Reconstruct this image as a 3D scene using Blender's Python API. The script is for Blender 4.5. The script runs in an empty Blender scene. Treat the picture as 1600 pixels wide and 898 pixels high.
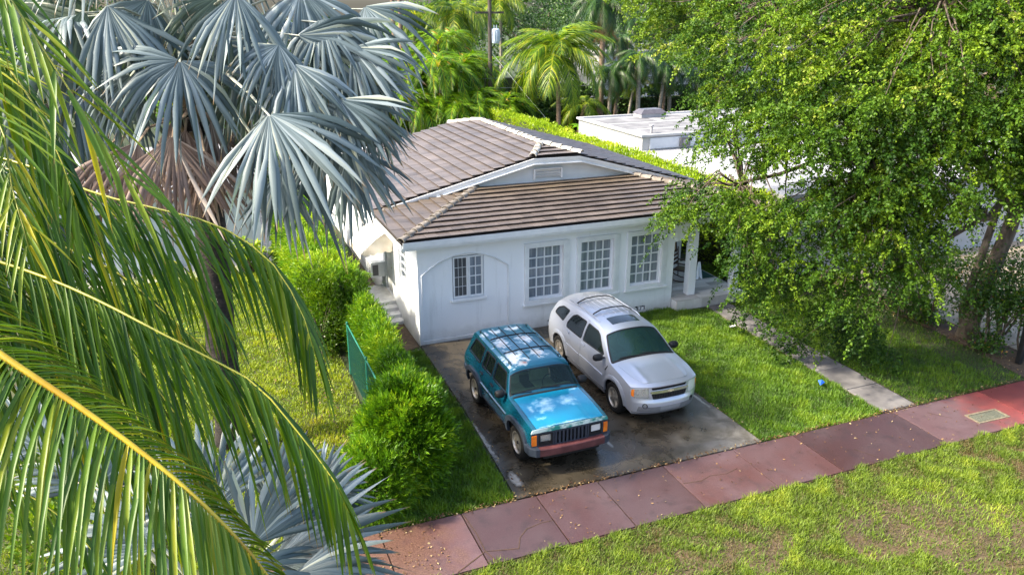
import bpy, bmesh, math, random, numpy as np
from mathutils import Vector, Matrix, noise as mnoise
from mathutils.geometry import delaunay_2d_cdt
random.seed(7); RNG=np.random.default_rng(7); PI=math.pi
SC=bpy.context.scene; COL=SC.collection
# ---------------- camera
cam_d=bpy.data.cameras.new('camera'); cam=bpy.data.objects.new('camera',cam_d); COL.objects.link(cam)
cam_d.sensor_width=36; cam_d.lens=36*1235.9/1600; cam_d.clip_end=2000; cam_d.clip_start=.1
CAM=Vector((-4.9935,-19.1534,8.7))
fwd=Vector((0.34984773,0.87445271,-0.33606402)).normalized()
cam.location=CAM; cam.rotation_euler=fwd.to_track_quat('-Z','Y').to_euler(); SC.camera=cam
# ---------------- sky and sun
SUN_EL,SUN_AZ=math.radians(44),math.radians(172)    # azimuth of the sun, counter-clockwise from +x
w=bpy.data.worlds.new('World'); SC.world=w; w.use_nodes=True
nt=w.node_tree; bg=nt.nodes['Background']; sky=nt.nodes.new('ShaderNodeTexSky'); sky.sky_type='NISHITA'; sky.sun_disc=False
sky.sun_elevation=SUN_EL; sky.sun_rotation=math.radians(90)-SUN_AZ; sky.air_density=1.0; sky.dust_density=3.5; sky.ozone_density=1.0
nt.links.new(sky.outputs[0],bg.inputs[0]); bg.inputs[1].default_value=.15
sd=bpy.data.lights.new('sun','SUN'); sun=bpy.data.objects.new('sun',sd); COL.objects.link(sun)
sd.energy=3.3; sd.angle=math.radians(3); sd.color=(1,.90,.70)
sv=Vector((math.cos(SUN_EL)*math.cos(SUN_AZ),math.cos(SUN_EL)*math.sin(SUN_AZ),math.sin(SUN_EL)))
sun.rotation_euler=(-sv).to_track_quat('-Z','Y').to_euler()
SC.view_settings.view_transform='Standard'; SC.view_settings.look='None'; SC.view_settings.exposure=1.7; SC.view_settings.gamma=1
SC.render.engine='CYCLES'
try:
    SC.cycles.max_bounces=6; SC.cycles.diffuse_bounces=3; SC.cycles.glossy_bounces=3; SC.cycles.transmission_bounces=4; SC.cycles.transparent_max_bounces=8
except Exception: pass

# ---------------- objects
def tag(o,label=None,cat=None,group=None,kind=None):
    if label: o['label']=label
    if cat: o['category']=cat
    if group: o['group']=group
    if kind: o['kind']=kind
    return o
def empty(name,loc=(0,0,0),rz=0,label=None,cat=None,group=None):
    o=bpy.data.objects.new(name,None); COL.objects.link(o); o.location=loc; o.rotation_euler=(0,0,rz); o.empty_display_size=.1
    return tag(o,label,cat,group)
class MB:
    "collects faces; build() links them as one mesh object. 'tint' is a per-vertex random value"
    def __init__(s): s.v=[];s.f=[];s.t=[];s.m=[];s.smooth=False
    def add(s,vs,fs,tint=.5,mi=0):
        b=len(s.v); s.v+=[tuple(v) for v in vs]; s.f+=[[i+b for i in q] for q in fs]
        s.t+= [tint]*len(vs) if not isinstance(tint,(list,tuple)) else list(tint); s.m+=[mi]*len(fs); return s
    def box(s,x0,x1,y0,y1,z0,z1,tint=.5,mi=0,M=None):
        vs=[Vector((x,y,z)) for z in (z0,z1) for y in (y0,y1) for x in (x0,x1)]
        if M: vs=[M@v for v in vs]
        return s.add(vs,[(0,2,3,1),(4,5,7,6),(0,1,5,4),(2,6,7,3),(0,4,6,2),(1,3,7,5)],tint,mi)
    def tube(s,pts,rs,n=8,tint=.5,caps=True,mi=0,flat=1.0):
        pts=[Vector(p) for p in pts]; rs=rs if isinstance(rs,(list,tuple)) else [rs]*len(pts)
        vs=[];fs=[]
        up=Vector((0,0,1)) if abs((pts[-1]-pts[0]).normalized().z)<.9 else Vector((1,0,0))
        for i,p in enumerate(pts):
            d=(pts[min(i+1,len(pts)-1)]-pts[max(i-1,0)]).normalized()
            a=d.cross(up).normalized(); b=a.cross(d).normalized(); 
            for k in range(n):
                an=2*PI*k/n; vs.append(p+(a*math.cos(an)+b*math.sin(an)*flat)*rs[i])
        for i in range(len(pts)-1):
            for k in range(n):
                k2=(k+1)%n; fs.append((i*n+k,i*n+k2,(i+1)*n+k2,(i+1)*n+k))
        if caps: fs.append(tuple(range(n))[::-1]); fs.append(tuple((len(pts)-1)*n+k for k in range(n)))
        return s.add(vs,fs,tint,mi)
    def lathe(s,prof,n=32,M=None,tint=.5,mi=0,close=False):
        vs=[];fs=[]
        for r,h in prof:
            for k in range(n):
                a=2*PI*k/n; v=Vector((r*math.cos(a),r*math.sin(a),h)); vs.append(M@v if M else v)
        m=len(prof)
        for i in range(m-1 if not close else m):
            j=(i+1)%m
            for k in range(n):
                k2=(k+1)%n; fs.append((i*n+k,i*n+k2,j*n+k2,j*n+k))
        return s.add(vs,fs,tint,mi)
    def prism(s,poly,z0,z1,tint=.5,M=None,mi=0,rim=None):
        "poly in xy, counter-clockwise; z0, z1 numbers or per-corner lists"
        n=len(poly); a=z0 if isinstance(z0,(list,tuple)) else [z0]*n; b=z1 if isinstance(z1,(list,tuple)) else [z1]*n
        vs=[Vector((p[0],p[1],a[i])) for i,p in enumerate(poly)]+[Vector((p[0],p[1],b[i])) for i,p in enumerate(poly)]
        if M: vs=[M@v for v in vs]
        fs=[tuple(range(n))[::-1],tuple(range(n,2*n))]+[(i,(i+1)%n,n+(i+1)%n,n+i) for i in range(n)]
        s.add(vs,fs,tint,mi)
        if rim is not None: s.m[-n:]=[rim]*n
        return s
    def mesh(s,name,mats):
        me=bpy.data.meshes.new(name); me.from_pydata(s.v,[],s.f); mats=mats if isinstance(mats,(list,tuple)) else [mats]
        for m in mats: me.materials.append(m)
        a=me.attributes.new('tint','FLOAT','POINT'); a.data.foreach_set('value',s.t)
        if len(mats)>1: me.polygons.foreach_set('material_index',s.m)
        if s.smooth: me.polygons.foreach_set('use_smooth',[True]*len(s.f))
        me.update(); return me
    def build(s,name,mats,parent=None,loc=None,bevel=0,autosmooth=None,**tg):
        me=s.mesh(name,mats)
        if bevel or autosmooth:
            bm=bmesh.new(); bm.from_mesh(me)
            if bevel:
                bmesh.ops.remove_doubles(bm,verts=bm.verts,dist=1e-5)
                eds=[e for e in bm.edges if len(e.link_faces)==2 and e.calc_face_angle(0)>.5]
                bmesh.ops.bevel(bm,geom=eds,offset=bevel,segments=2,affect='EDGES',profile=.6)
            bm.to_mesh(me); bm.free()
        o=bpy.data.objects.new(name,me); COL.objects.link(o)
        if parent: o.parent=parent
        if loc: o.location=loc
        if autosmooth: smooth(o,autosmooth)
        return tag(o,**tg)
def smooth(o,deg=35):
    me=o.data; me.polygons.foreach_set('use_smooth',[True]*len(me.polygons))
    try: me.set_sharp_from_angle(angle=math.radians(deg))
    except Exception: pass
def npmesh(name,V,F,tint,mat,parent=None,smooth_=False,extra=None,**tg):
    "fast mesh: V (n,3), F (m,k) all faces with k corners"
    me=bpy.data.meshes.new(name); k=F.shape[1]
    me.vertices.add(len(V)); me.vertices.foreach_set('co',V.astype(np.float32).ravel())
    me.loops.add(F.size); me.loops.foreach_set('vertex_index',F.astype(np.int32).ravel())
    me.polygons.add(len(F)); me.polygons.foreach_set('loop_start',np.arange(0,F.size,k,dtype=np.int32))
    me.update(calc_edges=True)
    a=me.attributes.new('tint','FLOAT','POINT'); a.data.foreach_set('value',tint.astype(np.float32))
    if extra is not None:
        a=me.attributes.new('along','FLOAT','POINT'); a.data.foreach_set('value',extra.astype(np.float32))
    if smooth_: me.polygons.foreach_set('use_smooth',np.ones(len(F),dtype=bool))
    me.materials.append(mat); o=bpy.data.objects.new(name,me); COL.objects.link(o)
    if parent: o.parent=parent
    return tag(o,**tg)
def dup_tree(o,parent=None,first=True):
    c=o.copy(); COL.objects.link(c)
    if parent is not None: c.parent=parent
    for ch in list(o.children): dup_tree(ch,c,False)
    return c

# ---------------- materials
def newmat(name):
    m=bpy.data.materials.new(name); m.use_nodes=True; nt=m.node_tree; return m,nt,nt.nodes['Principled BSDF']
def N(nt,t,**kw):
    n=nt.nodes.new('ShaderNode'+t)
    for k,v in kw.items():
        if k in n.inputs: n.inputs[k].default_value=v
        else: setattr(n,k,v)
    return n
def L(nt,a,b): nt.links.new(a,b)
def coords(nt,kind='Object',scale=(1,1,1)):
    if kind=='World': out=N(nt,'NewGeometry').outputs['Position']
    else: out=N(nt,'TexCoord').outputs[kind]
    mp=N(nt,'Mapping'); mp.inputs['Scale'].default_value=scale; L(nt,out,mp.inputs[0]); return mp.outputs[0]
def ntex(nt,co,scale,detail=4,rough=.55,dist=0):
    n=N(nt,'TexNoise'); n.inputs['Scale'].default_value=scale; n.inputs['Detail'].default_value=detail; n.inputs['Roughness'].default_value=rough
    n.inputs['Distortion'].default_value=dist; L(nt,co,n.inputs['Vector']); return n.outputs['Fac']
def ramp(nt,fac,stops):
    r=N(nt,'ValToRGB'); e=r.color_ramp.elements
    while len(e)<len(stops): e.new(.5)
    for i,(p,c) in enumerate(stops):
        e[i].position=p; e[i].color=tuple(c)+(1,) if len(c)==3 else c
    L(nt,fac,r.inputs[0]); return r.outputs[0]
def mix(nt,fac,a,b,mode='MIX'):
    m=N(nt,'Mix'); m.data_type='RGBA'; m.blend_type=mode; m.clamp_factor=True
    for sock,v in ((m.inputs[0],fac),(m.inputs[6],a),(m.inputs[7],b)):
        if isinstance(v,(int,float)): sock.default_value=v
        elif isinstance(v,(tuple,list)): sock.default_value=tuple(v)+(1,) if len(v)==3 else v
        else: L(nt,v,sock)
    return m.outputs[2]
def math_(nt,op,a,b=None,clamp=False):
    m=N(nt,'Math'); m.operation=op; m.use_clamp=clamp
    for i,v in enumerate((a,b)):
        if v is None: continue
        if isinstance(v,(int,float)): m.inputs[i].default_value=v
        else: L(nt,v,m.inputs[i])
    return m.outputs[0]
def step(nt,v,lo,hi):
    m=N(nt,'MapRange'); m.inputs[1].default_value=lo; m.inputs[2].default_value=hi; m.clamp=True; L(nt,v,m.inputs[0]); return m.outputs[0]
def bump(nt,b,fac,strength=.3,dist=.01):
    n=N(nt,'Bump'); n.inputs['Strength'].default_value=strength; n.inputs['Distance'].default_value=dist; L(nt,fac,n.inputs['Height']); L(nt,n.outputs[0],b.inputs['Normal'])
def MAT(name,c,c2=None,scale=3,rough=.6,r2=None,metal=0,bmp=0,bs=40,bd=.005,co='Object',tint=0,spec=None,coat=0,detail=5,lo=.35,hi=.65,sc3=(1,1,1)):
    m,nt,b=newmat(name); b.inputs['Roughness'].default_value=rough; b.inputs['Metallic'].default_value=metal
    if spec is not None: b.inputs['Specular IOR Level'].default_value=spec
    if coat: b.inputs['Coat Weight'].default_value=coat; b.inputs['Coat Roughness'].default_value=.05
    cc=coords(nt,co,sc3); col=None
    if c2 is not None:
        f=step(nt,ntex(nt,cc,scale,detail),lo,hi); col=mix(nt,f,c,c2)
        if r2 is not None:
            mr=N(nt,'MapRange'); mr.inputs[3].default_value=rough; mr.inputs[4].default_value=r2; L(nt,f,mr.inputs[0]); L(nt,mr.outputs[0],b.inputs['Roughness'])
    if tint:
        a=N(nt,'Attribute'); a.attribute_name='tint'; v=math_(nt,'MULTIPLY_ADD',a.outputs['Fac'],2*tint); v.node.inputs[2].default_value=1-tint
        h=N(nt,'HueSaturation'); L(nt,v,h.inputs['Value'])
        if col is None: h.inputs['Color'].default_value=tuple(c)+(1,)
        else: L(nt,col,h.inputs['Color'])
        col=h.outputs[0]
    if col is None: b.inputs['Base Color'].default_value=tuple(c)+(1,)
    else: L(nt,col,b.inputs['Base Color'])
    if bmp: bump(nt,b,ntex(nt,cc,bs,4),bmp,bd)
    return m
def LEAF(name,stops,rough=.45,trans=.35,tcol=None,tipbrown=False,spec=.4,patch=None):
    "leaf: colour picked by the per-leaf tint, mixed with translucency"
    m,nt,b=newmat(name); a=N(nt,'Attribute'); a.attribute_name='tint'; fac=a.outputs['Fac']
    if patch:
        nz=ntex(nt,coords(nt,'World'),patch,3); fac=math_(nt,'ADD',math_(nt,'MULTIPLY',fac,.6),math_(nt,'MULTIPLY',math_(nt,'SUBTRACT',nz,.3),1.0),True)
    col=ramp(nt,fac,stops)
    if tipbrown:
        e=N(nt,'Attribute'); e.attribute_name='along'
        col=mix(nt,step(nt,e.outputs['Fac'],.93,1.0),col,(.30,.17,.06))
    L(nt,col,b.inputs['Base Color']); b.inputs['Roughness'].default_value=rough; b.inputs['Specular IOR Level'].default_value=spec
    t=N(nt,'BsdfTranslucent'); tc=mix(nt,1.0,col,tcol or (1.25,1.2,.5),'MULTIPLY'); L(nt,tc,t.inputs[0])
    mx=N(nt,'MixShader'); mx.inputs[0].default_value=trans; L(nt,b.outputs[0],mx.inputs[1]); L(nt,t.outputs[0],mx.inputs[2])
    L(nt,mx.outputs[0],nt.nodes['Material Output'].inputs['Surface']); return m
def blobmask(nt,co,blobs,amp=.9,nscale=4,soft=.5):
    "wear patches with a shape of their own: max over noisy ellipses (x,y,rx,ry)"
    n1=N(nt,'TexNoise'); n1.inputs['Scale'].default_value=nscale; n1.inputs['Detail'].default_value=6; n1.inputs['Roughness'].default_value=.6; L(nt,co,n1.inputs['Vector'])
    off=math_(nt,'MULTIPLY',math_(nt,'SUBTRACT',n1.outputs['Fac'],.5),amp*2); out=None
    sp=N(nt,'SeparateXYZ'); L(nt,co,sp.inputs[0])
    for (x,y,rx,ry) in blobs:
        a=math_(nt,'POWER',math_(nt,'ABSOLUTE',math_(nt,'DIVIDE',math_(nt,'SUBTRACT',sp.outputs[0],x),rx)),2)
        c=math_(nt,'POWER',math_(nt,'ABSOLUTE',math_(nt,'DIVIDE',math_(nt,'SUBTRACT',sp.outputs[1],y),ry)),2)
        d=math_(nt,'ADD',math_(nt,'SQRT',math_(nt,'ADD',a,c)),off); v=math_(nt,'SUBTRACT',1.0,d)
        out=v if out is None else math_(nt,'MAXIMUM',out,v)
    return step(nt,out,0,soft)

# ---------------- planar regions: constrained triangulation, so openings are real holes
def inp(x,y,P):
    c=False;n=len(P)
    for i in range(n):
        x1,y1=P[i];x2,y2=P[i-1]
        if (y1>y)!=(y2>y) and x<(x2-x1)*(y-y1)/(y2-y1)+x1: c=not c
    return c
def dens(P,st):
    out=[]
    for i,a in enumerate(P):
        b=P[(i+1)%len(P)]; n=max(1,int(math.hypot(b[0]-a[0],b[1]-a[1])/st+.5))
        for k in range(n): out.append((a[0]+(b[0]-a[0])*k/n,a[1]+(b[1]-a[1])*k/n))
    return out
def area(P): return sum(P[i-1][0]*P[i][1]-P[i][0]*P[i-1][1] for i in range(len(P)))/2
def inset(P,d):
    if area(P)<0: P=P[::-1]
    n=len(P); out=[]
    for i in range(n):
        a,b,c=Vector(P[i-1]),Vector(P[i]),Vector(P[(i+1)%n])
        e1=(b-a).normalized(); e2=(c-b).normalized(); n1=Vector((-e1.y,e1.x)); n2=Vector((-e2.y,e2.x))
        m=(n1+n2); m=m/max(.3,m.length_squared)*2 if m.length>0 else n1
        out.append(tuple(b+m*d))
    return out
def rnd(P,r,n=4):
    "round the corners of a polygon"
    out=[]; m=len(P)
    for i in range(m):
        a,b,c=Vector(P[i-1]),Vector(P[i]),Vector(P[(i+1)%m]); l=min(r,(a-b).length*.45,(c-b).length*.45)
        p=b+(a-b).normalized()*l; q=b+(c-b).normalized()*l
        for k in range(n+1):
            t=k/n; out.append(tuple(p*(1-t)**2+b*2*t*(1-t)+q*t*t))
    return out
def region(outer,holes,mp,off=0,thick=.01,step_=.08,mb=None,tint=.5,grid=True,mi=0,jit=0,flip=False):
    outer=dens(outer,step_); holes=[dens(h,step_) for h in holes]
    pts=[];eds=[]
    for P in [outer]+holes:
        b=len(pts); pts+=P; eds+=[(b+i,b+(i+1)%len(P)) for i in range(len(P))]
    if grid:
        xs=[p[0] for p in outer]; ys=[p[1] for p in outer]; x=min(xs)+step_*.5
        base=np.array(pts); m2=(step_*.35)**2
        while x<max(xs):
            y=min(ys)+step_*.5
            while y<max(ys):
                if inp(x,y,outer) and not any(inp(x,y,h) for h in holes) and ((base-(x,y))**2).sum(1).min()>m2: pts.append((x,y))
                y+=step_
            x+=step_
    r=delaunay_2d_cdt([Vector(p) for p in pts],eds,[],0,1e-6); V=r[0]; F=[]
    for f in r[2]:
        cx_=sum(V[i].x for i in f)/3; cy_=sum(V[i].y for i in f)/3
        if inp(cx_,cy_,outer) and not any(inp(cx_,cy_,h) for h in holes): F.append(tuple(f))
    n=len(V); vs=[Vector(mp(v.x,v.y,off)) for v in V]
    cnt={}
    for f in F:
        for i in range(3):
            e=(f[i],f[(i+1)%3]); cnt[e]=1
    fs=list(F)
    if thick:
        vs+=[Vector(mp(v.x,v.y,off-thick)) for v in V]
        fs+=[tuple(i+n for i in f[::-1]) for f in F]
        fs+=[(b,a,a+n,b+n) for (a,b) in cnt if (b,a) not in cnt]
    if flip: fs=[f[::-1] for f in fs]
    mb=mb or MB(); mb.add(vs,fs,tint,mi); return mb
def curve_interp(pts):
    xs=[p[0] for p in pts]; ys=[p[1] for p in pts]
    def f(x):
        if x<=xs[0]: return ys[0]
        if x>=xs[-1]: return ys[-1]
        for i in range(len(xs)-1):
            if x<=xs[i+1]:
                h=xs[i+1]-xs[i]; t=(x-xs[i])/h
                m0=(ys[i+1]-ys[i-1])/(xs[i+1]-xs[i-1]) if i>0 else (ys[1]-ys[0])/(xs[1]-xs[0])
                m1=(ys[i+2]-ys[i])/(xs[i+2]-xs[i]) if i+2<len(xs) else (ys[i+1]-ys[i])/h
                s=(ys[i+1]-ys[i])/h   # monotone limiter
                m0=0 if m0*s<=0 else math.copysign(min(abs(m0),3*abs(s)),s); m1=0 if m1*s<=0 else math.copysign(min(abs(m1),3*abs(s)),s)
                return (2*t**3-3*t*t+1)*ys[i]+(t**3-2*t*t+t)*h*m0+(-2*t**3+3*t*t)*ys[i+1]+(t**3-t*t)*h*m1
    return f
def lin(pts):
    return lambda x: float(np.interp(x,[p[0] for p in pts],[p[1] for p in pts]))
# ================= GROUND =================
def ground_mat(name,c1,c2,c3,s1=.6,s2=9,rough=.9,b=.5):
    m,nt,bs=newmat(name); co=coords(nt,'World'); a=ntex(nt,co,s1,5,.6); d=ntex(nt,co,s2,6,.7)
    col=mix(nt,step(nt,a,.38,.62),c1,c2); col=mix(nt,step(nt,d,.45,.7),col,c3); L(nt,col,bs.inputs['Base Color']); bs.inputs['Roughness'].default_value=rough
    bump(nt,bs,d,b,.03); return m
m_soil=ground_mat('soil',(.055,.035,.022),(.09,.06,.035),(.14,.09,.05))
m_turf=ground_mat('turf soil',(.035,.05,.012),(.05,.06,.015),(.07,.06,.03))
m_turf_dry=ground_mat('dry turf soil',(.06,.042,.026),(.115,.075,.045),(.09,.07,.03),.9,14)
m_far=ground_mat('far ground',(.02,.04,.01),(.03,.05,.015),(.05,.045,.03),.2,3)
def sheet(name,poly,z,m,kind='structure',th=None,**k):
    mb=MB()
    if th: mb.prism(poly,z-th,z)
    else: mb.add([(x,y,z) for x,y in poly],[tuple(range(len(poly)))])
    return mb.build(name,m,kind=kind,**k)
sheet('ground',[(-400,-120),(400,-120),(400,600),(-400,600)],-.02,m_far)
# driveway: old wet concrete
m,nt,b=newmat('wet driveway concrete'); co=coords(nt,'World'); b.inputs['Specular IOR Level'].default_value=.6
big=ntex(nt,co,.45,5,.6,.6); mid=ntex(nt,co,2.2,7,.65,.8); fine=ntex(nt,co,26,6,.7)
col=mix(nt,step(nt,mid,.35,.68),(.022,.018,.012),(.062,.051,.036)); col=mix(nt,math_(nt,'MULTIPLY',step(nt,fine,.5,.75),.4),col,(.12,.10,.075))
sp=N(nt,'SeparateXYZ'); L(nt,co,sp.inputs[0])
# dry pale area to the right and front, dark moss elsewhere
dx=math_(nt,'ADD',math_(nt,'MULTIPLY',math_(nt,'SUBTRACT',sp.outputs[0],3.9),.45),math_(nt,'MULTIPLY',math_(nt,'SUBTRACT',-6.3,sp.outputs[1]),.55))
dry=step(nt,math_(nt,'ADD',dx,math_(nt,'MULTIPLY',math_(nt,'SUBTRACT',big,.5),3.0)),.1,1.1)
col=mix(nt,math_(nt,'MULTIPLY',dry,.85),col,mix(nt,step(nt,mid,.4,.6),(.105,.095,.08),(.215,.205,.19)))
edge=blobmask(nt,co,[(-.10,-5.2,.07,1.1),(-.02,-6.9,.10,.35),(2.3,-6.2,.05,.4),(5.2,-5.4,.05,.5)],.9,7,.5)
col=mix(nt,math_(nt,'MULTIPLY',edge,.8),col,(.34,.32,.29)); L(nt,col,b.inputs['Base Color'])
rr=mix(nt,dry,ramp(nt,mid,[(.35,(.16,)*3),(.65,(.42,)*3)]),(.5,.5,.5)); L(nt,rr,b.inputs['Roughness']); bump(nt,b,math_(nt,'ADD',fine,math_(nt,'MULTIPLY',mid,2)),.12,.01)
m_drive=m
sheet('driveway',[(-.24,-7.52),(5.34,-7.52),(5.30,-3.2),(5.28,-.02),(.0,-.02),(-.04,-3.8)],.035,m_drive,th=.06)
# front walk: grey slabs set in the lawn
m_walk=MAT('grey walk concrete',(.085,.08,.085),(.19,.18,.18),1.6,.75,bmp=.3,bs=30,co='World',tint=.15)
m_walkd=MAT('dirt edge',(.10,.075,.05),(.2,.15,.1),5,.9,co='World')
base=sheet('front_walk',[(8.72,-7.5),(9.72,-7.5),(9.74,-.4),(8.9,-.4)],.012,m_walkd,th=.03)
y=-7.48;k=0
while y<-.5:
    h=[1.15,1.05,1.22,1.1,1.18,1.2][k%6]; y2=min(y+h,-.42); t0=(y+7.5)/7; t1=(y2+7.5)/7
    xa0=8.74+.17*t0;xa1=8.74+.17*t1
    MB().prism([(xa0,y),(9.69,y),(9.70,y2-.018),(xa1,y2-.018)],.0,.042+.006*(k%2),tint=random.random()).build('slab',m_walk,base,bevel=.006); y=y2;k+=1
# pavement of red-tinted slabs
m,nt,b=newmat('red pavement'); co=coords(nt,'World'); a=ntex(nt,co,.55,4,.55,.5); c=ntex(nt,co,3.2,6,.65); f=ntex(nt,co,45,5,.7)
col=mix(nt,step(nt,a,.36,.64),(.080,.037,.037),(.100,.064,.073)); col=mix(nt,math_(nt,'MULTIPLY',step(nt,c,.52,.72),.7),col,(.042,.029,.032)); col=mix(nt,math_(nt,'MULTIPLY',step(nt,f,.5,.72),.45),col,(.17,.115,.105))
sp=N(nt,'SeparateXYZ'); L(nt,co,sp.inputs[0])
red=step(nt,math_(nt,'ADD',sp.outputs[0],math_(nt,'MULTIPLY',math_(nt,'SUBTRACT',c,.5),2)),10.2,11.6); col=mix(nt,math_(nt,'MULTIPLY',red,.85),col,mix(nt,c,(.16,.035,.03),(.30,.06,.055)))
lf=step(nt,math_(nt,'ADD',sp.outputs[0],math_(nt,'MULTIPLY',math_(nt,'SUBTRACT',c,.5),3)),-1.6,-2.4); col=mix(nt,math_(nt,'MULTIPLY',lf,.8),col,mix(nt,step(nt,f,.4,.6),(.060,.030,.022),(.13,.075,.055)))
at=N(nt,'Attribute'); at.attribute_name='tint'; hs=N(nt,'HueSaturation'); L(nt,col,hs.inputs['Color']); v=math_(nt,'MULTIPLY_ADD',at.outputs['Fac'],.75); v.node.inputs[2].default_value=.55; L(nt,v,hs.inputs['Value']); L(nt,hs.outputs[0],b.inputs['Base Color'])
rr=ramp(nt,a,[(.35,(.28,)*3),(.65,(.55,)*3)]); L(nt,rr,b.inputs['Roughness']); bump(nt,b,math_(nt,'ADD',f,c),.2,.006); m_pave=m
m_crack=MAT('crack dirt',(.035,.022,.015),(.09,.05,.03),20,.95,co='World')
pave=sheet('pavement',[(-60,-9.08),(60,-9.08),(60,-7.56),(-60,-7.56)],.010,m_crack,th=.03)
xs=[-14,-11.8,-10.3,-8.8,-7.3,-5.8,-4.3,-2.85,-1.36,.12,1.41,2.88,4.55,6.10,8.9,11.6,13.1,14.6,16.1,17.6,19.2,22]
for i in range(len(xs)-1):
    dz=random.uniform(-.003,.003); MB().prism([(xs[i]+.016,-9.06),(xs[i+1]-.008,-9.06),(xs[i+1]-.008,-7.57),(xs[i]+.016,-7.57)],0,[.038+dz,.040+dz,.041-dz,.038-dz],tint=random.random()).build('slab',m_pave,pave,bevel=.006)
def crack(pts,wd=.012,z=.0445):
    mb=MB(); mb.tube([(x,y,z) for x,y in pts],[wd*random.uniform(.5,1) for _ in pts],4,flat=.15); mb.build('crack',m_crack,pave)
crack([(-1.9,-9.05),(-1.55,-8.86),(-1.3,-8.72),(-1.0,-8.80),(-.75,-8.86),(-.62,-8.60),(-.42,-8.42),(-.1,-8.36),(.1,-8.37)])
crack([(-1.33,-7.6),(-1.28,-8.2),(-1.3,-8.72),(-1.22,-9.0)],.01)
crack([(2.9,-8.25),(3.3,-8.3),(3.55,-8.22),(3.9,-8.28),(4.2,-8.2)],.009); crack([(6.9,-8.5),(7.1,-8.9)],.008); crack([(9.6,-7.9),(9.9,-8.3)],.008)
# water meter box set in the pavement
m_frame=MAT('pale concrete frame',(.13,.11,.075),(.21,.18,.125),12,.8,bmp=.3); m_lid=MAT('iron lid',(.07,.08,.06),(.14,.14,.11),30,.6,bmp=.4,bs=90)
mt=empty('meter_box',(10.72,-8.52,.042),math.radians(-2),label='rectangular utility box lid with a pale frame set in the red pavement',cat='utility cover')
mb=MB(); [mb.box(*q) for q in ((-.46,.46,-.20,-.15,-.03,.012),(-.46,.46,.15,.20,-.03,.012),(-.46,-.41,-.148,.148,-.03,.012),(.41,.46,-.148,.148,-.03,.012))]; mb.build('frame',m_frame,mt,bevel=.006)
mb=MB().box(-.405,.405,-.145,.145,-.03,.000); [mb.box(-.39+i*.06,-.365+i*.06,-.13,.13,.001,.006) for i in range(13)]; mb.build('lid',m_lid,mt)

# lawns: soil sheet + blades
def blades(name,polys,n,h,w_,mat,z=.0,seed=0,excl=(),dens_fn=None,lean=.6,**k):
    r=np.random.default_rng(seed); P=[]; polys=[np.array(p) for p in polys]
    ar=[abs(area([tuple(q) for q in p])) for p in polys]; tot=sum(ar)
    for p,a in zip(polys,ar):
        m=int(n*a/tot); lo=p.min(0);hi=p.max(0); c=r.uniform(lo,hi,(int(m*np.prod(hi-lo)/a*1.02)+10,2))
        ins=np.zeros(len(c),bool); q=[tuple(v) for v in p]
        for i in range(len(q)):
            x1,y1=q[i];x2,y2=q[i-1]
            if y1==y2: continue
            ins^=((y1>c[:,1])!=(y2>c[:,1]))&(c[:,0]<(x2-x1)*(c[:,1]-y1)/(y2-y1)+x1)
        c=c[ins]
        if dens_fn is not None: c=c[r.random(len(c))<dens_fn(c)]
        P.append(c)
    c=np.concatenate(P); m=len(c)
    # clumps: neighbouring blades share direction and height
    ph=np.sin(c[:,0]*7.3+np.sin(c[:,1]*5.1)*2)+np.sin(c[:,1]*8.7+np.sin(c[:,0]*6.3)*2); cl=np.sin(c[:,0]*1.7+1)+np.sin(c[:,1]*2.3+c[:,0]*.9)
    hh=h*(.55+.9*r.random(m))*(1+.18*ph+.1*cl); az=r.uniform(0,2*PI,m); ln=lean*(.3+r.random(m))
    d=np.stack([np.cos(az)*ln,np.sin(az)*ln,np.ones(m)],1); d/=np.linalg.norm(d,axis=1)[:,None]
    a2=az+r.uniform(1,2.2,m); s=np.stack([np.cos(a2),np.sin(a2),np.zeros(m)],1)*(w_*(.7+.6*r.random(m)))[:,None]
    b=np.concatenate([c,np.full((m,1),z)],1); midp=b+d*(hh*.55)[:,None]; tip=b+d*(hh)[:,None]; tip[:,2]-=hh*.18*ln; tip[:,:2]+=d[:,:2]*(hh*.25)[:,None]
    V=np.stack([b-s,b+s,midp+s*.8,midp-s*.8,tip],1).reshape(-1,3); i=np.arange(m)[:,None]*5
    F=np.concatenate([i+np.array([[0,1,2]]),i+np.array([[0,2,3]]),i+np.array([[3,2,4]])],0)
    t=np.clip(.5+.16*ph+.12*cl+r.normal(0,.16,m),0,1); return npmesh(name,V,F,np.repeat(t,5),mat,kind='stuff',**k)
G=[(0,(.022,.065,.004)),(.35,(.065,.15,.006)),(.7,(.13,.24,.008)),(1,(.25,.34,.015))]
m_grass=LEAF('lawn grass',G,.5,.25,patch=.9)
m_grassy=LEAF('yellow green grass',[(0,(.08,.14,.004)),(.35,(.17,.26,.006)),(.75,(.30,.37,.008)),(1,(.42,.41,.02))],.5,.3,patch=.8)  # paler than the other lawn grass: sunlight put into the colour
m_grassd=LEAF('patchy grass',[(0,(.07,.05,.016)),(.2,(.15,.115,.04)),(.36,(.075,.12,.010)),(.68,(.15,.23,.010)),(1,(.33,.37,.03))],.55,.25,patch=1.1)
front=[(5.33,-.1),(5.33,-7.50),(6.2,-7.56),(7.1,-7.50),(7.9,-7.57),(8.72,-7.50),(8.86,-.55),(7.85,-.38),(7.8,-.05)]
right=[(9.78,-7.5),(13.3,-7.5),(13.6,-6.2),(13.75,-4.5),(13.6,-2.0),(13.2,2.5),(10.4,3.4),(10.2,-.45),(9.76,-.45)]
strip=[(-.30,-7.5),(-2.6,-7.56),(-1.9,-4),(-1.2,-.5),(-.05,-.3),(-.10,-3.8)]
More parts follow.
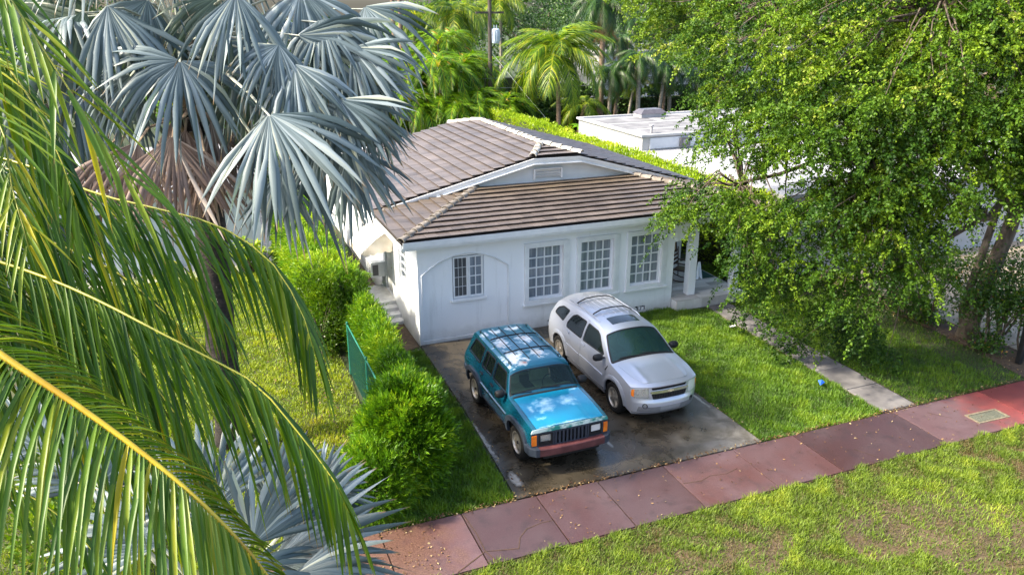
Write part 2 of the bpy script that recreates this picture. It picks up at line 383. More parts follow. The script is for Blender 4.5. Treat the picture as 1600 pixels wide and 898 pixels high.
verge=[(-60,-9.15),(60,-9.15),(60,-30),(-60,-30)]
left=[(-20,-7.5),(-2.4,-7.5),(-2.1,-1),(-2.2,9.0),(-20,9.0)]
sheet('front_lawn_soil',front,.0,m_turf); sheet('right_lawn_soil',right,.0,m_turf); sheet('strip_lawn_soil',strip,.0,m_turf); sheet('verge_soil',verge,.0,m_turf_dry); sheet('left_lawn_soil',left,.0,m_turf)
blades('front_lawn_grass',[front],80000,.085,.0055,m_grass,seed=1,label='bright green lawn grass between the silver car and the front walk',cat='grass')
def rd(c):
    d=np.minimum(np.abs(c[:,0]-13.9),9); return np.where(d<1.3,.35,1.)
blades('right_lawn_grass',[right],60000,.08,.0055,m_grass,seed=2,dens_fn=rd,label='green lawn grass right of the front walk under the tree',cat='grass')
blades('strip_lawn_grass',[strip],42000,.10,.006,m_grass,seed=3,label='strip of grass between the driveway and the hedge',cat='grass')
def vd(c):
    q=np.sin(c[:,0]*1.1+.4)+np.sin(c[:,1]*1.9+c[:,0]*.6)+.6*np.sin(c[:,0]*3.1-c[:,1]*2.2); near=np.clip((-9.6-c[:,1])/.8,0,1)
    right_=np.clip((c[:,0]-7.0)/3,0,1); return np.clip(1-.72*near*(1-.5*right_)*(q>.0),.2,1)
blades('verge_grass',[[(-3.2,-9.1)]+[(-3+.15*i_,-9.06+.05*math.sin(i_*1.7)+.06*math.sin(i_*.61)*math.sin(i_*.23)) for i_ in range(135)]+[(17.5,-9.1),(15,-12.8),(8.6,-13.8),(3,-14.2),(-2.5,-13.2),(-4.5,-9.1)]],330000,.085,.0055,m_grassd,seed=4,dens_fn=vd,lean=.9,label='patchy green and brown grass between pavement and road',cat='grass')
blades('left_lawn_grass',[[(-11,-7.4),(-2.4,-7.4),(-2.15,-1),(-2.3,9),(-8,9)]],150000,.075,.0075,m_grassy,seed=5,label='yellow green grass of the yard left of the hedge',cat='grass')
sheet('side_path',[(-1.0,-.35),(-.02,-.02),(-.02,9),(-1.0,9)],.005,m_soil)
sheet('planting_bed',[(13.35,-7.45),(14.6,-7.3),(15.0,-4.5),(14.7,2.0),(13.9,2.0),(13.8,-4.4),(13.55,-6.3)],.015,m_soil)
m_npave=MAT('beige pavers',(.26,.21,.15),(.40,.34,.26),3,.8,bmp=.2,co='World',tint=.12)
nd=sheet('neighbour_drive',[(14.7,-7.5),(40,-7.5),(40,14),(14.9,14)],.006,m_crack)
for i in range(9):
    for j in range(9):
        x=14.75+i*1.5; y=-7.4+j*1.5
        MB().box(x,x+1.44,y,y+1.44,0,.03,tint=random.random()).build('paver',m_npave,nd)
# fallen leaves: in the driveway edge, pavement edge, bed
def litter(name,pts_fn,n,size,mat,seed,**k):
    r=np.random.default_rng(seed); c=pts_fn(r,n); n=len(c); s=size*(.5+r.random(n)); a=r.uniform(0,2*PI,n); t=r.normal(0,.35,(n,2))
    dx=np.stack([np.cos(a),np.sin(a),t[:,0]],1)*s[:,None]; dy=np.stack([-np.sin(a),np.cos(a),t[:,1]],1)*(s*.45)[:,None]
    b=np.concatenate([c[:,:2],c[:,2:3]+.012],1); V=np.stack([b-dx,b-dy,b+dx,b+dy],1).reshape(-1,3); V[:,2]=np.maximum(V[:,2],np.repeat(c[:,2],4)+.003)
    return npmesh(name,V,(np.arange(n)[:,None]*4+np.arange(4)),np.repeat(r.random(n),4),mat,kind='stuff',**k)
m_dead=LEAF('fallen leaves',[(0,(.04,.018,.01)),(.45,(.13,.06,.025)),(.8,(.25,.15,.06)),(1,(.42,.34,.18))],.7,.1)
def lp(r,n):
    n4=n//6; A=[]
    A.append(np.stack([r.uniform(-3,13,n4*2),-7.52+r.normal(0,.05,n4*2),np.full(n4*2,.045)],1))
    A.append(np.stack([r.uniform(-.35,13,n4//2),r.uniform(-9,-7.6,n4//2),np.full(n4//2,.045)],1))
    A.append(np.stack([13.9+r.normal(0,.45,n4*2),r.uniform(-7.3,1,n4*2),np.full(n4*2,.03)],1))
    A.append(np.stack([-.05+r.normal(0,.09,n4//3),r.uniform(-7.4,-.5,n4//3),np.full(n4//3,.04)],1))
    A.append(np.stack([r.uniform(-3.6,-1.9,n4//3),r.uniform(-9,-7.6,n4//3),np.full(n4//3,.045)],1))
    A.append(np.stack([5.33+r.normal(0,.05,n4//4),r.uniform(-7.4,-2,n4//4),np.full(n4//4,.04)],1))
    return np.concatenate(A)
litter('fallen_leaves',lp,3600,.022,m_dead,11,label='brown fallen leaves scattered along pavement edges and the planting bed',cat='leaf litter')
litter('lawn_litter',lambda r,n:np.stack([-2.9+np.abs(r.normal(0,.8,n))*-1+.3,r.uniform(-6,2,n),np.full(n,.05)],1),450,.028,m_dead,12,label='dry leaves on the yellow green lawn beside the green fence',cat='leaf litter')
m_blue=MAT('blue plastic',(.01,.09,.55),rough=.4); m_paper=MAT('white paper',(.7,.7,.68))
mb=MB(); mb.add([(0,0,.10),(.16,.03,.14),(.20,.12,.10),(.05,.15,.16),(.1,.08,.2)],[(0,1,4),(1,2,4),(2,3,4),(3,0,4)]); mb.build('plastic_wrapper',m_blue,loc=(8.24,-6.02,0),label='small crumpled blue wrapper lying in the front lawn',cat='litter')
mb=MB(); mb.add([(0,0,.10),(.20,.02,.11),(.23,.10,.13),(.1,.13,.10),(.02,.09,.12)],[(0,1,2,3,4)]); mb.build('paper_scrap',m_paper,loc=(8.45,-2.2,0),label='scrap of white paper lying in the lawn near the porch',cat='litter')
# ================= HOUSE =================
m_wall=MAT('white stucco',(.74,.775,.83),(.79,.815,.85),.9,.75,bmp=.35,bs=55,bd=.006,co='World',lo=.3,hi=.7)
def dirty(m):
    nt=m.node_tree; b=nt.nodes['Principled BSDF']; src=b.inputs['Base Color'].links[0].from_socket; co=coords(nt,'World',(3.2,3.2,.35)); s_=ntex(nt,co,1.6,6,.65)
    c2=coords(nt,'World'); sp=N(nt,'SeparateXYZ'); L(nt,c2,sp.inputs[0]); nz=ntex(nt,c2,4,5,.7)
    low=step(nt,math_(nt,'ADD',sp.outputs[2],math_(nt,'MULTIPLY',math_(nt,'SUBTRACT',nz,.5),.5)),.42,-.02); col=mix(nt,math_(nt,'MULTIPLY',step(nt,s_,.56,.75),.35),src,(.42,.44,.46)); col=mix(nt,math_(nt,'MULTIPLY',low,.55),col,(.26,.24,.21)); L(nt,col,b.inputs['Base Color'])
dirty(m_wall)
m_trim=MAT('white trim paint',(.72,.745,.78),(.64,.67,.71),4,.5,co='World')
m_glassd=MAT('window glass',(.035,.05,.065),(.06,.075,.09),2,.08,spec=.8,co='World')
m_screen=MAT('insect screen',(.055,.06,.07),(.09,.095,.10),1.5,.5,co='World')
m_blind=MAT('window with pale blind',(.13,.16,.20),(.25,.29,.34),1.0,.12,spec=.7,co='World',sc3=(9,1,.5),lo=.38,hi=.62)
def tile_mat(name,a,b_,c,moss=0):
    m,nt,b=newmat(name); co=coords(nt,'World'); t=N(nt,'Attribute'); t.attribute_name='tint'
    n1=ntex(nt,co,1.1,5,.6,.4); n2=ntex(nt,co,18,5,.7); n3=ntex(nt,co,.5,3)
    col=mix(nt,step(nt,n1,.33,.66),a,b_); col=mix(nt,math_(nt,'MULTIPLY',step(nt,n2,.48,.72),.5),col,c)
    hs=N(nt,'HueSaturation'); v=math_(nt,'MULTIPLY_ADD',t.outputs['Fac'],.5); v.node.inputs[2].default_value=.75; L(nt,v,hs.inputs['Value']); L(nt,col,hs.inputs['Color']); col=hs.outputs[0]
    if moss:
        sp=N(nt,'SeparateXYZ'); L(nt,co,sp.inputs[0]); f=step(nt,math_(nt,'ADD',sp.outputs[1],math_(nt,'MULTIPLY',math_(nt,'SUBTRACT',n1,.5),3)),1.6,3.2)
        col=mix(nt,math_(nt,'MULTIPLY',f,moss),col,(.125,.088,.042))
    L(nt,col,b.inputs['Base Color']); L(nt,ramp(nt,n1,[(.3,(.42,)*3),(.7,(.62,)*3)]),b.inputs['Roughness']); bump(nt,b,n2,.3,.004); return m
m_tile=tile_mat('brown roof tile',(.066,.052,.046),(.108,.087,.078),(.165,.142,.128),.55)
m_tile2=tile_mat('main roof tile',(.080,.066,.063),(.128,.108,.104),(.205,.180,.174))
m_tile3=tile_mat('shaded roof tile',(.035,.032,.038),(.05,.045,.055),(.07,.064,.072))  # roof tile darkened: shade on the right slope put into the colour
m_cap=MAT('weathered ridge cap',(.13,.11,.09),(.27,.24,.21),7,.8,bmp=.4,bs=30,tint=.15,co='World'); m_capw=MAT('white painted ridge cap',(.40,.38,.34),(.56,.54,.50),5,.7,bmp=.3,bs=30,tint=.08,co='World')
m_grime_shade=MAT('grime and shade tile edge',(.034,.026,.023),(.06,.047,.042),9,.95,co='World'); m_dark=MAT('dark void',(.012,.012,.014),rough=.9); m_felt=MAT('roof underlay',(.03,.025,.022),rough=.95)  # tile edge colour holds grime plus the shade line under each course
house=empty('house',(0,0,0),label='white single storey house with brown tiled roofs and grid windows behind the two cars',cat='house')
def wmap(u,v,off): return (u,-off,v)          # front walls, outward is -y
def wall(name,outer,holes,y=0,th=.18,mat=None,parent=None,st=.4,axis='y'):
    if axis=='y': f=lambda u,v,o:(u,y-o,v)
    else: f=lambda u,v,o:(y-o,u,v)
    mb=region(outer,holes,f,0,th,st,flip=(axis!='y')); return mb.build(name,mat or m_wall,parent or house)
arch=[(.10,.12),(.10,2.0),(.30,2.14)]+[(.10+2.46*t,2.02+.46*math.sin(PI*t)**.8) for t in [i/16 for i in range(3,15)]]+[(2.38,2.14),(2.56,2.02),(2.56,.12)]
W1=[(.97,1.20),(1.86,1.20),(1.86,2.41),(.97,2.41)]
GW=[(3.16,4.20),(4.76,5.80),(6.38,7.42)]; GZ=(.89,2.42)
holes=[arch]+[[(a,GZ[0]),(b,GZ[0]),(b,GZ[1]),(a,GZ[1])] for a,b in GW]+[[(3.76,.06),(4.12,.06),(4.12,.20),(3.76,.20)],[(6.62,.06),(6.98,.06),(6.98,.20),(6.62,.20)]]
porch_arch=[(7.88,2.08)]+[(7.88+.72*math.sin(a),2.08+.46*(1-math.cos(a))) for a in [PI/2*i/8 for i in range(1,9)]]
fr=wall('wall',[(0,-.1),(7.88,-.1),(7.88,2.08)]+porch_arch[1:]+[(8.72,2.54),(8.72,2.82),(0,2.82)],holes)
region(inset(arch,.002),[W1],lambda u,v,o:(u,.05-o,v),0,.13,.4).build('wall',m_wall,house)
region([(8.722,2.50),(9.2,2.60),(9.8,2.64),(10.1,2.60),(10.3,2.5),(10.32,2.82),(8.722,2.82)],[],lambda u,v,o:(u,-o,v),0,.18,.4).build('porch_beam',m_wall,house)
MB().box(8.46,8.72,-.005,.24,.30,2.56).build('porch_column',m_wall,house,bevel=.012); MB().box(10.1,10.3,-.005,.24,.30,2.56).build('porch_column',m_wall,house,bevel=.012)
# left side wall with door and window openings
SD=[(2.95,.42),(3.85,.42),(3.85,2.25),(2.95,2.25)]; SW=[(1.10,1.35),(1.95,1.35),(1.95,2.35),(1.10,2.35)]; SW2=[(6.4,1.35),(7.5,1.35),(7.5,2.4),(6.4,2.4)]
wall('side_wall',[(.181,-.1),(11,-.1),(11,2.84),(.181,2.84)],[[(a,b) for a,b in q] for q in (SD,SW,SW2)],y=0,axis='x')
MB().box(.06,.2,11.0,15,-.1,2.7).build('side_wall',m_wall,house); MB().box(-.1,5,11.0,15.1,2.7,2.9).build('flat_roof',m_trim,house); MB().box(.2,5,14.8,15,-.1,2.7).build('rear_wall',m_wall,house)
MB().box(7.70,7.86,.18,3.0,-.1,2.82).build('porch_side_wall',m_wall,house); MB().box(7.862,10.1,3.0,3.16,-.1,2.82).build('porch_back_wall',m_wall,house); MB().box(10.15,10.3,3.2,11,-.1,2.84).build('side_wall',m_wall,house)
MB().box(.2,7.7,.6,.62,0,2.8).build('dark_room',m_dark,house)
def muntin_window(cx0,cx1,z0,z1,nx,nz,y,glass,name='window',fw_=.045,mw=.022,axis='y',trim=True):
    def B(mb,a,b,c,d,e,f): 
        return mb.box(a,b,c,d,e,f) if axis=='y' else mb.box(c,d,a,b,e,f)
    w_=B(MB(),cx0,cx1,y,y+.01,z0,z1).build(name,glass,house)
    mb=MB(); B(mb,cx0,cx0+fw_,y-.045,y-.001,z0,z1); B(mb,cx1-fw_,cx1,y-.045,y-.001,z0,z1); B(mb,cx0+fw_+.001,cx1-fw_-.001,y-.044,y-.001,z0,z0+fw_); B(mb,cx0+fw_+.001,cx1-fw_-.001,y-.044,y-.001,z1-fw_,z1); mb.build('frame',m_trim,w_)
    W_=(cx1-cx0-2*fw_);H_=(z1-z0-2*fw_)
    for i in range(1,nx): x=cx0+fw_+W_*i/nx; B(MB(),x-mw/2,x+mw/2,y-.028,y-.002,z0+fw_+.001,z1-fw_-.001).build('muntin',m_trim,w_)
    for i in range(1,nz): z=z0+fw_+H_*i/nz; B(MB(),cx0+fw_+.001,cx1-fw_-.001,y-.033,y-.004,z-mw/2,z+mw/2).build('muntin',m_trim,w_)
    return w_
region(inset(arch[1:-1],-.035),[],lambda u,v,o:(u,-o,v),0,.0,.4) and None
AR=arch[1:-1]
for seg in ([(.10,.95)]+AR[:9],AR[8:]+[(2.56,.12)]): MB().tube([(u,-.006,v) for u,v in seg],.02,6).build('arch_moulding',m_trim,house)
# slider window in the blind arch
muntin_window(.99,1.42,1.22,2.39,3,4,.10,m_screen,mw=.006); muntin_window(1.425,1.84,1.22,2.39,2,4,.085,m_blind)
mb=MB(); mb.box(.90,1.93,-.035,.045,1.13,1.195); mb.build('sill',m_trim,house,bevel=.008)
for (a,b) in GW:
    w_=muntin_window(a,b,GZ[0],GZ[1],4,5,.11,m_blind,mw=.034)
    mb=MB(); z0,z1=GZ
    mb.box(a-.13,a-.002,-.06,.02,z0-.11,z1+.10); mb.box(b+.002,b+.10,-.06,.02,z0-.11,z1+.10); mb.box(b+.102,b+.21,-.03,.02,z0-.11,z1+.12); mb.box(a-.17,b+.24,-.085,.02,z0-.17,z0-.112); mb.box(a-.001,b+.001,-.06,.1,z0-.11,z0-.001); mb.box(a-.15,b+.12,-.075,.02,z1+.102,z1+.14); mb.box(a-.001,b+.001,-.055,.02,z1+.001,z1+.10)
    mb.build('surround',m_trim,w_,bevel=.006)
for x0 in (3.76,6.62):
    v=MB().box(x0+.005,x0+.355,.10,.12,.065,.195).build('vent',m_dark,house)
    for k in range(3): MB().box(x0+.01+.117*k+(.02 if k==1 else 0),x0+.07+.117*k,-.01,.09,.068+.03*(k%2),.15+.03*(k%2)).build('vent_bar',m_trim,v)
muntin_window(1.12,1.93,1.37,2.33,2,4,.07,m_glassd,axis='x'); muntin_window(6.42,7.48,1.37,2.38,2,4,.07,m_glassd,axis='x')
MB().box(-.03,.0,1.02,1.09,1.3,2.4).build('shutter_trim',m_trim,house); MB().box(-.03,.0,1.96,2.03,1.3,2.4).build('shutter_trim',m_trim,house)
m_door=MAT('side door paint',(.70,.72,.74),(.6,.62,.63),2,.5)
d=MB().box(.06,.10,2.96,3.84,.43,2.24).build('door',m_door,house); MB().box(.045,.058,3.05,3.75,.6,1.2).box(.045,.058,3.05,3.75,1.35,2.1).build('door_panel',m_door,d); MB().lathe([(0,0),(.03,.0),(.03,.04),(0,.05)],10,Matrix.Translation((.058,3.06,1.3))@Matrix.Rotation(-PI/2,4,'Y')).build('handle',MAT('brass',(.4,.3,.12),metal=1,rough=.3),d)
# steps by the side door, descending towards the street
m_step=MAT('worn white steps',(.5,.5,.5),(.66,.66,.65),6,.8,bmp=.3,tint=.1)
st=empty('side_steps',(0,0,0),label='worn white masonry steps beside the side door of the house',cat='steps')
MB().box(-.85,-.004,2.62,4.2,0,.42).build('landing',m_step,st,bevel=.012)
for k in range(3): MB().box(-.72,-.004,2.62-.30*(k+1),2.618-.30*k,0,.42-.105*(k+1),tint=random.random()).build('tread',m_step,st,bevel=.01)
# window air conditioner
ac=empty('air_conditioner',(-.2,4.2,1.02),label='white window air conditioner jutting from the side wall above the hedge',cat='air conditioner')
MB().box(-.26,.2,-.33,.33,-.23,.23).build('casing',m_trim,ac,bevel=.015); m_grl=MAT('grey grille',(.12,.12,.13),rough=.6)
MB().box(-.268,-.262,-.28,.28,-.18,.18).build('grille',m_grl,ac); MB().box(-.2,-.02,-.338,-.332,-.18,.16).build('side_grille',m_grl,ac)
for i in range(7): MB().box(-.278,-.269,-.28,.28,-.165+i*.05,-.15+i*.05).build('slat',m_trim,ac)
# awning: canvas over a frame, scalloped front edge
m_canvas=MAT('cream canvas',(.78,.70,.58),(.66,.56,.43),3,.85,co='World'); m_canvt=MAT('white canvas top',(.85,.83,.78),(.78,.74,.68),2,.85,co='World')
aw=empty('awning',(0,0,0),label='cream canvas awning with scalloped edge over the side door',cat='awning')
y0,y1=2.70,4.3
prof=[(0,2.55)]+[(-.92*t,2.55-.60*(t**1.5)) for t in [i/8 for i in range(1,9)]]
mb=MB(); n=len(prof); vs=[(x-.02,y,z) for y in (y0,(y0+y1)/2,y1) for x,z in prof]; mb.add(vs,[(j*n+i,j*n+i+1,(j+1)*n+i+1,(j+1)*n+i) for j in range(2) for i in range(n-1)]); mb.smooth=True; mb.build('canopy_top',m_canvt,aw)
mb=MB(); low=[(x,1.95-.045*abs(math.sin(x*PI/.23))-.02*math.sin(x*7)) for x in [-.94+.94*i/40 for i in range(41)]]
pts=[(x,z) for x,z in low]+[(-.02,2.55)]+[(x-.0,z) for x,z in prof[1:]]
region(pts,[],lambda u,v,o:(u-.02,y0-.02-o-.03*math.sin(v*9+u*5)-.10*(2.55-v),v),0,.004,.06).build('end_panel',m_canvas,aw)
mb=MB(); k=50; vs=[];
for i in range(k+1):
    y=y0+(y1-y0)*i/k; vs+=[(-.945,y,1.955),(-.965,y,1.80-.035*abs(math.sin(i*PI/5)))]
mb.add(vs,[(2*i,2*i+1,2*i+3,2*i+2) for i in range(k)]); mb.build('valance',m_canvas,aw)
mb=MB(); [mb.tube([(-.02,y,2.53)]+[(x-.01,y,z-.01) for x,z in prof[1:]]+[(0,y,1.93)],.012,6) for y in (y0+.02,y1-.02)]; mb.build('frame',m_trim,aw)
# ---- roofs
EL,ER=-.5,10.5
zf=lambda x,y:3.08+.128*(y+.42)
zl=lambda x,y:3.08+.133*(x-EL)
zr=lambda x,y:3.08+.175*(ER-x)
zml=lambda x,y:3.10+.242*(x-EL)
zmr=lambda x,y:3.10+.274*(ER-x)
def clip(P,Q):
    "clip polygon P by convex counter-clockwise Q"
    for i in range(len(Q)):
        a=Q[i-1];b=Q[i]; out=[]
        sd_=lambda p:(b[0]-a[0])*(p[1]-a[1])-(b[1]-a[1])*(p[0]-a[0])
        for j in range(len(P)):
            p=P[j-1];q=P[j]; sp_,sq=sd_(p),sd_(q)
            if sq>=0:
                if sp_<0: t=sp_/(sp_-sq); out.append((p[0]+(q[0]-p[0])*t,p[1]+(q[1]-p[1])*t))
                out.append(q)
            elif sp_>=0: t=sp_/(sp_-sq); out.append((p[0]+(q[0]-p[0])*t,p[1]+(q[1]-p[1])*t))
        P=out
        if len(P)<3: return []
    return P
def slope(name,poly,zfn,e0,edir,udir,rows,ex,mat,wid=.33,stuff_all=False,limit=10**9,holder=None,amp=.0):
    "tiles laid course by course on one roof slope; e0 a point on the eave, edir along it, udir up the slope (plan)"
    if area(poly)<0: poly=poly[::-1]
    base=MB().prism(poly,[zfn(*p)-.07 for p in poly],[zfn(*p)-.012 for p in poly]).build(name,m_felt,house)
    rest=MB(); cnt=0; hold=holder or base
    for r_ in range(rows):
        a=r_*ex-.03; b=(r_+1)*ex+.05; k0=-6
        for k in range(k0,90):
            s0=k*wid+(wid/2 if r_%2 else 0)+.003; s1=s0+wid-.007
            q=[(e0[0]+edir[0]*s+udir[0]*u,e0[1]+edir[1]*s+udir[1]*u) for s,u in ((s0,a),(s1,a),(s1,b),(s0,b))]
            if area(q)<0: q=q[::-1]
            pp=[(x,y) for x,y in poly]
            c=clip(q,poly) if (a>0 and b<rows*ex) else clip(q,grow(poly,e0,udir))
            if len(c)<3 or abs(area(c))<.004: continue
            us=[((x-e0[0])*udir[0]+(y-e0[1])*udir[1]) for x,y in c]; jz=random.uniform(-.003,.003)
            wav=.006*math.sin(k*.9+r_*.5)
            top=[zfn(*p)+.078-.062*(u-a)/(b-a)+jz for p,u in zip(c,us)]; bot=[t-.024 for t in top]
            # faint central roll
            ti=min(1,max(0,random.gauss(.5,.22)))
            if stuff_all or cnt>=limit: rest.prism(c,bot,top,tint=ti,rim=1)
            else: MB().prism(c,bot,top,tint=ti,rim=1).build('tile',[mat,m_grime_shade],hold); cnt+=1
    if rest.v: rest.build('tiles',[mat,m_grime_shade],hold,kind='stuff')
    return base
def grow(poly,e0,udir):
    "let the eave course overhang a little"
    out=[]
    for x,y in poly:
        u=(x-e0[0])*udir[0]+(y-e0[1])*udir[1]
        if u<.05: x-=udir[0]*.05;y-=udir[1]*.05
        out.append((x,y))
    return out
HL,HR=(2.73,3.0),(8.0,3.0)
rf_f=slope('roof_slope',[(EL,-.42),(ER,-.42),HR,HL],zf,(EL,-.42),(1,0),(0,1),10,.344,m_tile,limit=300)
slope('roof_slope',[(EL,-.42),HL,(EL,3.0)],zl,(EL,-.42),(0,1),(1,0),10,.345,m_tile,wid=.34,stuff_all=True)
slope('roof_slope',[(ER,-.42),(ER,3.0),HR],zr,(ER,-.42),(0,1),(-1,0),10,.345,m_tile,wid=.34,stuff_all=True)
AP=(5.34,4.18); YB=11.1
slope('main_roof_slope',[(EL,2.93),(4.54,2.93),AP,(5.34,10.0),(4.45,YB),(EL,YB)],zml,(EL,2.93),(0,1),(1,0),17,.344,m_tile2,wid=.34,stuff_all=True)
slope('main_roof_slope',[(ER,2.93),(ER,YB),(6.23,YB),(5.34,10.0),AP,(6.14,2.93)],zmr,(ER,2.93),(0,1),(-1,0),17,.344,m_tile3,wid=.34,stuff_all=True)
zj=lambda x,y:4.32+.145*(y-2.93)
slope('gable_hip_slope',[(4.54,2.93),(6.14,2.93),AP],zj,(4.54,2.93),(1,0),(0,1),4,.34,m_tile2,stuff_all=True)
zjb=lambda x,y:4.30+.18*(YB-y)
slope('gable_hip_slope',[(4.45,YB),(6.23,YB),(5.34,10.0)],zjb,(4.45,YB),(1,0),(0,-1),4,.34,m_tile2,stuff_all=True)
def caps(p0,p1,r=.105,ln=.36,mat=None,lift=.03,parent=house):
    p0,p1=Vector(p0),Vector(p1); D=(p1-p0); n=max(1,int(D.length/ln+.5)); d=D.normalized(); s=d.cross(Vector((0,0,1))).normalized(); u=s.cross(d)
    for i in range(n):
        a=p0+D*(i/n)-d*.03; b=p0+D*((i+1)/n)+d*.03; vs=[];m=9; jr=random.uniform(-.006,.006); js=s*random.uniform(-.008,.008)
        for (c,rr,h) in ((a,r+.014+jr,.022),(b,r-.012,.0)):
            for off in (0,-.02):
                for k in range(m): an=PI*k/(m-1); vs.append(c+js+s*math.cos(an)*(rr+off)+u*(math.sin(an)*(rr+off)*.85+lift+h-.02))
        fs=[]
        for k in range(m-1): fs+=[(k,k+1,2*m+k+1,2*m+k),(m+k+1,m+k,3*m+k,3*m+k+1),(k+1,k,m+k,m+k+1),(2*m+k,2*m+k+1,3*m+k+1,3*m+k)]
        fs+=[(0,2*m,3*m,m),(m-1,2*m-1,4*m-1,3*m-1)]
        mb=MB().add(vs,fs,tint=random.random()); o=mb.build('ridge_cap',mat or m_cap,parent); smooth(o,40)
caps((EL,-.42,3.09),(2.73,3.0,3.525)); caps((ER,-.42,3.09),(8.0,3.0,3.525))
caps((5.34,4.18,4.53),(5.34,10.0,4.53),mat=m_capw); caps((4.52,2.93,4.34),(5.34,4.18,4.53),mat=m_capw); caps((6.16,2.93,4.34),(5.34,4.18,4.53),mat=m_capw); caps((4.45,YB,4.31),(5.34,10.0,4.53),mat=m_capw)
MB().tube([(5.34,10.0,4.56),(4.6,10.95,4.38)],.05).build('mortar',m_capw,house)
# fascias
MB().box(EL+.03,ER-.03,-.405,-.375,2.86,3.02).box(EL+.05,ER-.05,-.374,.0,2.825,2.85).build('fascia',m_trim,house); MB().box(EL+.04,ER-.04,-.445,-.406,2.92,3.065).build('fascia_board',m_trim,house)
MB().box(EL+.0,EL+.028,-.40,YB,2.86,3.03).box(EL+.03,-.0,.002,YB,2.825,2.85).build('fascia',m_trim,house)
m_gab=MAT('gable stucco',(.66,.70,.75),(.72,.76,.80),2,.8,co='World')
def gz(x): return min(zml(x,0),zmr(x,0),4.32)
gx=[EL,4.54,6.14,ER]
gable=[(EL+.3,2.86)]+[(ER-.3,2.86)]+[(ER,2.98),(6.14,4.2),(4.54,4.2),(EL,2.98)]
gw=wall('gable_wall',gable,[[(4.62,3.66),(5.5,3.66),(5.5,3.93),(4.62,3.93)]],y=3.05,th=.1,mat=m_gab,st=.8)
def rake(y,off0,off1,th,name,lft=.0):
    top=[(EL-.02,gz(EL)-off0),(4.54,gz(4.54)-off0),(6.14,gz(6.14)-off0),(ER+.02,gz(ER)-off0)]; bot=[(x,z-(off1-off0)) for x,z in top]
    region(top[::-1]+bot,[],lambda u,v,o:(u,y-o,v),0,th,1.0,grid=False).build(name,m_trim,house)
rake(2.90,.03,.19,.03,'rake_board'); rake(2.868,.03,.10,.02,'rake_moulding'); rake(2.93,.19,.215,-.11,'rake_soffit')
rake(11.13,.03,.2,.03,'rake_board')
lv=MB().box(4.63,5.49,3.03,3.045,3.67,3.92).build('louvre_vent',m_dark,house)
for i in range(3):
    M_=Matrix.Translation((5.06,3.0,3.712+i*.085))@Matrix.Rotation(math.radians(25),4,'X'); MB().box(-.425,.425,-.006,.006,-.045,.045,M=M_).build('louvre',m_trim,lv)
MB().box(4.57,5.55,2.93,2.99,3.93,3.96).box(4.57,4.62,2.93,2.99,3.63,3.929).box(5.5,5.55,2.93,2.99,3.63,3.929).build('vent_frame',m_trim,lv)
# porch deck: weathered plank-look slabs
m_deck=MAT('whitewashed porch planks',(.46,.44,.43),(.70,.69,.69),1.4,.7,bmp=.3,bs=25,tint=.32,co='World',sc3=(.6,3,1))
dk=MB().box(7.9,10.28,-.30,3.0,-.05,.30).build('porch_base',m_wall,house)
y=-.34
for r_ in range(12):
    x=7.87-random.random()*.8
    while x<10.3:
        ln=1.1; a=max(x,7.87); b=min(x+ln,10.32)
        if b-a>.03: MB().box(a+.002,b-.002,y+.002,min(y+.278,2.99),.302,.322,tint=random.random()).build('plank',m_deck,dk)
        x+=ln
    y+=.28
x=7.87
while x<10.3: b=min(x+.30,10.32); MB().box(x+.002,b-.002,-.345,-.302,0.01,.300,tint=random.random()).build('riser_tile',m_deck,dk); x=b
# things on the porch
m_wood=MAT('dark brown wood',(.035,.012,.008),(.07,.025,.015),8,.35); m_mat=MAT('dark green mat',(.005,.05,.045),(.01,.07,.06),8,.9)
rc=empty('rocking_chair',(9.05,1.25,.322),math.radians(35),label='small dark brown wooden rocking chair on the porch, left of the white column',cat='rocking chair')
def bar(name,p,q,r,par,mat,n=6): return MB().tube([p,q],r,n).build(name,mat,par)
for s in (-1,1):
    MB().tube([(s*.23,-.42+.84*t,.03+.10*(2*t-1)**2*1.2) for t in [i/8 for i in range(9)]],.018,6).build('rocker',m_wood,rc)
    bar('leg',(s*.23,-.2,.05),(s*.22,-.2,.62),.018,rc,m_wood); bar('leg',(s*.23,.2,.05),(s*.22,.26,1.05),.018,rc,m_wood); MB().box(s*.23-.03,s*.23+.03,-.26,.24,.61,.64).build('armrest',m_wood,rc)
MB().box(-.24,.24,-.24,.22,.38,.41).build('seat',m_wood,rc,bevel=.008)
for k in range(4): MB().box(-.21,.21,.235+.012*k,.255+.012*k,.52+.13*k,.58+.13*k).build('backrest_slat',m_wood,rc)
pn=empty('leaning_board',(9.42,2.55,.322),label='tan board with dark edge leaning on the porch back wall',cat='board'); m_tan=MAT('tan board',(.42,.30,.18),(.5,.37,.24),3,.7)
MB().box(-.36,.30,.0,.03,.55,1.75,M=Matrix.Rotation(math.radians(-10),4,'X')).build('panel',m_tan,pn); MB().box(.302,.34,-.01,.04,.50,1.80,M=Matrix.Rotation(math.radians(-10),4,'X')).box(-.36,.30,-.008,.038,1.752,1.80,M=Matrix.Rotation(math.radians(-10),4,'X')).build('edging',m_wood,pn)
MB().box(-.3,.3,-.12,.12,0,.5).build('support_box',m_trim,pn,bevel=.01)
mb=MB().box(-.22,.22,-.5,.5,0,.012); mb.build('door_mat',m_mat,loc=(10.05,1.65,.323),label='dark green mat lying on the porch deck',cat='mat')
m_cloth=MAT('pale blue cloth',(.50,.60,.78),(.62,.70,.82),5,.9)
mb=MB(); nx_,nz_=14,12; vs=[]
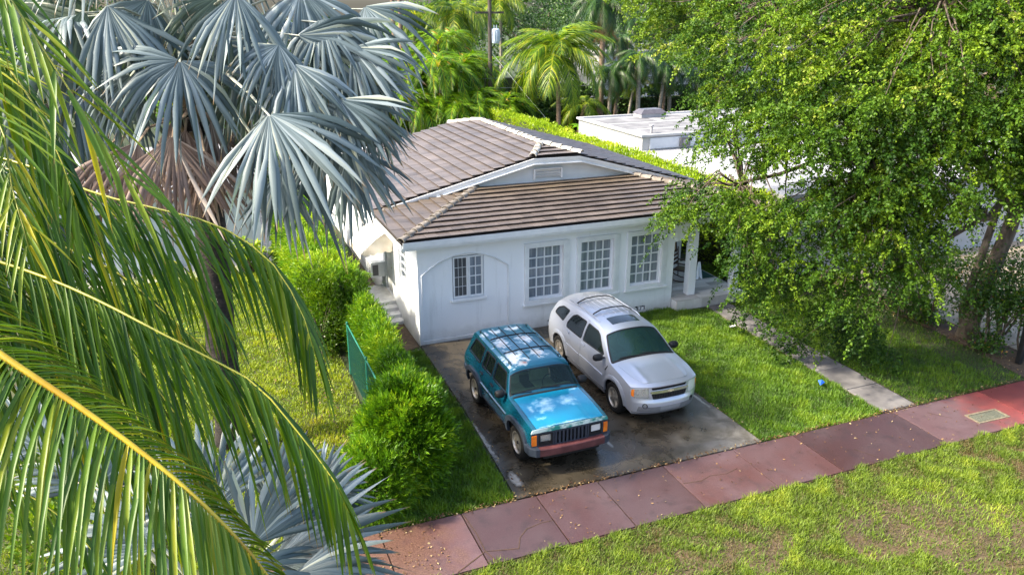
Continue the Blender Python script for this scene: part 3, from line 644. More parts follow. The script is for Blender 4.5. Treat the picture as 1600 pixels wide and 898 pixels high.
for j in range(nz_+1):
    for i in range(nx_+1):
        u=i/nx_; v=j/nz_; wd=.08+.16*v; vs.append((wd*(u-.5)*2*.6+.04*v,.03*math.sin(u*14)*(.3+v),-.52*v-.04*math.sin(u*PI*3)*v))
mb.add(vs,[(j*(nx_+1)+i,j*(nx_+1)+i+1,(j+1)*(nx_+1)+i+1,(j+1)*(nx_+1)+i) for j in range(nz_) for i in range(nx_)]); mb.smooth=True
mb.build('hanging_cloth',m_cloth,loc=(8.80,.0,1.35),label='pale blue cloth hanging beside the porch column',cat='cloth')
m_bin=MAT('black plastic',(.012,.012,.014),rough=.4)
bn=empty('rubbish_bin',(10.75,.75,0),label='black bin standing just right of the porch deck',cat='bin')
MB().prism([(-.25,-.25),(.25,-.25),(.25,.25),(-.25,.25)],0,.62).build('body',m_bin,bn,bevel=.02); MB().box(-.28,.28,-.28,.28,.63,.68).build('lid',m_bin,bn,bevel=.015)
# ================= CARS =================
m_rub=MAT('tyre rubber',(.008,.008,.0085),(.018,.017,.016),12,.85,bmp=.2,bs=60,spec=.15); m_blk=MAT('black trim plastic',(.008,.0085,.010),(.016,.017,.019),20,.55,spec=.25); m_chr=MAT('bright metal',(.62,.63,.65),(.48,.49,.51),8,.25,metal=1)
m_alloy=MAT('alloy wheel',(.48,.45,.40),(.34,.31,.27),10,.35,metal=.8); m_under=MAT('underbody',(.008,.008,.009),rough=.9)
def carglass(name,col,alpha,rough=.03,tc=(.62,.78,.72,1)):
    m,nt,b=newmat(name); b.inputs['Base Color'].default_value=col+(1,); b.inputs['Roughness'].default_value=rough; b.inputs['Specular IOR Level'].default_value=.9; b.inputs['Coat Weight'].default_value=.6; b.inputs['Coat Roughness'].default_value=.02
    t=N(nt,'BsdfTransparent'); t.inputs[0].default_value=tc; mx=N(nt,'MixShader'); fr=N(nt,'Fresnel'); fr.inputs[0].default_value=1.5
    a=math_(nt,'ADD',fr.outputs[0],alpha,True); L(nt,a,mx.inputs[0]); L(nt,t.outputs[0],mx.inputs[1]); L(nt,b.outputs[0],mx.inputs[2]); L(nt,mx.outputs[0],nt.nodes['Material Output'].inputs['Surface']); return m
m_gl=carglass('clear car glass',(.03,.06,.06),.10,tc=(.80,.92,.86,1)); m_glt=carglass('tinted car glass',(.008,.012,.014),.72); m_lens=carglass('headlamp lens',(.6,.6,.58),.15,.06,(1,1,.98,1)); m_gls=carglass('side car glass',(.015,.022,.022),.45)
m_amb=MAT('amber lens',(.75,.20,.01),(.6,.13,.005),9,.15,coat=.6); m_refl=MAT('lamp reflector',(.8,.8,.76),(.6,.6,.58),14,.2,metal=.6)
m_tan_i=MAT('tan interior',(.34,.32,.20),(.46,.43,.30),5,.8); m_gry_i=MAT('grey interior',(.10,.10,.10),(.15,.15,.14),5,.8)
def paint(name,c,metal=.35,rough=.28,patches=None,zsel=None,dirt=.5):
    m,nt,b=newmat(name); co=coords(nt,'Object'); n=ntex(nt,co,3,6,.65); col=mix(nt,math_(nt,'MULTIPLY',step(nt,n,.45,.75),dirt),c,tuple(min(1,x*.75+.03) for x in c))
    b.inputs['Metallic'].default_value=metal; b.inputs['Roughness'].default_value=rough; b.inputs['Coat Weight'].default_value=.7; b.inputs['Coat Roughness'].default_value=.06
    if patches:
        for (bl,cc,sf) in patches:
            k=math_(nt,'MULTIPLY',blobmask(nt,co,bl,1.6,8,sf*2.2),.85); col=mix(nt,k,col,cc)
            fade=k if bl is patches[0][0] else math_(nt,'MAXIMUM',fade,k)
        L(nt,math_(nt,'SUBTRACT',metal,math_(nt,'MULTIPLY',fade,metal),True),b.inputs['Metallic']); L(nt,math_(nt,'SUBTRACT',.7,math_(nt,'MULTIPLY',fade,.7),True),b.inputs['Coat Weight']); r=math_(nt,'MULTIPLY_ADD',fade,.5); r.node.inputs[2].default_value=rough; L(nt,r,b.inputs['Roughness'])
    L(nt,col,b.inputs['Base Color']); return m
class Car:
    def __init__(s,root,W,P,ze,zc,yf,yr,cf,cr,zb,k=3,bulge=None,rbulge=None):
        s.root=root; s.Wz=curve_interp(W); s.P=curve_interp(P); s.ze=lin(ze) if k>=4 else curve_interp(ze); s.zc=curve_interp(zc); s.yf,s.yr,s.cf,s.cr,s.zb,s.k=yf,yr,cf,cr,zb,k
        s.bulge=bulge or (lambda t:0); s.rbulge=rbulge or (lambda t:0)
        s.gf=lambda v:max(0,min(1,(v-(yf-.9))/.9))**1.5; s.gr=lambda v:max(0,min(1,((yr+.6)-v)/.6))**1.5
    def W(s,y,z): return s.Wz(z)*s.P(y)
    def side(s,sg):
        return lambda y,z,o:(sg*(s.W(y,z)+o),y,z)
    def ye(s,v): return v-s.cf*s.gf(v)+s.cr*s.gr(v)
    def top(s,sv,v,o):
        a=abs(sv)**3; y=v-s.cf*a*s.gf(v)+s.cr*a*s.gr(v); ye=s.ye(v); ze=s.ze(ye); xe=s.W(ye,ze); zc=s.zc(v)
        return (sv*xe,y,zc+(ze-zc)*abs(sv)**s.k+o)
    def topx(s,x,v,o):
        ye=s.ye(v); xe=s.W(ye,s.ze(ye)); return s.top(x/xe,v,o)
    def front(s,sv,t,o,end=1):
        yE=s.yf-s.cf if end>0 else s.yr+s.cr; zt=s.ze(yE); zz=s.zb+t*(zt-s.zb); x=sv*s.W(yE,zz)
        ztop=s.top(sv,s.yf if end>0 else s.yr,0)[2]; z=s.zb+t*(ztop-s.zb)
        y=(s.yf-s.cf*abs(sv)**3) if end>0 else (s.yr+s.cr*abs(sv)**3)
        B=(s.bulge(t) if end>0 else s.rbulge(t))*(1-sv**4); return (x,y+end*(B+o),z)
    def frontx(s,x,z,o):
        yE=s.yf-s.cf; zt=s.ze(yE); sv=x/s.W(yE,min(z,zt)); ztop=s.top(max(-1,min(1,sv)),s.yf,0)[2]; return s.front(sv,(z-s.zb)/(ztop-s.zb),o)
def part(mb,name,mat,par,sm=35,**k):
    o=mb.build(name,mat,par,**k); 
    if sm: smooth(o,sm)
    return o
def both(fn):
    for sg in (1,-1): fn(sg)
def wheel(root,x,y,r,wd,kind,sg):
    M_=Matrix.Translation((x,y,r))@Matrix.Rotation(sg*PI/2,4,'Y'); h=wd/2; rr=r*.66
    t=MB().lathe([(rr,-h*.85),(r*.86,-h),(r*.97,-h*.85),(r,-h*.5),(r,-h*.2),(r*.975,-h*.17),(r*.975,-h*.13),(r,-h*.1),(r,h*.1),(r*.975,h*.13),(r*.975,h*.17),(r,h*.2),(r,h*.5),(r*.97,h*.85),(r*.86,h),(rr,h*.85)],40)
    w_=empty('wheel',(x,y,r)); w_.parent=root; w_.rotation_euler=(0,sg*PI/2,0)
    part(t,'tyre',m_rub,w_,30)
    b=MB().lathe([(rr+.004,h*.86),(rr-.02,h*.9),(rr-.035,h*.62),(rr-.04,-h*.5)],36); part(b,'rim',m_alloy,w_,30)
    MB().lathe([(0,-.02),(rr-.02,-.02)],24).build('brake_disc',m_under,w_)
    d=MB()
    if kind=='five':
        for q in range(5):
            a=2*PI*q/5+.3; R_=Matrix.Rotation(a,4,'Z'); d.add([R_@Vector(p) for p in ((.03,-.038,h*.62),(rr-.025,-.030,h*.70),(rr-.025,.030,h*.70),(.03,.038,h*.62),(.03,-.05,h*.3),(rr-.025,-.04,h*.3),(rr-.025,.04,h*.3),(.03,.05,h*.3))],[(0,1,2,3),(0,4,5,1),(2,6,7,3),(1,5,6,2)])
        d.lathe([(0,h*.72),(.035,h*.72),(.05,h*.6),(.055,h*.3)],20)
        part(d,'spokes',m_alloy,w_,30)
    else:
        hol=[]
        for q in range(10):
            a=2*PI*q/10; hol.append([( (rr*.70)*math.cos(a)+ax*math.cos(a)-ay*math.sin(a),(rr*.70)*math.sin(a)+ax*math.sin(a)+ay*math.cos(a)) for ax,ay in ((-.028,-.012),(.03,-.02),(.03,.02),(-.028,.012))])
        out=[(rr*.97*math.cos(2*PI*i/32),rr*.97*math.sin(2*PI*i/32)) for i in range(32)]
        region(out,hol,lambda u,v,o:(u,v,h*(.62-.25*(1-((u*u+v*v)**.5/rr))+.28*math.exp(-((u*u+v*v)**.5/rr/.25)**2))+o),0,.01,.04,mb=d); part(d,'disc',m_alloy,w_,40)
        part(MB().lathe([(0,h*.80),(.03,h*.79),(.036,h*.5)],16),'hub_cap',m_blk,w_,30)
def mirror(root,x,y,z,sg,mat,sx=.12,sz=.08,arm=.08):
    M_=Matrix.Translation((sg*(x+arm+sx/2),y,z)); mb=MB(); n=12; vs=[];fs=[]
    ring=lambda sc,yy:[M_@Vector((math.copysign(abs(math.cos(a))**.6,math.cos(a))*sx*.62*sc,yy,math.copysign(abs(math.sin(a))**.6,math.sin(a))*sz*.6*sc)) for a in [2*PI*i/n for i in range(n)]]
    R_=[ring(.98,-.035),ring(1,-.02),ring(.97,.02),ring(.8,.06),ring(.4,.082)]; vs=sum(R_,[])
    for j in range(4): fs+=[(j*n+i,j*n+(i+1)%n,(j+1)*n+(i+1)%n,(j+1)*n+i) for i in range(n)]
    fs+=[tuple(range(n)),tuple(4*n+i for i in range(n))]; mb.add(vs,fs); mb.tube([(sg*(x-.03),y+.01,z-.03),(sg*(x+arm+.02),y+.01,z-.015)],.022,6); o=part(mb,'wing_mirror',mat,root,40)
def seat(root,x,y,z,mat,hr=True,w_=.5):
    s_=MB().box(x-w_/2,x+w_/2,y-.05,y+.45,z,z+.14).build('seat',mat,root,bevel=.04); mb=MB()
    M_=Matrix.Translation((x,y,z+.1))@Matrix.Rotation(math.radians(14),4,'X'); mb.box(-w_/2+.02,w_/2-.02,-.06,.06,0,.5,M=M_); mb.build('seat_back',mat,s_,bevel=.035)
    if hr:
        for hx in ((0,) if w_<.7 else (-w_*.27,w_*.27)): MB().box(hx-.12,hx+.12,-.05,.04,.53,.68,M=M_).build('head_rest',mat,s_,bevel=.03)
def strip_poly(pts,w_):
    a=[Vector(p) for p in pts]; L_=[];R_=[]
    for i,p in enumerate(a):
        d=(a[min(i+1,len(a)-1)]-a[max(i-1,0)]).normalized(); n=Vector((-d.y,d.x))*w_/2; L_.append(tuple(p+n)); R_.append(tuple(p-n))
    return L_+R_[::-1]
def arch_pts(yc,r,z0,zc_=None,sq=1.0,n=12):
    zc_=zc_ if zc_ is not None else .36; out=[]
    for i in range(n+1):
        a=PI*i/n; c,s=math.cos(a),math.sin(a); out.append((yc+r*math.copysign(abs(c)**sq,c),max(z0,zc_+r*abs(s)**sq)))
    return out

# ---------- teal jeep-type estate
def build_jeep():
    root=empty('parked_car',(1.15,-4.92,.035),PI,label='old teal four wheel drive estate with peeling roof paint and a dull red bumper',cat='car')
    ROOF=[(.38,-.83,.20,.28),(-.19,-.84,.19,.26),(.42,-.02,.30,.36),(-.17,-.06,.16,.22),(.30,-1.47,.14,.14),(-.18,-1.52,.20,.13),(.56,-1.45,.1,.16)]
    HOOD=[(.22,1.22,.22,.22),(.30,1.45,.16,.14),(-.22,1.28,.19,.17),(.58,1.35,.06,.17),(-.56,.86,.12,.05),(.5,1.68,.08,.06),(.0,1.98,.62,.05),(.62,1.98,.3,.05)]
    W_=(.62,.66,.70)
    mp_roof=paint('teal paint roof',(.006,.125,.20),patches=[([(x,y,rx*1.18,ry*1.12) for x,y,rx,ry in ROOF],(.30,.48,.56),.35),(ROOF,W_,.28),([(.30,.22,.13,.12),(-.17,-.06,.11,.18),(.42,-.75,.10,.2),(-.20,-.9,.05,.12)],(.36,.24,.15),.7),([(.27,.27,.05,.05)],(.42,.11,.04),.5)])
    mp_hood=paint('teal paint hood',(.004,.22,.40),metal=.25,patches=[([(x,y,rx*1.3,ry*1.3) for x,y,rx,ry in HOOD[:6]],(.12,.42,.60),.5),(HOOD,(.50,.66,.74),.7)],dirt=.3)
    mp=paint('teal paint',(.003,.085,.14),rough=.25)
    m_gr=MAT('faded green header',(.02,.22,.20),(.55,.68,.66),5,.5,lo=.4,hi=.55); m_red=MAT('dull red bumper',(.060,.016,.018),(.11,.034,.036),5,.6); m_fl=MAT('grey blue flare',(.014,.022,.036),(.028,.038,.058),6,.55)
    P=[(-2.1,.95),(-1.7,.985),(-1,1),(.8,1),(1.5,.985),(1.95,.945),(2.1,.93)]
    Wp=[(.38,.84),(.5,.865),(.72,.885),(.9,.88),(.98,.845),(1.04,.82),(1.10,.80),(1.3,.735),(1.5,.665),(1.53,.65),(1.6,.6)]
    ze=[(-2.1,.98),(-2.02,1.02),(-1.84,1.50),(-1.76,1.53),(.30,1.53),(.38,1.50),(.66,1.09),(.74,1.065),(1.3,1.03),(2.0,.965)]
    zc=[(-2.1,1.02),(-2.0,1.10),(-1.86,1.56),(-1.7,1.60),(-.5,1.615),(.30,1.595),(.44,1.52),(.72,1.115),(.80,1.09),(1.4,1.07),(2.0,1.0)]
    c=Car(root,Wp,P,ze,zc,2.0,-2.08,.05,.05,.40,k=5,rbulge=lambda t:.0)
    ax=[1.28,-1.28]
    aF=arch_pts(1.28,.44,.40,.34,.62); aR=arch_pts(-1.28,.44,.40,.34,.62)
    yE=c.yf-c.cf; yR=c.yr+c.cr
    outer=[(yE,.40)]+aF+aR+[(yR,.40)]
    tops=[(yR,c.ze(yR))]+[(y,c.ze(y)) for y in (-2.0,-1.94,-1.84,-1.76)]+[(y,1.53) for y in (-1.4,-.9,-.4,0,.30)]+[(.38,1.50),(.5,1.325),(.66,1.09),(.74,1.065),(1.0,c.ze(1.0)),(1.3,1.03),(1.7,c.ze(1.7)),(yE,c.ze(yE))]
    outer=outer+tops
    fd=[(.74,.50),(.73,1.02),(.62,1.10),(.365,1.475),(.335,1.495),(-.27,1.495),(-.27,.50)]; rdr=[(-.285,.50),(-.285,1.495),(-.90,1.495),(-.97,1.08),(-.95,.88),(-.84,.72),(-.80,.50)]
    wf=rnd([(.53,1.105),(.315,1.44),(-.22,1.445),(-.22,1.105)],.03); wr=rnd([(-.335,1.105),(-.335,1.445),(-.86,1.445),(-.91,1.105)],.03); wq=rnd([(-1.04,1.105),(-1.0,1.445),(-1.62,1.445),(-1.80,1.12)],.05)
    def side(sg):
        mp_=c.side(sg); fl=sg<0
        part(region(outer,[fd,rdr,wq],mp_,0,.02,.09,flip=fl),'body_side',mp,root,30)
        for d_,w_,nm in ((fd,wf,'front_door'),(rdr,wr,'rear_door')):
            do=part(region(inset(d_,.006),[w_],mp_,-.001,.02,.09,flip=fl),'door',mp,root,30)
            part(region(inset(w_,-.022),[inset(w_,.004)],mp_,.006,.006,.09,flip=fl,grid=False),'window_seal',m_blk,do,0); part(region(inset(w_,-.006),[],mp_,-.012,.004,.12,flip=fl),'window',m_gls,do,30)
            yy=d_[0][0] if nm=='front_door' else 0
            hy=-.16 if nm=='front_door' else -.80
            part(region([(hy-.08,.955),(hy+.08,.955),(hy+.08,.99),(hy-.08,.99)],[],mp_,.022,.02,.05,flip=fl),'handle',m_blk,do,0)
            part(region([(min(p[0] for p in d_)+.015,.70),(max(p[0] for p in d_)-.015,.70),(max(p[0] for p in d_)-.015,.735),(min(p[0] for p in d_)+.015,.735)] if nm=='front_door' else [(-.93,.72),(-.30,.70),(-.30,.735),(-.945,.755)],[],mp_,.016,.016,.1,flip=fl),'rub_strip',m_blk if 0 else m_chr,do,0)
        MB2=region(inset(wq,-.022),[inset(wq,.004)],mp_,.006,.006,.09,flip=fl,grid=False); part(MB2,'window_seal',m_blk,root,0); part(region(inset(wq,-.006),[],mp_,-.012,.004,.12,flip=fl),'quarter_window',m_gls,root,30)
        # bar in the rear door window, flares, sill, badge
        part(region([(-.72,1.11),(-.70,1.11),(-.68,1.44),(-.70,1.44)],[],mp_,.0,.01,.2,flip=fl),'window_bar',m_blk,root,0)
        for yc,e in ((1.28,1),(-1.28,-1)):
            a_=arch_pts(yc,.53,.40,.34,.62,14); b_=arch_pts(yc,.43,.40,.34,.62,14); ring=a_+b_[::-1]
            part(region(ring,[],mp_,.045,.06,.07,flip=fl),'wheel_flare',m_fl,root,40)
        part(region([(.80,.40),(-.78,.40),(-.78,.47),(.80,.47)][::-1],[],mp_,.012,.03,.2,flip=fl),'sill',m_fl,root,0)
        part(region([(1.02,.78),(1.20,.785),(1.20,.81),(1.02,.805)],[],mp_,.008,.008,.1,flip=fl),'side_badge',m_chr,root,0)
        part(region([(yR+.02,.60),(-1.74,.60),(-1.74,.70),(yR+.02,.70)],[],mp_,.03,.04,.1,flip=fl),'bumper_corner',m_fl,root,0)
        mirror(root,.81,.56,1.12,sg,m_blk,.17,.13,.05)
    both(side)
    # top skins
    ws_l=[(-.66,.425),(.66,.425),(.735,.675),(-.735,.675)]
    tx=lambda x,v,o:c.topx(x,v,o)
    T=lambda s,v,o:c.top(s,v,o)
    part(region([(-1,-1.86),(1,-1.86),(1,.40),(-1,.40)],[],T,0,.015,.09),'roof',mp_roof,root,35)
    part(region([(-1,.40),(1,.40),(1,.74),(-1,.74)],[[(-.93,.455),(.93,.455),(.93,.69),(-.93,.69)]],T,0,.015,.05),'windscreen_frame',mp,root,35)
    part(region([(-.965,.445),(.965,.445),(.965,.70),(-.965,.70)],[[(-.93,.458),(.93,.458),(.93,.686),(-.93,.686)]],T,.006,.006,.05),'windscreen_seal',m_blk,root,0)
    part(region([(-.95,.45),(.95,.45),(.95,.695),(-.95,.695)],[],T,-.008,.004,.05),'windscreen',m_gl,root,35)
    part(region([(-.9,.745),(.9,.745),(.9,.80),(-.9,.80)],[],T,.004,.02,.06),'cowl_grille',m_blk,root,0)
    part(region([(-1,.74),(1,.74),(1,2.0),(-1,2.0)],[[(-.90,.80),(.90,.80),(.90,1.985),(-.90,1.985)]],T,0,.015,.08),'wing_top',mp,root,35)
    part(region([(-.893,.806),(.893,.806),(.893,1.985),(-.893,1.985)],[],lambda s,v,o:(lambda p:(p[0],p[1],p[2]+(.018 if abs(s)<.52 and v>.9 else 0)*min(1,(.52-abs(s))/.06)*min(1,(v-.9)/.1)))(T(s,v,o)),.004,.02,.08),'hood',mp_hood,root,35)
    part(region([(-1,-2.08),(1,-2.08),(1,-1.86),(-1,-1.86)],[[(-.85,-2.04),(.85,-2.04),(.85,-1.89),(-.85,-1.89)]],T,0,.015,.05),'tailgate_frame',mp,root,35); part(region([(-.87,-2.05),(.87,-2.05),(.87,-1.88),(-.87,-1.88)],[],T,-.006,.004,.05),'rear_window',m_glt,root,35)
    part(region([(-1,0),(1,0),(1,1),(-1,1)],[],lambda s,t,o:c.front(s,t,o,-1),0,.02,.12),'tailgate',mp,root,35)
    # front fascia (x,z space)
    FX=c.frontx; wE=c.W(yE,.8)
    F_=lambda s,t,o:c.front(s,t,o)
    gr=[(-.44,.36),(.44,.36),(.44,.80),(-.44,.80)]; hl=[[(.50,.40),(.80,.40),(.80,.78),(.50,.78)],[(-.80,.40),(-.80,.78),(-.50,.78),(-.50,.40)]]; mk=[[(.87,.40),(.985,.40),(.985,.78),(.87,.78)],[(-.985,.40),(-.985,.78),(-.87,.78),(-.87,.40)]]
    part(region([(-1,.0),(1,.0),(1,.86),(-1,.86)],[gr]+hl+mk,F_,0,.02,.09),'front_panel',m_fl,root,30)
    part(region([(-1,.86),(1,.86),(1,1),(-1,1)],[],F_,.006,.02,.05),'header_panel',m_gr,root,30)
    g=part(region(gr,[],F_,-.05,.01,.2),'grille',m_under,root,0)
    for i in range(9):
        x=-.44+.88*(i+.5)/9; part(region([(x-.022,.365),(x+.022,.365),(x+.022,.795),(x-.022,.795)],[],F_,.006,.05,.1),'grille_bar',m_fl,g,0)
    part(region(inset(gr,-.02),[inset(gr,.008)],F_,.010,.02,.2,grid=False),'grille_surround',m_fl,g,0)
    for q in hl:
        h_=part(region(q,[],F_,-.045,.01,.08),'headlight',m_refl,root,0); part(region(q,[],F_,.0,.004,.1),'lens',m_lens,h_,0); part(region(inset(q,-.018),[inset(q,.02)],F_,.012,.02,.2,grid=False),'bezel',m_blk,h_,0)
        part(region([(q[0][0] if q[0][0]>0 else q[0][0],.40),(q[2][0],.40),(q[2][0],.50),(q[0][0],.50)] if 0 else [(min(p[0] for p in q)+.02,.42),(max(p[0] for p in q)-.02,.42),(max(p[0] for p in q)-.02,.52),(min(p[0] for p in q)+.02,.52)],[],F_,.006,.01,.1),'bezel',m_blk,h_,0)
    for q in mk: part(region(q,[],F_,.012,.03,.1),'side_marker',m_amb,root,0)
    # bumper
    bp=empty('bumper'); bp.parent=root
    prof=lambda x:2.10-.05*abs(x/.8)**3
    def bump_(x0,x1,z0,z1,d0,mat,nm):
        n=14; vs=[];fs=[]
        for i in range(n+1):
            x=x0+(x1-x0)*i/n; y=prof(x); vs+=[(x,y-.12,z0),(x,y+d0-.01,z0),(x,y+d0,z0+.015),(x,y+d0,z1-.015),(x,y+d0-.01,z1),(x,y-.12,z1)]
        for i in range(n): fs+=[(i*6+k,i*6+(k+1)%6,(i+1)*6+(k+1)%6,(i+1)*6+k) for k in range(6)]
        fs+=[tuple(range(6)),tuple(n*6+5-k for k in range(6))]; part(MB().add(vs,fs),nm,mat,bp,0)
    bump_(-.70,.70,.44,.60,.03,m_red,'bumper_bar'); bump_(-.60,.60,.36,.438,-.02,m_blk,'air_dam'); 
    for sg in (1,-1):
        MB().prism([(sg*.70,1.99),(sg*.70,2.10),(sg*.78,2.085),(sg*.885,1.98),(sg*.90,1.76),(sg*.80,1.76)][::sg],.44,.61).build('bumper_end',m_fl,bp,bevel=.012)
    # lettering on the hood edge, small
    cu=bpy.data.curves.new('badge_text','FONT'); cu.body='Jeep'; cu.size=.075; cu.extrude=.002; cu.align_x='CENTER'
    to=bpy.data.objects.new('tmp',cu); COL.objects.link(to); dg=bpy.context.evaluated_depsgraph_get(); me=bpy.data.meshes.new_from_object(to.evaluated_get(dg)); bpy.data.objects.remove(to)
    me.materials.clear(); me.materials.append(m_chr); o=bpy.data.objects.new('badge',me); COL.objects.link(o); o.parent=root; o.location=(.0,1.965,1.018); o.rotation_euler=(math.radians(20),0,PI)
    # wipers
    for s in (-.35,.30): MB().tube([c.topx(s,.72,.015),c.topx(s+.42,.69,.02)],.009,5).build('wiper',m_blk,root)
    # roof rack
    rk=empty('roof_rack'); rk.parent=root
    for sg in (1,-1):
        MB().tube([c.topx(sg*.57,y,.035 if abs(y+.72)<.95 else .01) for y in (.25,.17,-.2,-.7,-1.2,-1.6,-1.70)],.020,6).build('rail',mp,rk); 
        for y in (.17,-.72,-1.62): MB().box(-.02,.02,-.03,.03,-.03,.01,M=Matrix.Translation(c.topx(sg*.57,y,.035))).build('foot',m_blk,rk)
    for x in (-.33,-.12,.12,.33): MB().tube([c.topx(x,y,.008) for y in (.16 if abs(x)<.2 else -.1,-.5,-1.1,-1.68)],.012,4,flat=.7).build('roof_strip',m_blk,rk)
    for y in (-.25,-1.05): MB().tube([c.topx(x,y,.045 if abs(x)<.5 else .035) for x in (-.57,-.5,-.2,.2,.5,.57)],.015,6).build('crossbar',m_blk,rk)
    # inside
    MB().box(-.60,.60,-1.98,1.85,.28,.80).box(-.76,.76,-.80,.82,.36,.6).build('underbody',m_under,root); MB().box(-.74,.74,-1.9,.35,.60,.63).build('floor',m_gry_i,root)
    MB().box(-.74,.74,.34,.66,.80,1.03).build('dashboard',m_tan_i,root,bevel=.04); MB().box(-.70,.70,.44,.70,1.035,1.065).build('dash_cover',m_tan_i,root)
    for x in (-.36,.36): seat(root,x,-.38,.68,m_tan_i,True,.50)
    seat(root,0,-1.15,.68,m_tan_i,False,1.2); part(MB().lathe([(.18+.014*math.cos(a),.014*math.sin(a)) for a in [2*PI*i/6 for i in range(6)]],20,Matrix.Translation((-.36,.20,.98))@Matrix.Rotation(math.radians(-65),4,'X'),close=True),'steering_wheel',m_blk,root,40)
    for x in (.5,): MB().box(-.60,.60,-1.92,-1.88,.80,1.05).build('spare_panel',m_gry_i,root)
    for y in ax:
        for sg in (1,-1): wheel(root,sg*.765,y,.355,.225,'disc',sg)
    return root
build_jeep()

# ---------- silver crossover
def build_suv():
    global m_gl; m_gl=carglass('teal windscreen glass',(.02,.055,.055),.42,tc=(.6,.85,.8,1)); root=empty('parked_car',(3.93,-3.76,.035),PI,label='silver mid-size suv with sunroof and black roof bars parked beside the lawn',cat='car')
    mp=paint('silver paint',(.47,.50,.57),metal=.6,rough=.32,dirt=.2); m_low=MAT('grey lower plastic',(.13,.135,.15),(.17,.175,.19),6,.5); m_gold=MAT('champagne emblem',(.62,.54,.38),metal=.6,rough=.3)
    P=[(-2.4,.86),(-2.15,.93),(-1.7,.975),(-1,1),(.9,1),(1.5,.99),(1.85,.965),(2.05,.93),(2.35,.86)]
    Wp=[(.25,.85),(.4,.885),(.62,.91),(.82,.905),(.95,.88),(1.03,.855),(1.10,.83),(1.3,.765),(1.48,.68),(1.56,.61),(1.64,.52)]
    ze=[(-2.4,.95),(-2.3,1.0),(-2.18,1.12),(-1.98,1.44),(-1.85,1.505),(-1.5,1.55),(-.6,1.585),(.1,1.575),(.38,1.54),(.55,1.46),(1.10,1.08),(1.25,1.045),(1.7,.985),(2.05,.90),(2.35,.80)]
    zc=[(-2.4,1.0),(-2.28,1.06),(-2.15,1.30),(-2.03,1.55),(-1.9,1.61),(-1.4,1.655),(-.6,1.685),(.2,1.665),(.5,1.60),(1.16,1.145),(1.26,1.115),(1.7,1.08),(2.1,1.01),(2.3,.95),(2.36,.90)]
    bul=curve_interp([(0,-.05),(.12,.03),(.3,.07),(.48,.06),(.56,.02),(.7,.02),(.9,.0),(1,0)])
    c=Car(root,Wp,P,ze,zc,2.33,-2.38,.26,.16,.25,k=2.6,bulge=bul,rbulge=lambda t:.05*math.sin(PI*min(1,t*1.6)) if t<.62 else 0)
    yE=c.yf-c.cf; yR=c.yr+c.cr; aF=arch_pts(1.44,.41,.25,.36,.85,16); aR=arch_pts(-1.44,.41,.25,.36,.85,16)
    ys=[-2.15,-2.05,-1.98,-1.92,-1.85,-1.7,-1.5,-1.2,-.9,-.6,-.3,0,.1,.25,.38,.46,.55,.7,.85,1.0,1.10,1.18,1.25,1.4,1.55,1.7,1.85,1.95]
    outer=[(yE,.25)]+aF+aR+[(yR,.25)]+[(yR,c.ze(yR))]+[(y,c.ze(y)) for y in ys if yR+.02<y<yE-.02]+[(yE,c.ze(yE))]
    fd=[(.95,.36),(.98,.70),(.99,1.02),(.92,1.115),(.66,1.335),(.44,1.485),(.30,1.525),(-.27,1.535),(-.27,.36)]; rdr=[(-.285,.36),(-.285,1.535),(-.9,1.525),(-1.06,1.44),(-1.24,1.20),(-1.26,1.0),(-1.12,.84),(-.96,.60),(-.93,.36)]
    wf=rnd([(.80,1.13),(.40,1.42),(.25,1.465),(-.22,1.475),(-.22,1.09)],.03); wr=rnd([(-.34,1.09),(-.34,1.475),(-.86,1.465),(-1.00,1.40),(-1.15,1.18),(-1.14,1.09)],.04); wq=rnd([(-1.40,1.15),(-1.24,1.44),(-1.62,1.43),(-1.84,1.33),(-1.94,1.19)],.05)
    def side(sg):
        mp_=c.side(sg); fl=sg<0
        part(region(outer,[fd,rdr,wq],mp_,0,.02,.075,flip=fl),'body_side',mp,root,40)
        for d_,w_,nm in ((fd,wf,0),(rdr,wr,1)):
            do=part(region(inset(d_,.005),[w_],mp_,-.001,.02,.075,flip=fl),'door',mp,root,40)
            part(region(inset(w_,-.02),[inset(w_,.004)],mp_,.005,.006,.09,flip=fl,grid=False),'window_seal',m_blk,do,0); part(region(inset(w_,-.006),[],mp_,-.008,.004,.1,flip=fl),'window',m_gls if nm==0 else m_glt,do,40)
            hy=-.17 if nm==0 else -1.0; hz=.99
            part(region(rnd([(hy-.09,hz),(hy+.09,hz-.01),(hy+.09,hz+.03),(hy-.09,hz+.04)],.015),[],mp_,.025,.02,.05,flip=fl),'handle',mp,do,0)
            a,b=(.92,-.25) if nm==0 else (-.31,-.98)
            part(region([(a,.655),(b,.675),(b,.72),(a,.70)],[],mp_,.014,.016,.1,flip=fl),'rub_strip',m_chr if 0 else mp,do,0)
        part(region(inset(wq,-.02),[inset(wq,.004)],mp_,.005,.006,.09,flip=fl,grid=False),'window_seal',m_blk,root,0); part(region(inset(wq,-.006),[],mp_,-.008,.004,.1,flip=fl),'quarter_window',m_glt,root,40)
        for yc in (1.44,-1.44):
            a_=arch_pts(yc,.50,.25,.36,.85,16); b_=arch_pts(yc,.40,.25,.36,.85,16)
            part(region(a_+b_[::-1],[],lambda y,z,o,yc=yc:(lambda r:mp_(y,z,o+.028*max(0,1-abs(r-.44)/.07)))(math.hypot(y-yc,z-.36)),.004,.03,.035,flip=fl),'wheel_flare',mp,root,50)
        part(region([(.98,.25),(.98,.345),(-.97,.345),(-.97,.25)],[],mp_,.01,.03,.2,flip=fl),'sill',m_low,root,0)
        part(region(strip_poly([(1.10,.98),(1.03,.86)],.03),[],mp_,.006,.006,.1,flip=fl),'side_vent',m_blk,root,0)
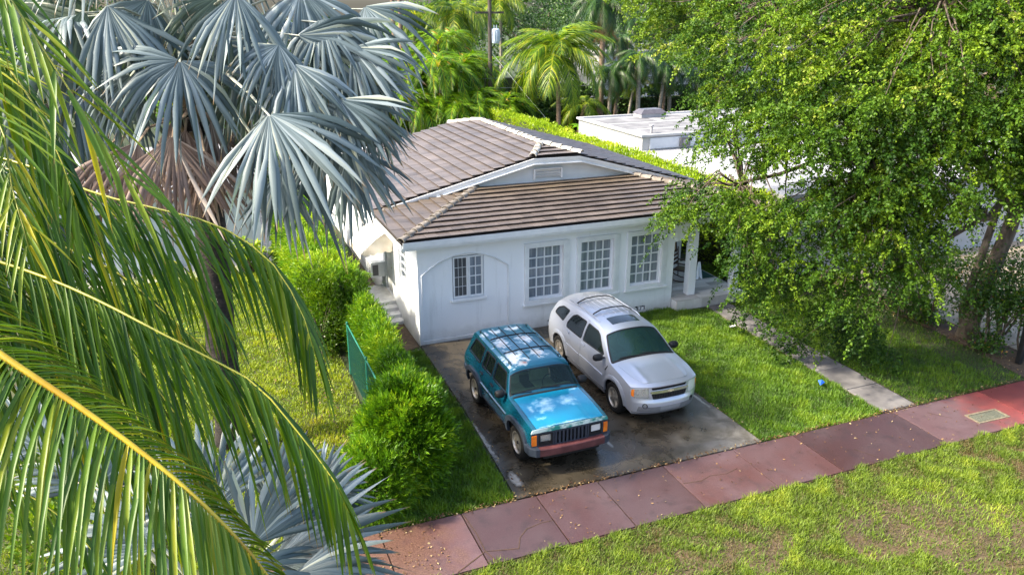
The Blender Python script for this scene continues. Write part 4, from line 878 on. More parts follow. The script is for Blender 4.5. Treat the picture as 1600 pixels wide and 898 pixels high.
        mirror(root,.85,.86,1.11,sg,m_blk,.20,.13,.05)
    both(side)
    T=lambda s,v,o:c.top(s,v,o)
    SR=rnd([(-.62,.0),(.62,.0),(.60,.36),(-.60,.36)],.05); SRr=SR
    part(region([(-1,-1.93),(1,-1.93),(1,.52),(-1,.52)],[SR],T,0,.015,.08),'roof',mp,root,40)
    part(region(inset(SR,.008),[],T,-.004,.01,.1),'sunroof',m_glt,root,40)
    part(region([(-1,.52),(1,.52),(1,1.26),(-1,1.26)],[rnd([(-.90,.565),(.90,.565),(.94,1.17),(-.94,1.17)],.05)],T,0,.015,.06),'windscreen_frame',mp,root,40)
    part(region(rnd([(-.93,.55),(.93,.55),(.97,1.20),(-.97,1.20)],.05),[rnd([(-.885,.575),(.885,.575),(.925,1.145),(-.925,1.145)],.05)],T,.004,.006,.06),'windscreen_seal',m_blk,root,0)
    part(region([(-.92,.555),(.92,.555),(.96,1.185),(-.96,1.185)],[],T,-.008,.004,.07),'windscreen',m_gl,root,40)
    hood=rnd([(-.86,1.275),(.86,1.275),(.76,2.18),(-.76,2.18)],.08)
    hood=rnd([(-.87,1.28),(.87,1.28),(.80,1.9),(.66,2.22),(-.66,2.22),(-.80,1.9)],.10)
    part(region([(-1,1.26),(1,1.26),(1,2.33),(-1,2.33)],[hood],T,0,.015,.07),'wing_top',mp,root,45)
    part(region(inset(hood,.004),[],lambda s,v,o:(lambda p:(p[0],p[1],p[2]+.018*math.exp(-((abs(s)-.55)/.07)**2)*min(1,(v-1.28)/.3)))(T(s,v,o)),.002,.02,.055),'hood',mp,root,50)
    part(region([(-1,-2.38),(1,-2.38),(1,-1.93),(-1,-1.93)],[[(-.85,-2.22),(.85,-2.22),(.85,-2.0),(-.85,-2.0)]],T,0,.015,.06),'tailgate_frame',mp,root,40); part(region([(-.86,-2.23),(.86,-2.23),(.86,-1.99),(-.86,-1.99)],[],T,-.006,.004,.06),'rear_window',m_glt,root,40)
    part(region([(-1,0),(1,0),(1,1),(-1,1)],[],lambda s,t,o:c.front(s,t,o,-1),0,.02,.1),'tailgate',mp,root,40)
    F_=lambda s,t,o:c.front(s,t,o)
    up=rnd([(-.50,.875),(.50,.875),(.54,.965),(-.54,.965)],.03); lo_=rnd([(-.48,.56),(.48,.56),(.53,.76),(-.53,.76)],.04)
    hl=[rnd([(sg*.58,.60),(sg*.90,.62),(sg*.985,.70),(sg*.985,.93),(sg*.60,.975)][::sg],.04) for sg in (1,-1)]; fg=[[(sg*.70+.055*math.cos(a),.36+.085*math.sin(a)) for a in [2*PI*i/14 for i in range(14)]] for sg in (1,-1)]
    plate=rnd([(-.42,.18),(.42,.18),(.42,.38),(-.42,.38)],.02)
    part(region([(-1,.10),(1,.10),(1,1),(-1,1)],[up,lo_]+hl+fg,F_,0,.02,.06),'front_bumper',mp,root,50)
    part(region([(-1,.0),(1,.0),(1,.10),(-1,.10)],[],F_,.004,.02,.08),'chin_spoiler',m_low,root,40)
    part(region([(-.88,.13),(.88,.13),(.84,.33),(-.84,.33)],[],F_,.004,.006,.08),'lower_grille',m_low,root,40)
    part(region(rnd([(-.30,.16),(.30,.16),(.30,.33),(-.30,.33)],.02),[],F_,.009,.004,.1),'plate_mount',MAT('plate mount',(.20,.205,.22),(.24,.245,.26),4,.5),root,0)
    g=part(region(lo_,[],F_,-.04,.01,.1),'grille',m_under,root,0); part(region(up,[],F_,-.04,.01,.1),'grille',m_under,root,0)
    m_mesh=MAT('dark mesh',(.03,.03,.033),rough=.5)
    for i in range(13): x=-.48+.96*(i+.5)/13; part(region([(x-.006,.57),(x+.006,.57),(x+.006,.75),(x-.006,.75)],[],F_,-.012,.01,.3,grid=False),'grille_bar',m_mesh,g,0)
    for i in range(4): z=.59+.045*i; part(region([(-.5,z-.005),(.5,z-.005),(.5,z+.005),(-.5,z+.005)],[],F_,-.010,.01,.2,grid=False),'grille_bar',m_mesh,g,0)
    part(region(rnd([(-.56,.775),(.56,.775),(.56,.86),(-.56,.86)],.03),[],F_,.022,.03,.08),'grille_crossbar',m_chr,root,40)
    bow=[(-.085,.795),(-.035,.795),(-.028,.778),(.028,.778),(.035,.795),(.078,.795),(.092,.838),(.035,.838),(.028,.858),(-.028,.858),(-.035,.838),(-.078,.838)]
    part(region(bow,[],F_,.034,.01,.1),'emblem',m_gold,root,0)
    for q in hl:
        h_=part(region(q,[],F_,-.05,.01,.06),'headlight',m_refl,root,0); part(region(q,[],F_,.004,.004,.06),'lens',m_lens,h_,40)
        sg=1 if q[0][0]>0 else -1
        for (a,z) in ((.70,.80),(.82,.80)):
            part(region([(sg*a+.05*math.cos(t),z+.10*math.sin(t)) for t in [2*PI*i/12 for i in range(12)]],[[(sg*a+.035*math.cos(t),z+.07*math.sin(t)) for t in [2*PI*i/12 for i in range(12)]]],F_,-.03,.01,.2,grid=False),'lamp_ring',m_chr,h_,0)
        part(region([(sg*.925,.66),(sg*.98,.70),(sg*.98,.91),(sg*.925,.93)][::sg],[],F_,.008,.012,.1),'indicator',m_amb,h_,0)
    for q in fg:
        f_=part(region(q,[],F_,-.03,.01,.1),'fog_lamp',m_refl,root,0); part(region(inset(q,-.008),[inset(q,.01)],F_,.006,.02,.2,grid=False),'bezel',m_blk,f_,0)
    for s in (-.55,.05): MB().tube([c.topx(s,1.19,.018),c.topx(s+.25,1.16,.02),c.topx(s+.55,1.13,.02)],.010,5).build('wiper',m_blk,root)
    rk=empty('roof_rack'); rk.parent=root
    for sg in (1,-1): MB().tube([c.topx(sg*.54,y,.02+.02*(abs(y+.75)<.8)) for y in (.05,-.1,-.5,-1.0,-1.4,-1.6)],.014,6,flat=.8).build('rail',mp,rk)
    for y in (-.35,-1.20): MB().tube([c.topx(x,y,.085-.05*(abs(x)/.52)**4) for x in (-.54,-.48,-.3,0,.3,.48,.54)],.026,8,flat=.5).build('crossbar',m_blk,rk)
    for x in (-.33,-.165,0,.165,.33): MB().tube([c.topx(x,y,.004) for y in (-.12,-.5,-1.0,-1.55)],.014,5,flat=.5).build('roof_rib',mp,rk)
    MB().box(-.62,.62,-2.2,2.0,.26,.82).box(-.78,.78,-.95,.98,.28,.6).build('underbody',m_under,root); MB().box(-.70,.70,.62,1.12,.85,1.04).build('dashboard',m_gry_i,root,bevel=.05)
    MB().box(-.76,.76,-2.0,.62,.60,.63).build('floor',m_gry_i,root)
    for x in (-.38,.38): seat(root,x,-.22,.70,m_gry_i,True,.50)
    seat(root,0,-1.10,.72,m_gry_i,True,1.2); part(MB().lathe([(.18+.014*math.cos(a),.014*math.sin(a)) for a in [2*PI*i/6 for i in range(6)]],20,Matrix.Translation((-.38,.42,1.04))@Matrix.Rotation(math.radians(-62),4,'X'),close=True),'steering_wheel',m_blk,root,40)
    MB().box(-.06,.07,-.03,.03,0,.06,M=Matrix.Translation((-.15,.86,1.06))@Matrix.Rotation(.4,4,'Z')).build('blue_placard',m_blue,root)
    for y in (1.44,-1.44):
        for sg in (1,-1): wheel(root,sg*.79,y,.355,.225,'five',sg)
    return root
build_suv()
FRONDS = {"A": [[-6.91, -13.77, 7.62], [-6.5, -14.2, 7.22], [-6.09, -14.58, 6.95], [-5.66, -14.88, 6.63], [-5.27, -15.17, 6.29], [-4.97, -15.34, 5.87], [-4.78, -15.46, 5.44]], "B": [[-7.49, -11.44, 7.13], [-6.82, -11.92, 6.87], [-6.26, -12.32, 6.71], [-5.84, -12.76, 6.6], [-5.44, -13.2, 6.46], [-5.08, -13.52, 6.3], [-4.8, -13.8, 6.17], [-4.56, -14.12, 5.88], [-4.4, -14.39, 5.65], [-4.33, -14.5, 5.44]], "C": [[-7.62, -10.47, 7.73], [-6.88, -10.95, 7.53], [-6.25, -11.49, 7.39], [-5.81, -11.85, 7.22], [-5.33, -12.19, 7.12], [-4.9, -12.52, 7.02], [-4.56, -12.85, 6.79], [-4.39, -13.16, 6.47], [-4.34, -13.4, 6.2]], "D": [[-6.75, -12.55, 8.57], [-6.3, -13.14, 8.39], [-6.03, -13.73, 8.04], [-5.99, -13.98, 7.73], [-5.94, -14.18, 7.55], [-5.91, -14.3, 7.42]], "E": [[-6.07, -14.03, 9.32], [-5.86, -14.35, 8.98], [-5.68, -14.66, 8.67], [-5.52, -14.94, 8.39], [-5.39, -15.09, 8.13], [-5.28, -15.22, 7.93]], "F": [[-7.93, -10.37, 6.49], [-7.11, -10.96, 6.38], [-6.45, -11.51, 6.24], [-6.0, -11.9, 6.01], [-5.62, -12.28, 5.68], [-5.37, -12.64, 5.32], [-5.2, -12.88, 4.86]], "G": [[-8.24, -10.7, 4.69], [-7.43, -11.19, 4.57], [-6.87, -11.59, 4.4], [-6.45, -11.98, 4.13], [-6.21, -12.31, 3.81]], "I": [[-7.67, -10.11, 6.84], [-6.78, -10.72, 6.77], [-6.23, -11.12, 6.6], [-5.76, -11.5, 6.38], [-5.42, -11.87, 6.09], [-5.14, -12.09, 5.79], [-4.97, -12.29, 5.44]], "J": [[-7.42, -11.55, 6.33], [-6.67, -12.02, 6.16], [-6.25, -12.39, 5.96], [-5.89, -12.76, 5.67], [-5.61, -13.02, 5.28], [-5.47, -13.22, 4.9]], "K": [[-7.74, -9.47, 7.22], [-6.81, -10.09, 7.19], [-6.28, -10.46, 7.07], [-5.84, -10.84, 6.84], [-5.48, -11.11, 6.52], [-5.12, -11.47, 6.23], [-4.92, -11.71, 5.83]], "H": [[-6.79, -11.92, 8.99], [-6.39, -12.34, 8.61], [-6.05, -12.75, 8.2], [-5.85, -13.11, 7.76], [-5.78, -13.28, 7.4]]}
BIS1 = [[[-5.04, -5.16, 7.87], [-0.25, -0.46, -0.9], [0.06, -0.92, 0.25], 1.42, 215, 0, 0.22], [[-3.87, -6.26, 7.12], [0.29, -0.53, -0.83], [-0.11, -0.95, 0.19], 1.83, 140, 0, 0.16], [[-2.77, -6.18, 7.29], [0.47, -0.47, -0.74], [-0.17, -0.98, 0.11], 1.33, 120, 0, 0.16], [[-3.23, -5.4, 8.24], [0.89, -0.25, -0.2], [0.03, -1.05, -0.0], 1.86, 75, 0, 0.3], [[-3.59, -5.87, 8.12], [-0.37, -0.37, -0.89], [-0.04, -0.94, 0.2], 0.95, 150, 0, 0.3], [[-3.39, -5.95, 7.83], [0.16, -0.5, -0.89], [-0.13, -0.95, 0.14], 1.25, 125, 0, 0.22], [[-4.12, -5.59, 8.88], [-0.06, -0.34, -0.94], [-0.06, -1.0, -0.01], 1.32, 100, 0, 0.18], [[-5.98, -4.69, 8.7], [0.23, -0.43, -0.87], [0.07, -1.0, 0.0], 1.49, 95, 0, 0.16], [[-6.42, -3.74, 8.63], [-0.22, -0.27, -0.94], [0.09, -1.0, 0.0], 2.52, 75, 2, 0.12], [[-6.66, -3.77, 7.72], [0.18, -0.5, -0.89], [0.09, -0.95, 0.14], 1.6, 90, 0, 0.2], [[-4.34, -4.84, 8.83], [-0.6, -0.07, -0.8], [-0.05, -1.0, -0.01], 1.18, 95, 2, 0.2], [[-2.84, -5.35, 8.48], [0.19, -0.5, -0.88], [-0.17, -0.95, 0.09], 1.15, 150, 0, 0.3], [[-2.4, -5.58, 8.04], [0.63, -0.49, -0.61], [-0.19, -0.98, 0.05], 1.26, 115, 0, 0.25], [[-2.64, -5.99, 6.43], [0.33, -0.45, -0.83], [-0.17, -0.97, 0.17], 1.27, 110, 0, 0.15], [[-3.76, -5.57, 6.04], [0.04, -0.37, -0.93], [-0.09, -0.98, 0.19], 1.12, 110, 0, 0.15], [[-5.82, -4.49, 7.62], [-0.63, -0.04, -0.77], [0.06, -1.0, 0.07], 1.04, 110, 0, 0.3], [[-3.02, -5.54, 6.6], [0.04, -0.37, -0.93], [-0.14, -0.98, 0.15], 1.4, 130, 0, 0.2], [[-3.15, -5.34, 7.27], [-0.14, -0.4, -0.93], [-0.12, -0.96, 0.18], 1.28, 150, 0, 0.2], [[-2.04, -5.49, 7.45], [0.74, -0.48, -0.47], [-0.21, -0.97, 0.09], 0.76, 120, 0, 0.3], [[-2.05, -5.13, 8.68], [0.36, -0.46, -0.82], [-0.21, -0.98, 0.0], 1.29, 140, 0, 0.25], [[-3.06, -4.97, 8.93], [0.04, -0.37, -0.93], [-0.14, -0.99, -0.02], 1.37, 140, 0, 0.2], [[-3.8, -4.4, 8.17], [-0.29, -0.33, -0.92], [-0.06, -0.97, 0.12], 1.31, 160, 0, 0.3], [[-5.29, -3.61, 8.37], [-0.28, -0.24, -0.93], [0.02, -1.0, 0.02], 1.43, 160, 2, 0.25], [[-7.29, -2.66, 8.15], [-0.28, -0.24, -0.93], [0.14, -0.99, 0.03], 1.9, 160, 2, 0.2], [[-7.7, -1.8, 8.79], [0.36, -0.46, -0.82], [0.15, -0.99, -0.0], 1.84, 200, 2, 0.2], [[-3.91, -3.59, 7.47], [-0.21, -0.28, -0.94], [-0.07, -0.99, 0.08], 1.63, 160, 2, 0.2], [[-1.98, -5.31, 6.79], [0.33, -0.45, -0.83], [-0.21, -0.97, 0.13], 0.78, 110, 0, 0.2], [[-4.76, -2.87, 8.46], [-0.12, -0.31, -0.94], [-0.01, -1.0, 0.01], 1.4, 180, 2, 0.2], [[-7.33, -2.73, 6.73], [-0.12, -0.31, -0.94], [0.14, -0.98, 0.12], 1.72, 160, 2, 0.2], [[-5.42, -4.08, 8.78], [-0.43, -0.17, -0.89], [0.03, -1.0, -0.01], 1.16, 120, 0, 0.3], [[-2.49, -4.79, 7.63], [0.2, -0.42, -0.89], [-0.17, -0.98, 0.07], 1.45, 150, 0, 0.2], [[-5.32, -5.15, 6.71], [-0.02, -0.43, -0.92], [0.03, -0.96, 0.22], 1.55, 110, 1, 0.12], [[-5.86, -4.75, 6.58], [-0.43, -0.17, -0.89], [0.06, -0.99, 0.15], 1.42, 95, 1, 0.12], [[-6.57, -4.13, 6.28], [-0.21, -0.28, -0.94], [0.1, -0.98, 0.16], 1.3, 100, 1, 0.12], [[-4.85, -4.56, 6.35], [-0.04, -0.34, -0.94], [-0.01, -0.99, 0.16], 1.21, 90, 1, 0.12]]
BIS2 = [[[-4.71, -10.72, 2.38], [0.91, -0.45, 0.35], [-0.22, -0.72, 0.54], 1.9, 110, 0, 0.12], [[-4.58, -10.63, 2.44], [0.73, -0.18, 0.76], [-0.17, -0.79, 0.47], 1.18, 110, 0, 0.12], [[-4.08, -10.41, 2.95], [0.8, -0.17, 0.63], [-0.16, -0.82, 0.49], 0.8, 130, 0, 0.15], [[-4.95, -10.83, 2.73], [0.2, 0.13, 1.03], [-0.04, -0.85, 0.41], 1.28, 150, 0, 0.15], [[-5.37, -10.07, 2.79], [-0.2, 0.42, 0.89], [0.03, -0.84, 0.55], 1.43, 160, 0, 0.2], [[-5.99, -10.14, 2.54], [-0.5, 0.48, 0.72], [0.09, -0.82, 0.56], 1.55, 170, 0, 0.2], [[-4.58, -11.2, 2.45], [0.77, -0.7, -0.09], [-0.32, -0.58, 0.69], 1.41, 120, 0, 0.15], [[-7.35, -8.61, 3.32], [-0.36, 0.46, 0.82], [0.2, -0.87, 0.45], 1.16, 200, 0, 0.2], [[-6.69, -9.24, 2.97], [0.12, 0.31, 0.94], [0.15, -0.86, 0.5], 1.21, 200, 0, 0.2], [[-5.23, -11.22, 2.62], [0.34, -0.7, -0.56], [-0.1, -0.59, 0.85], 1.22, 200, 0, 0.2], [[-4.67, -9.83, 2.64], [0.57, 0.08, 0.82], [-0.03, -0.84, 0.54], 1.25, 170, 0, 0.15]]
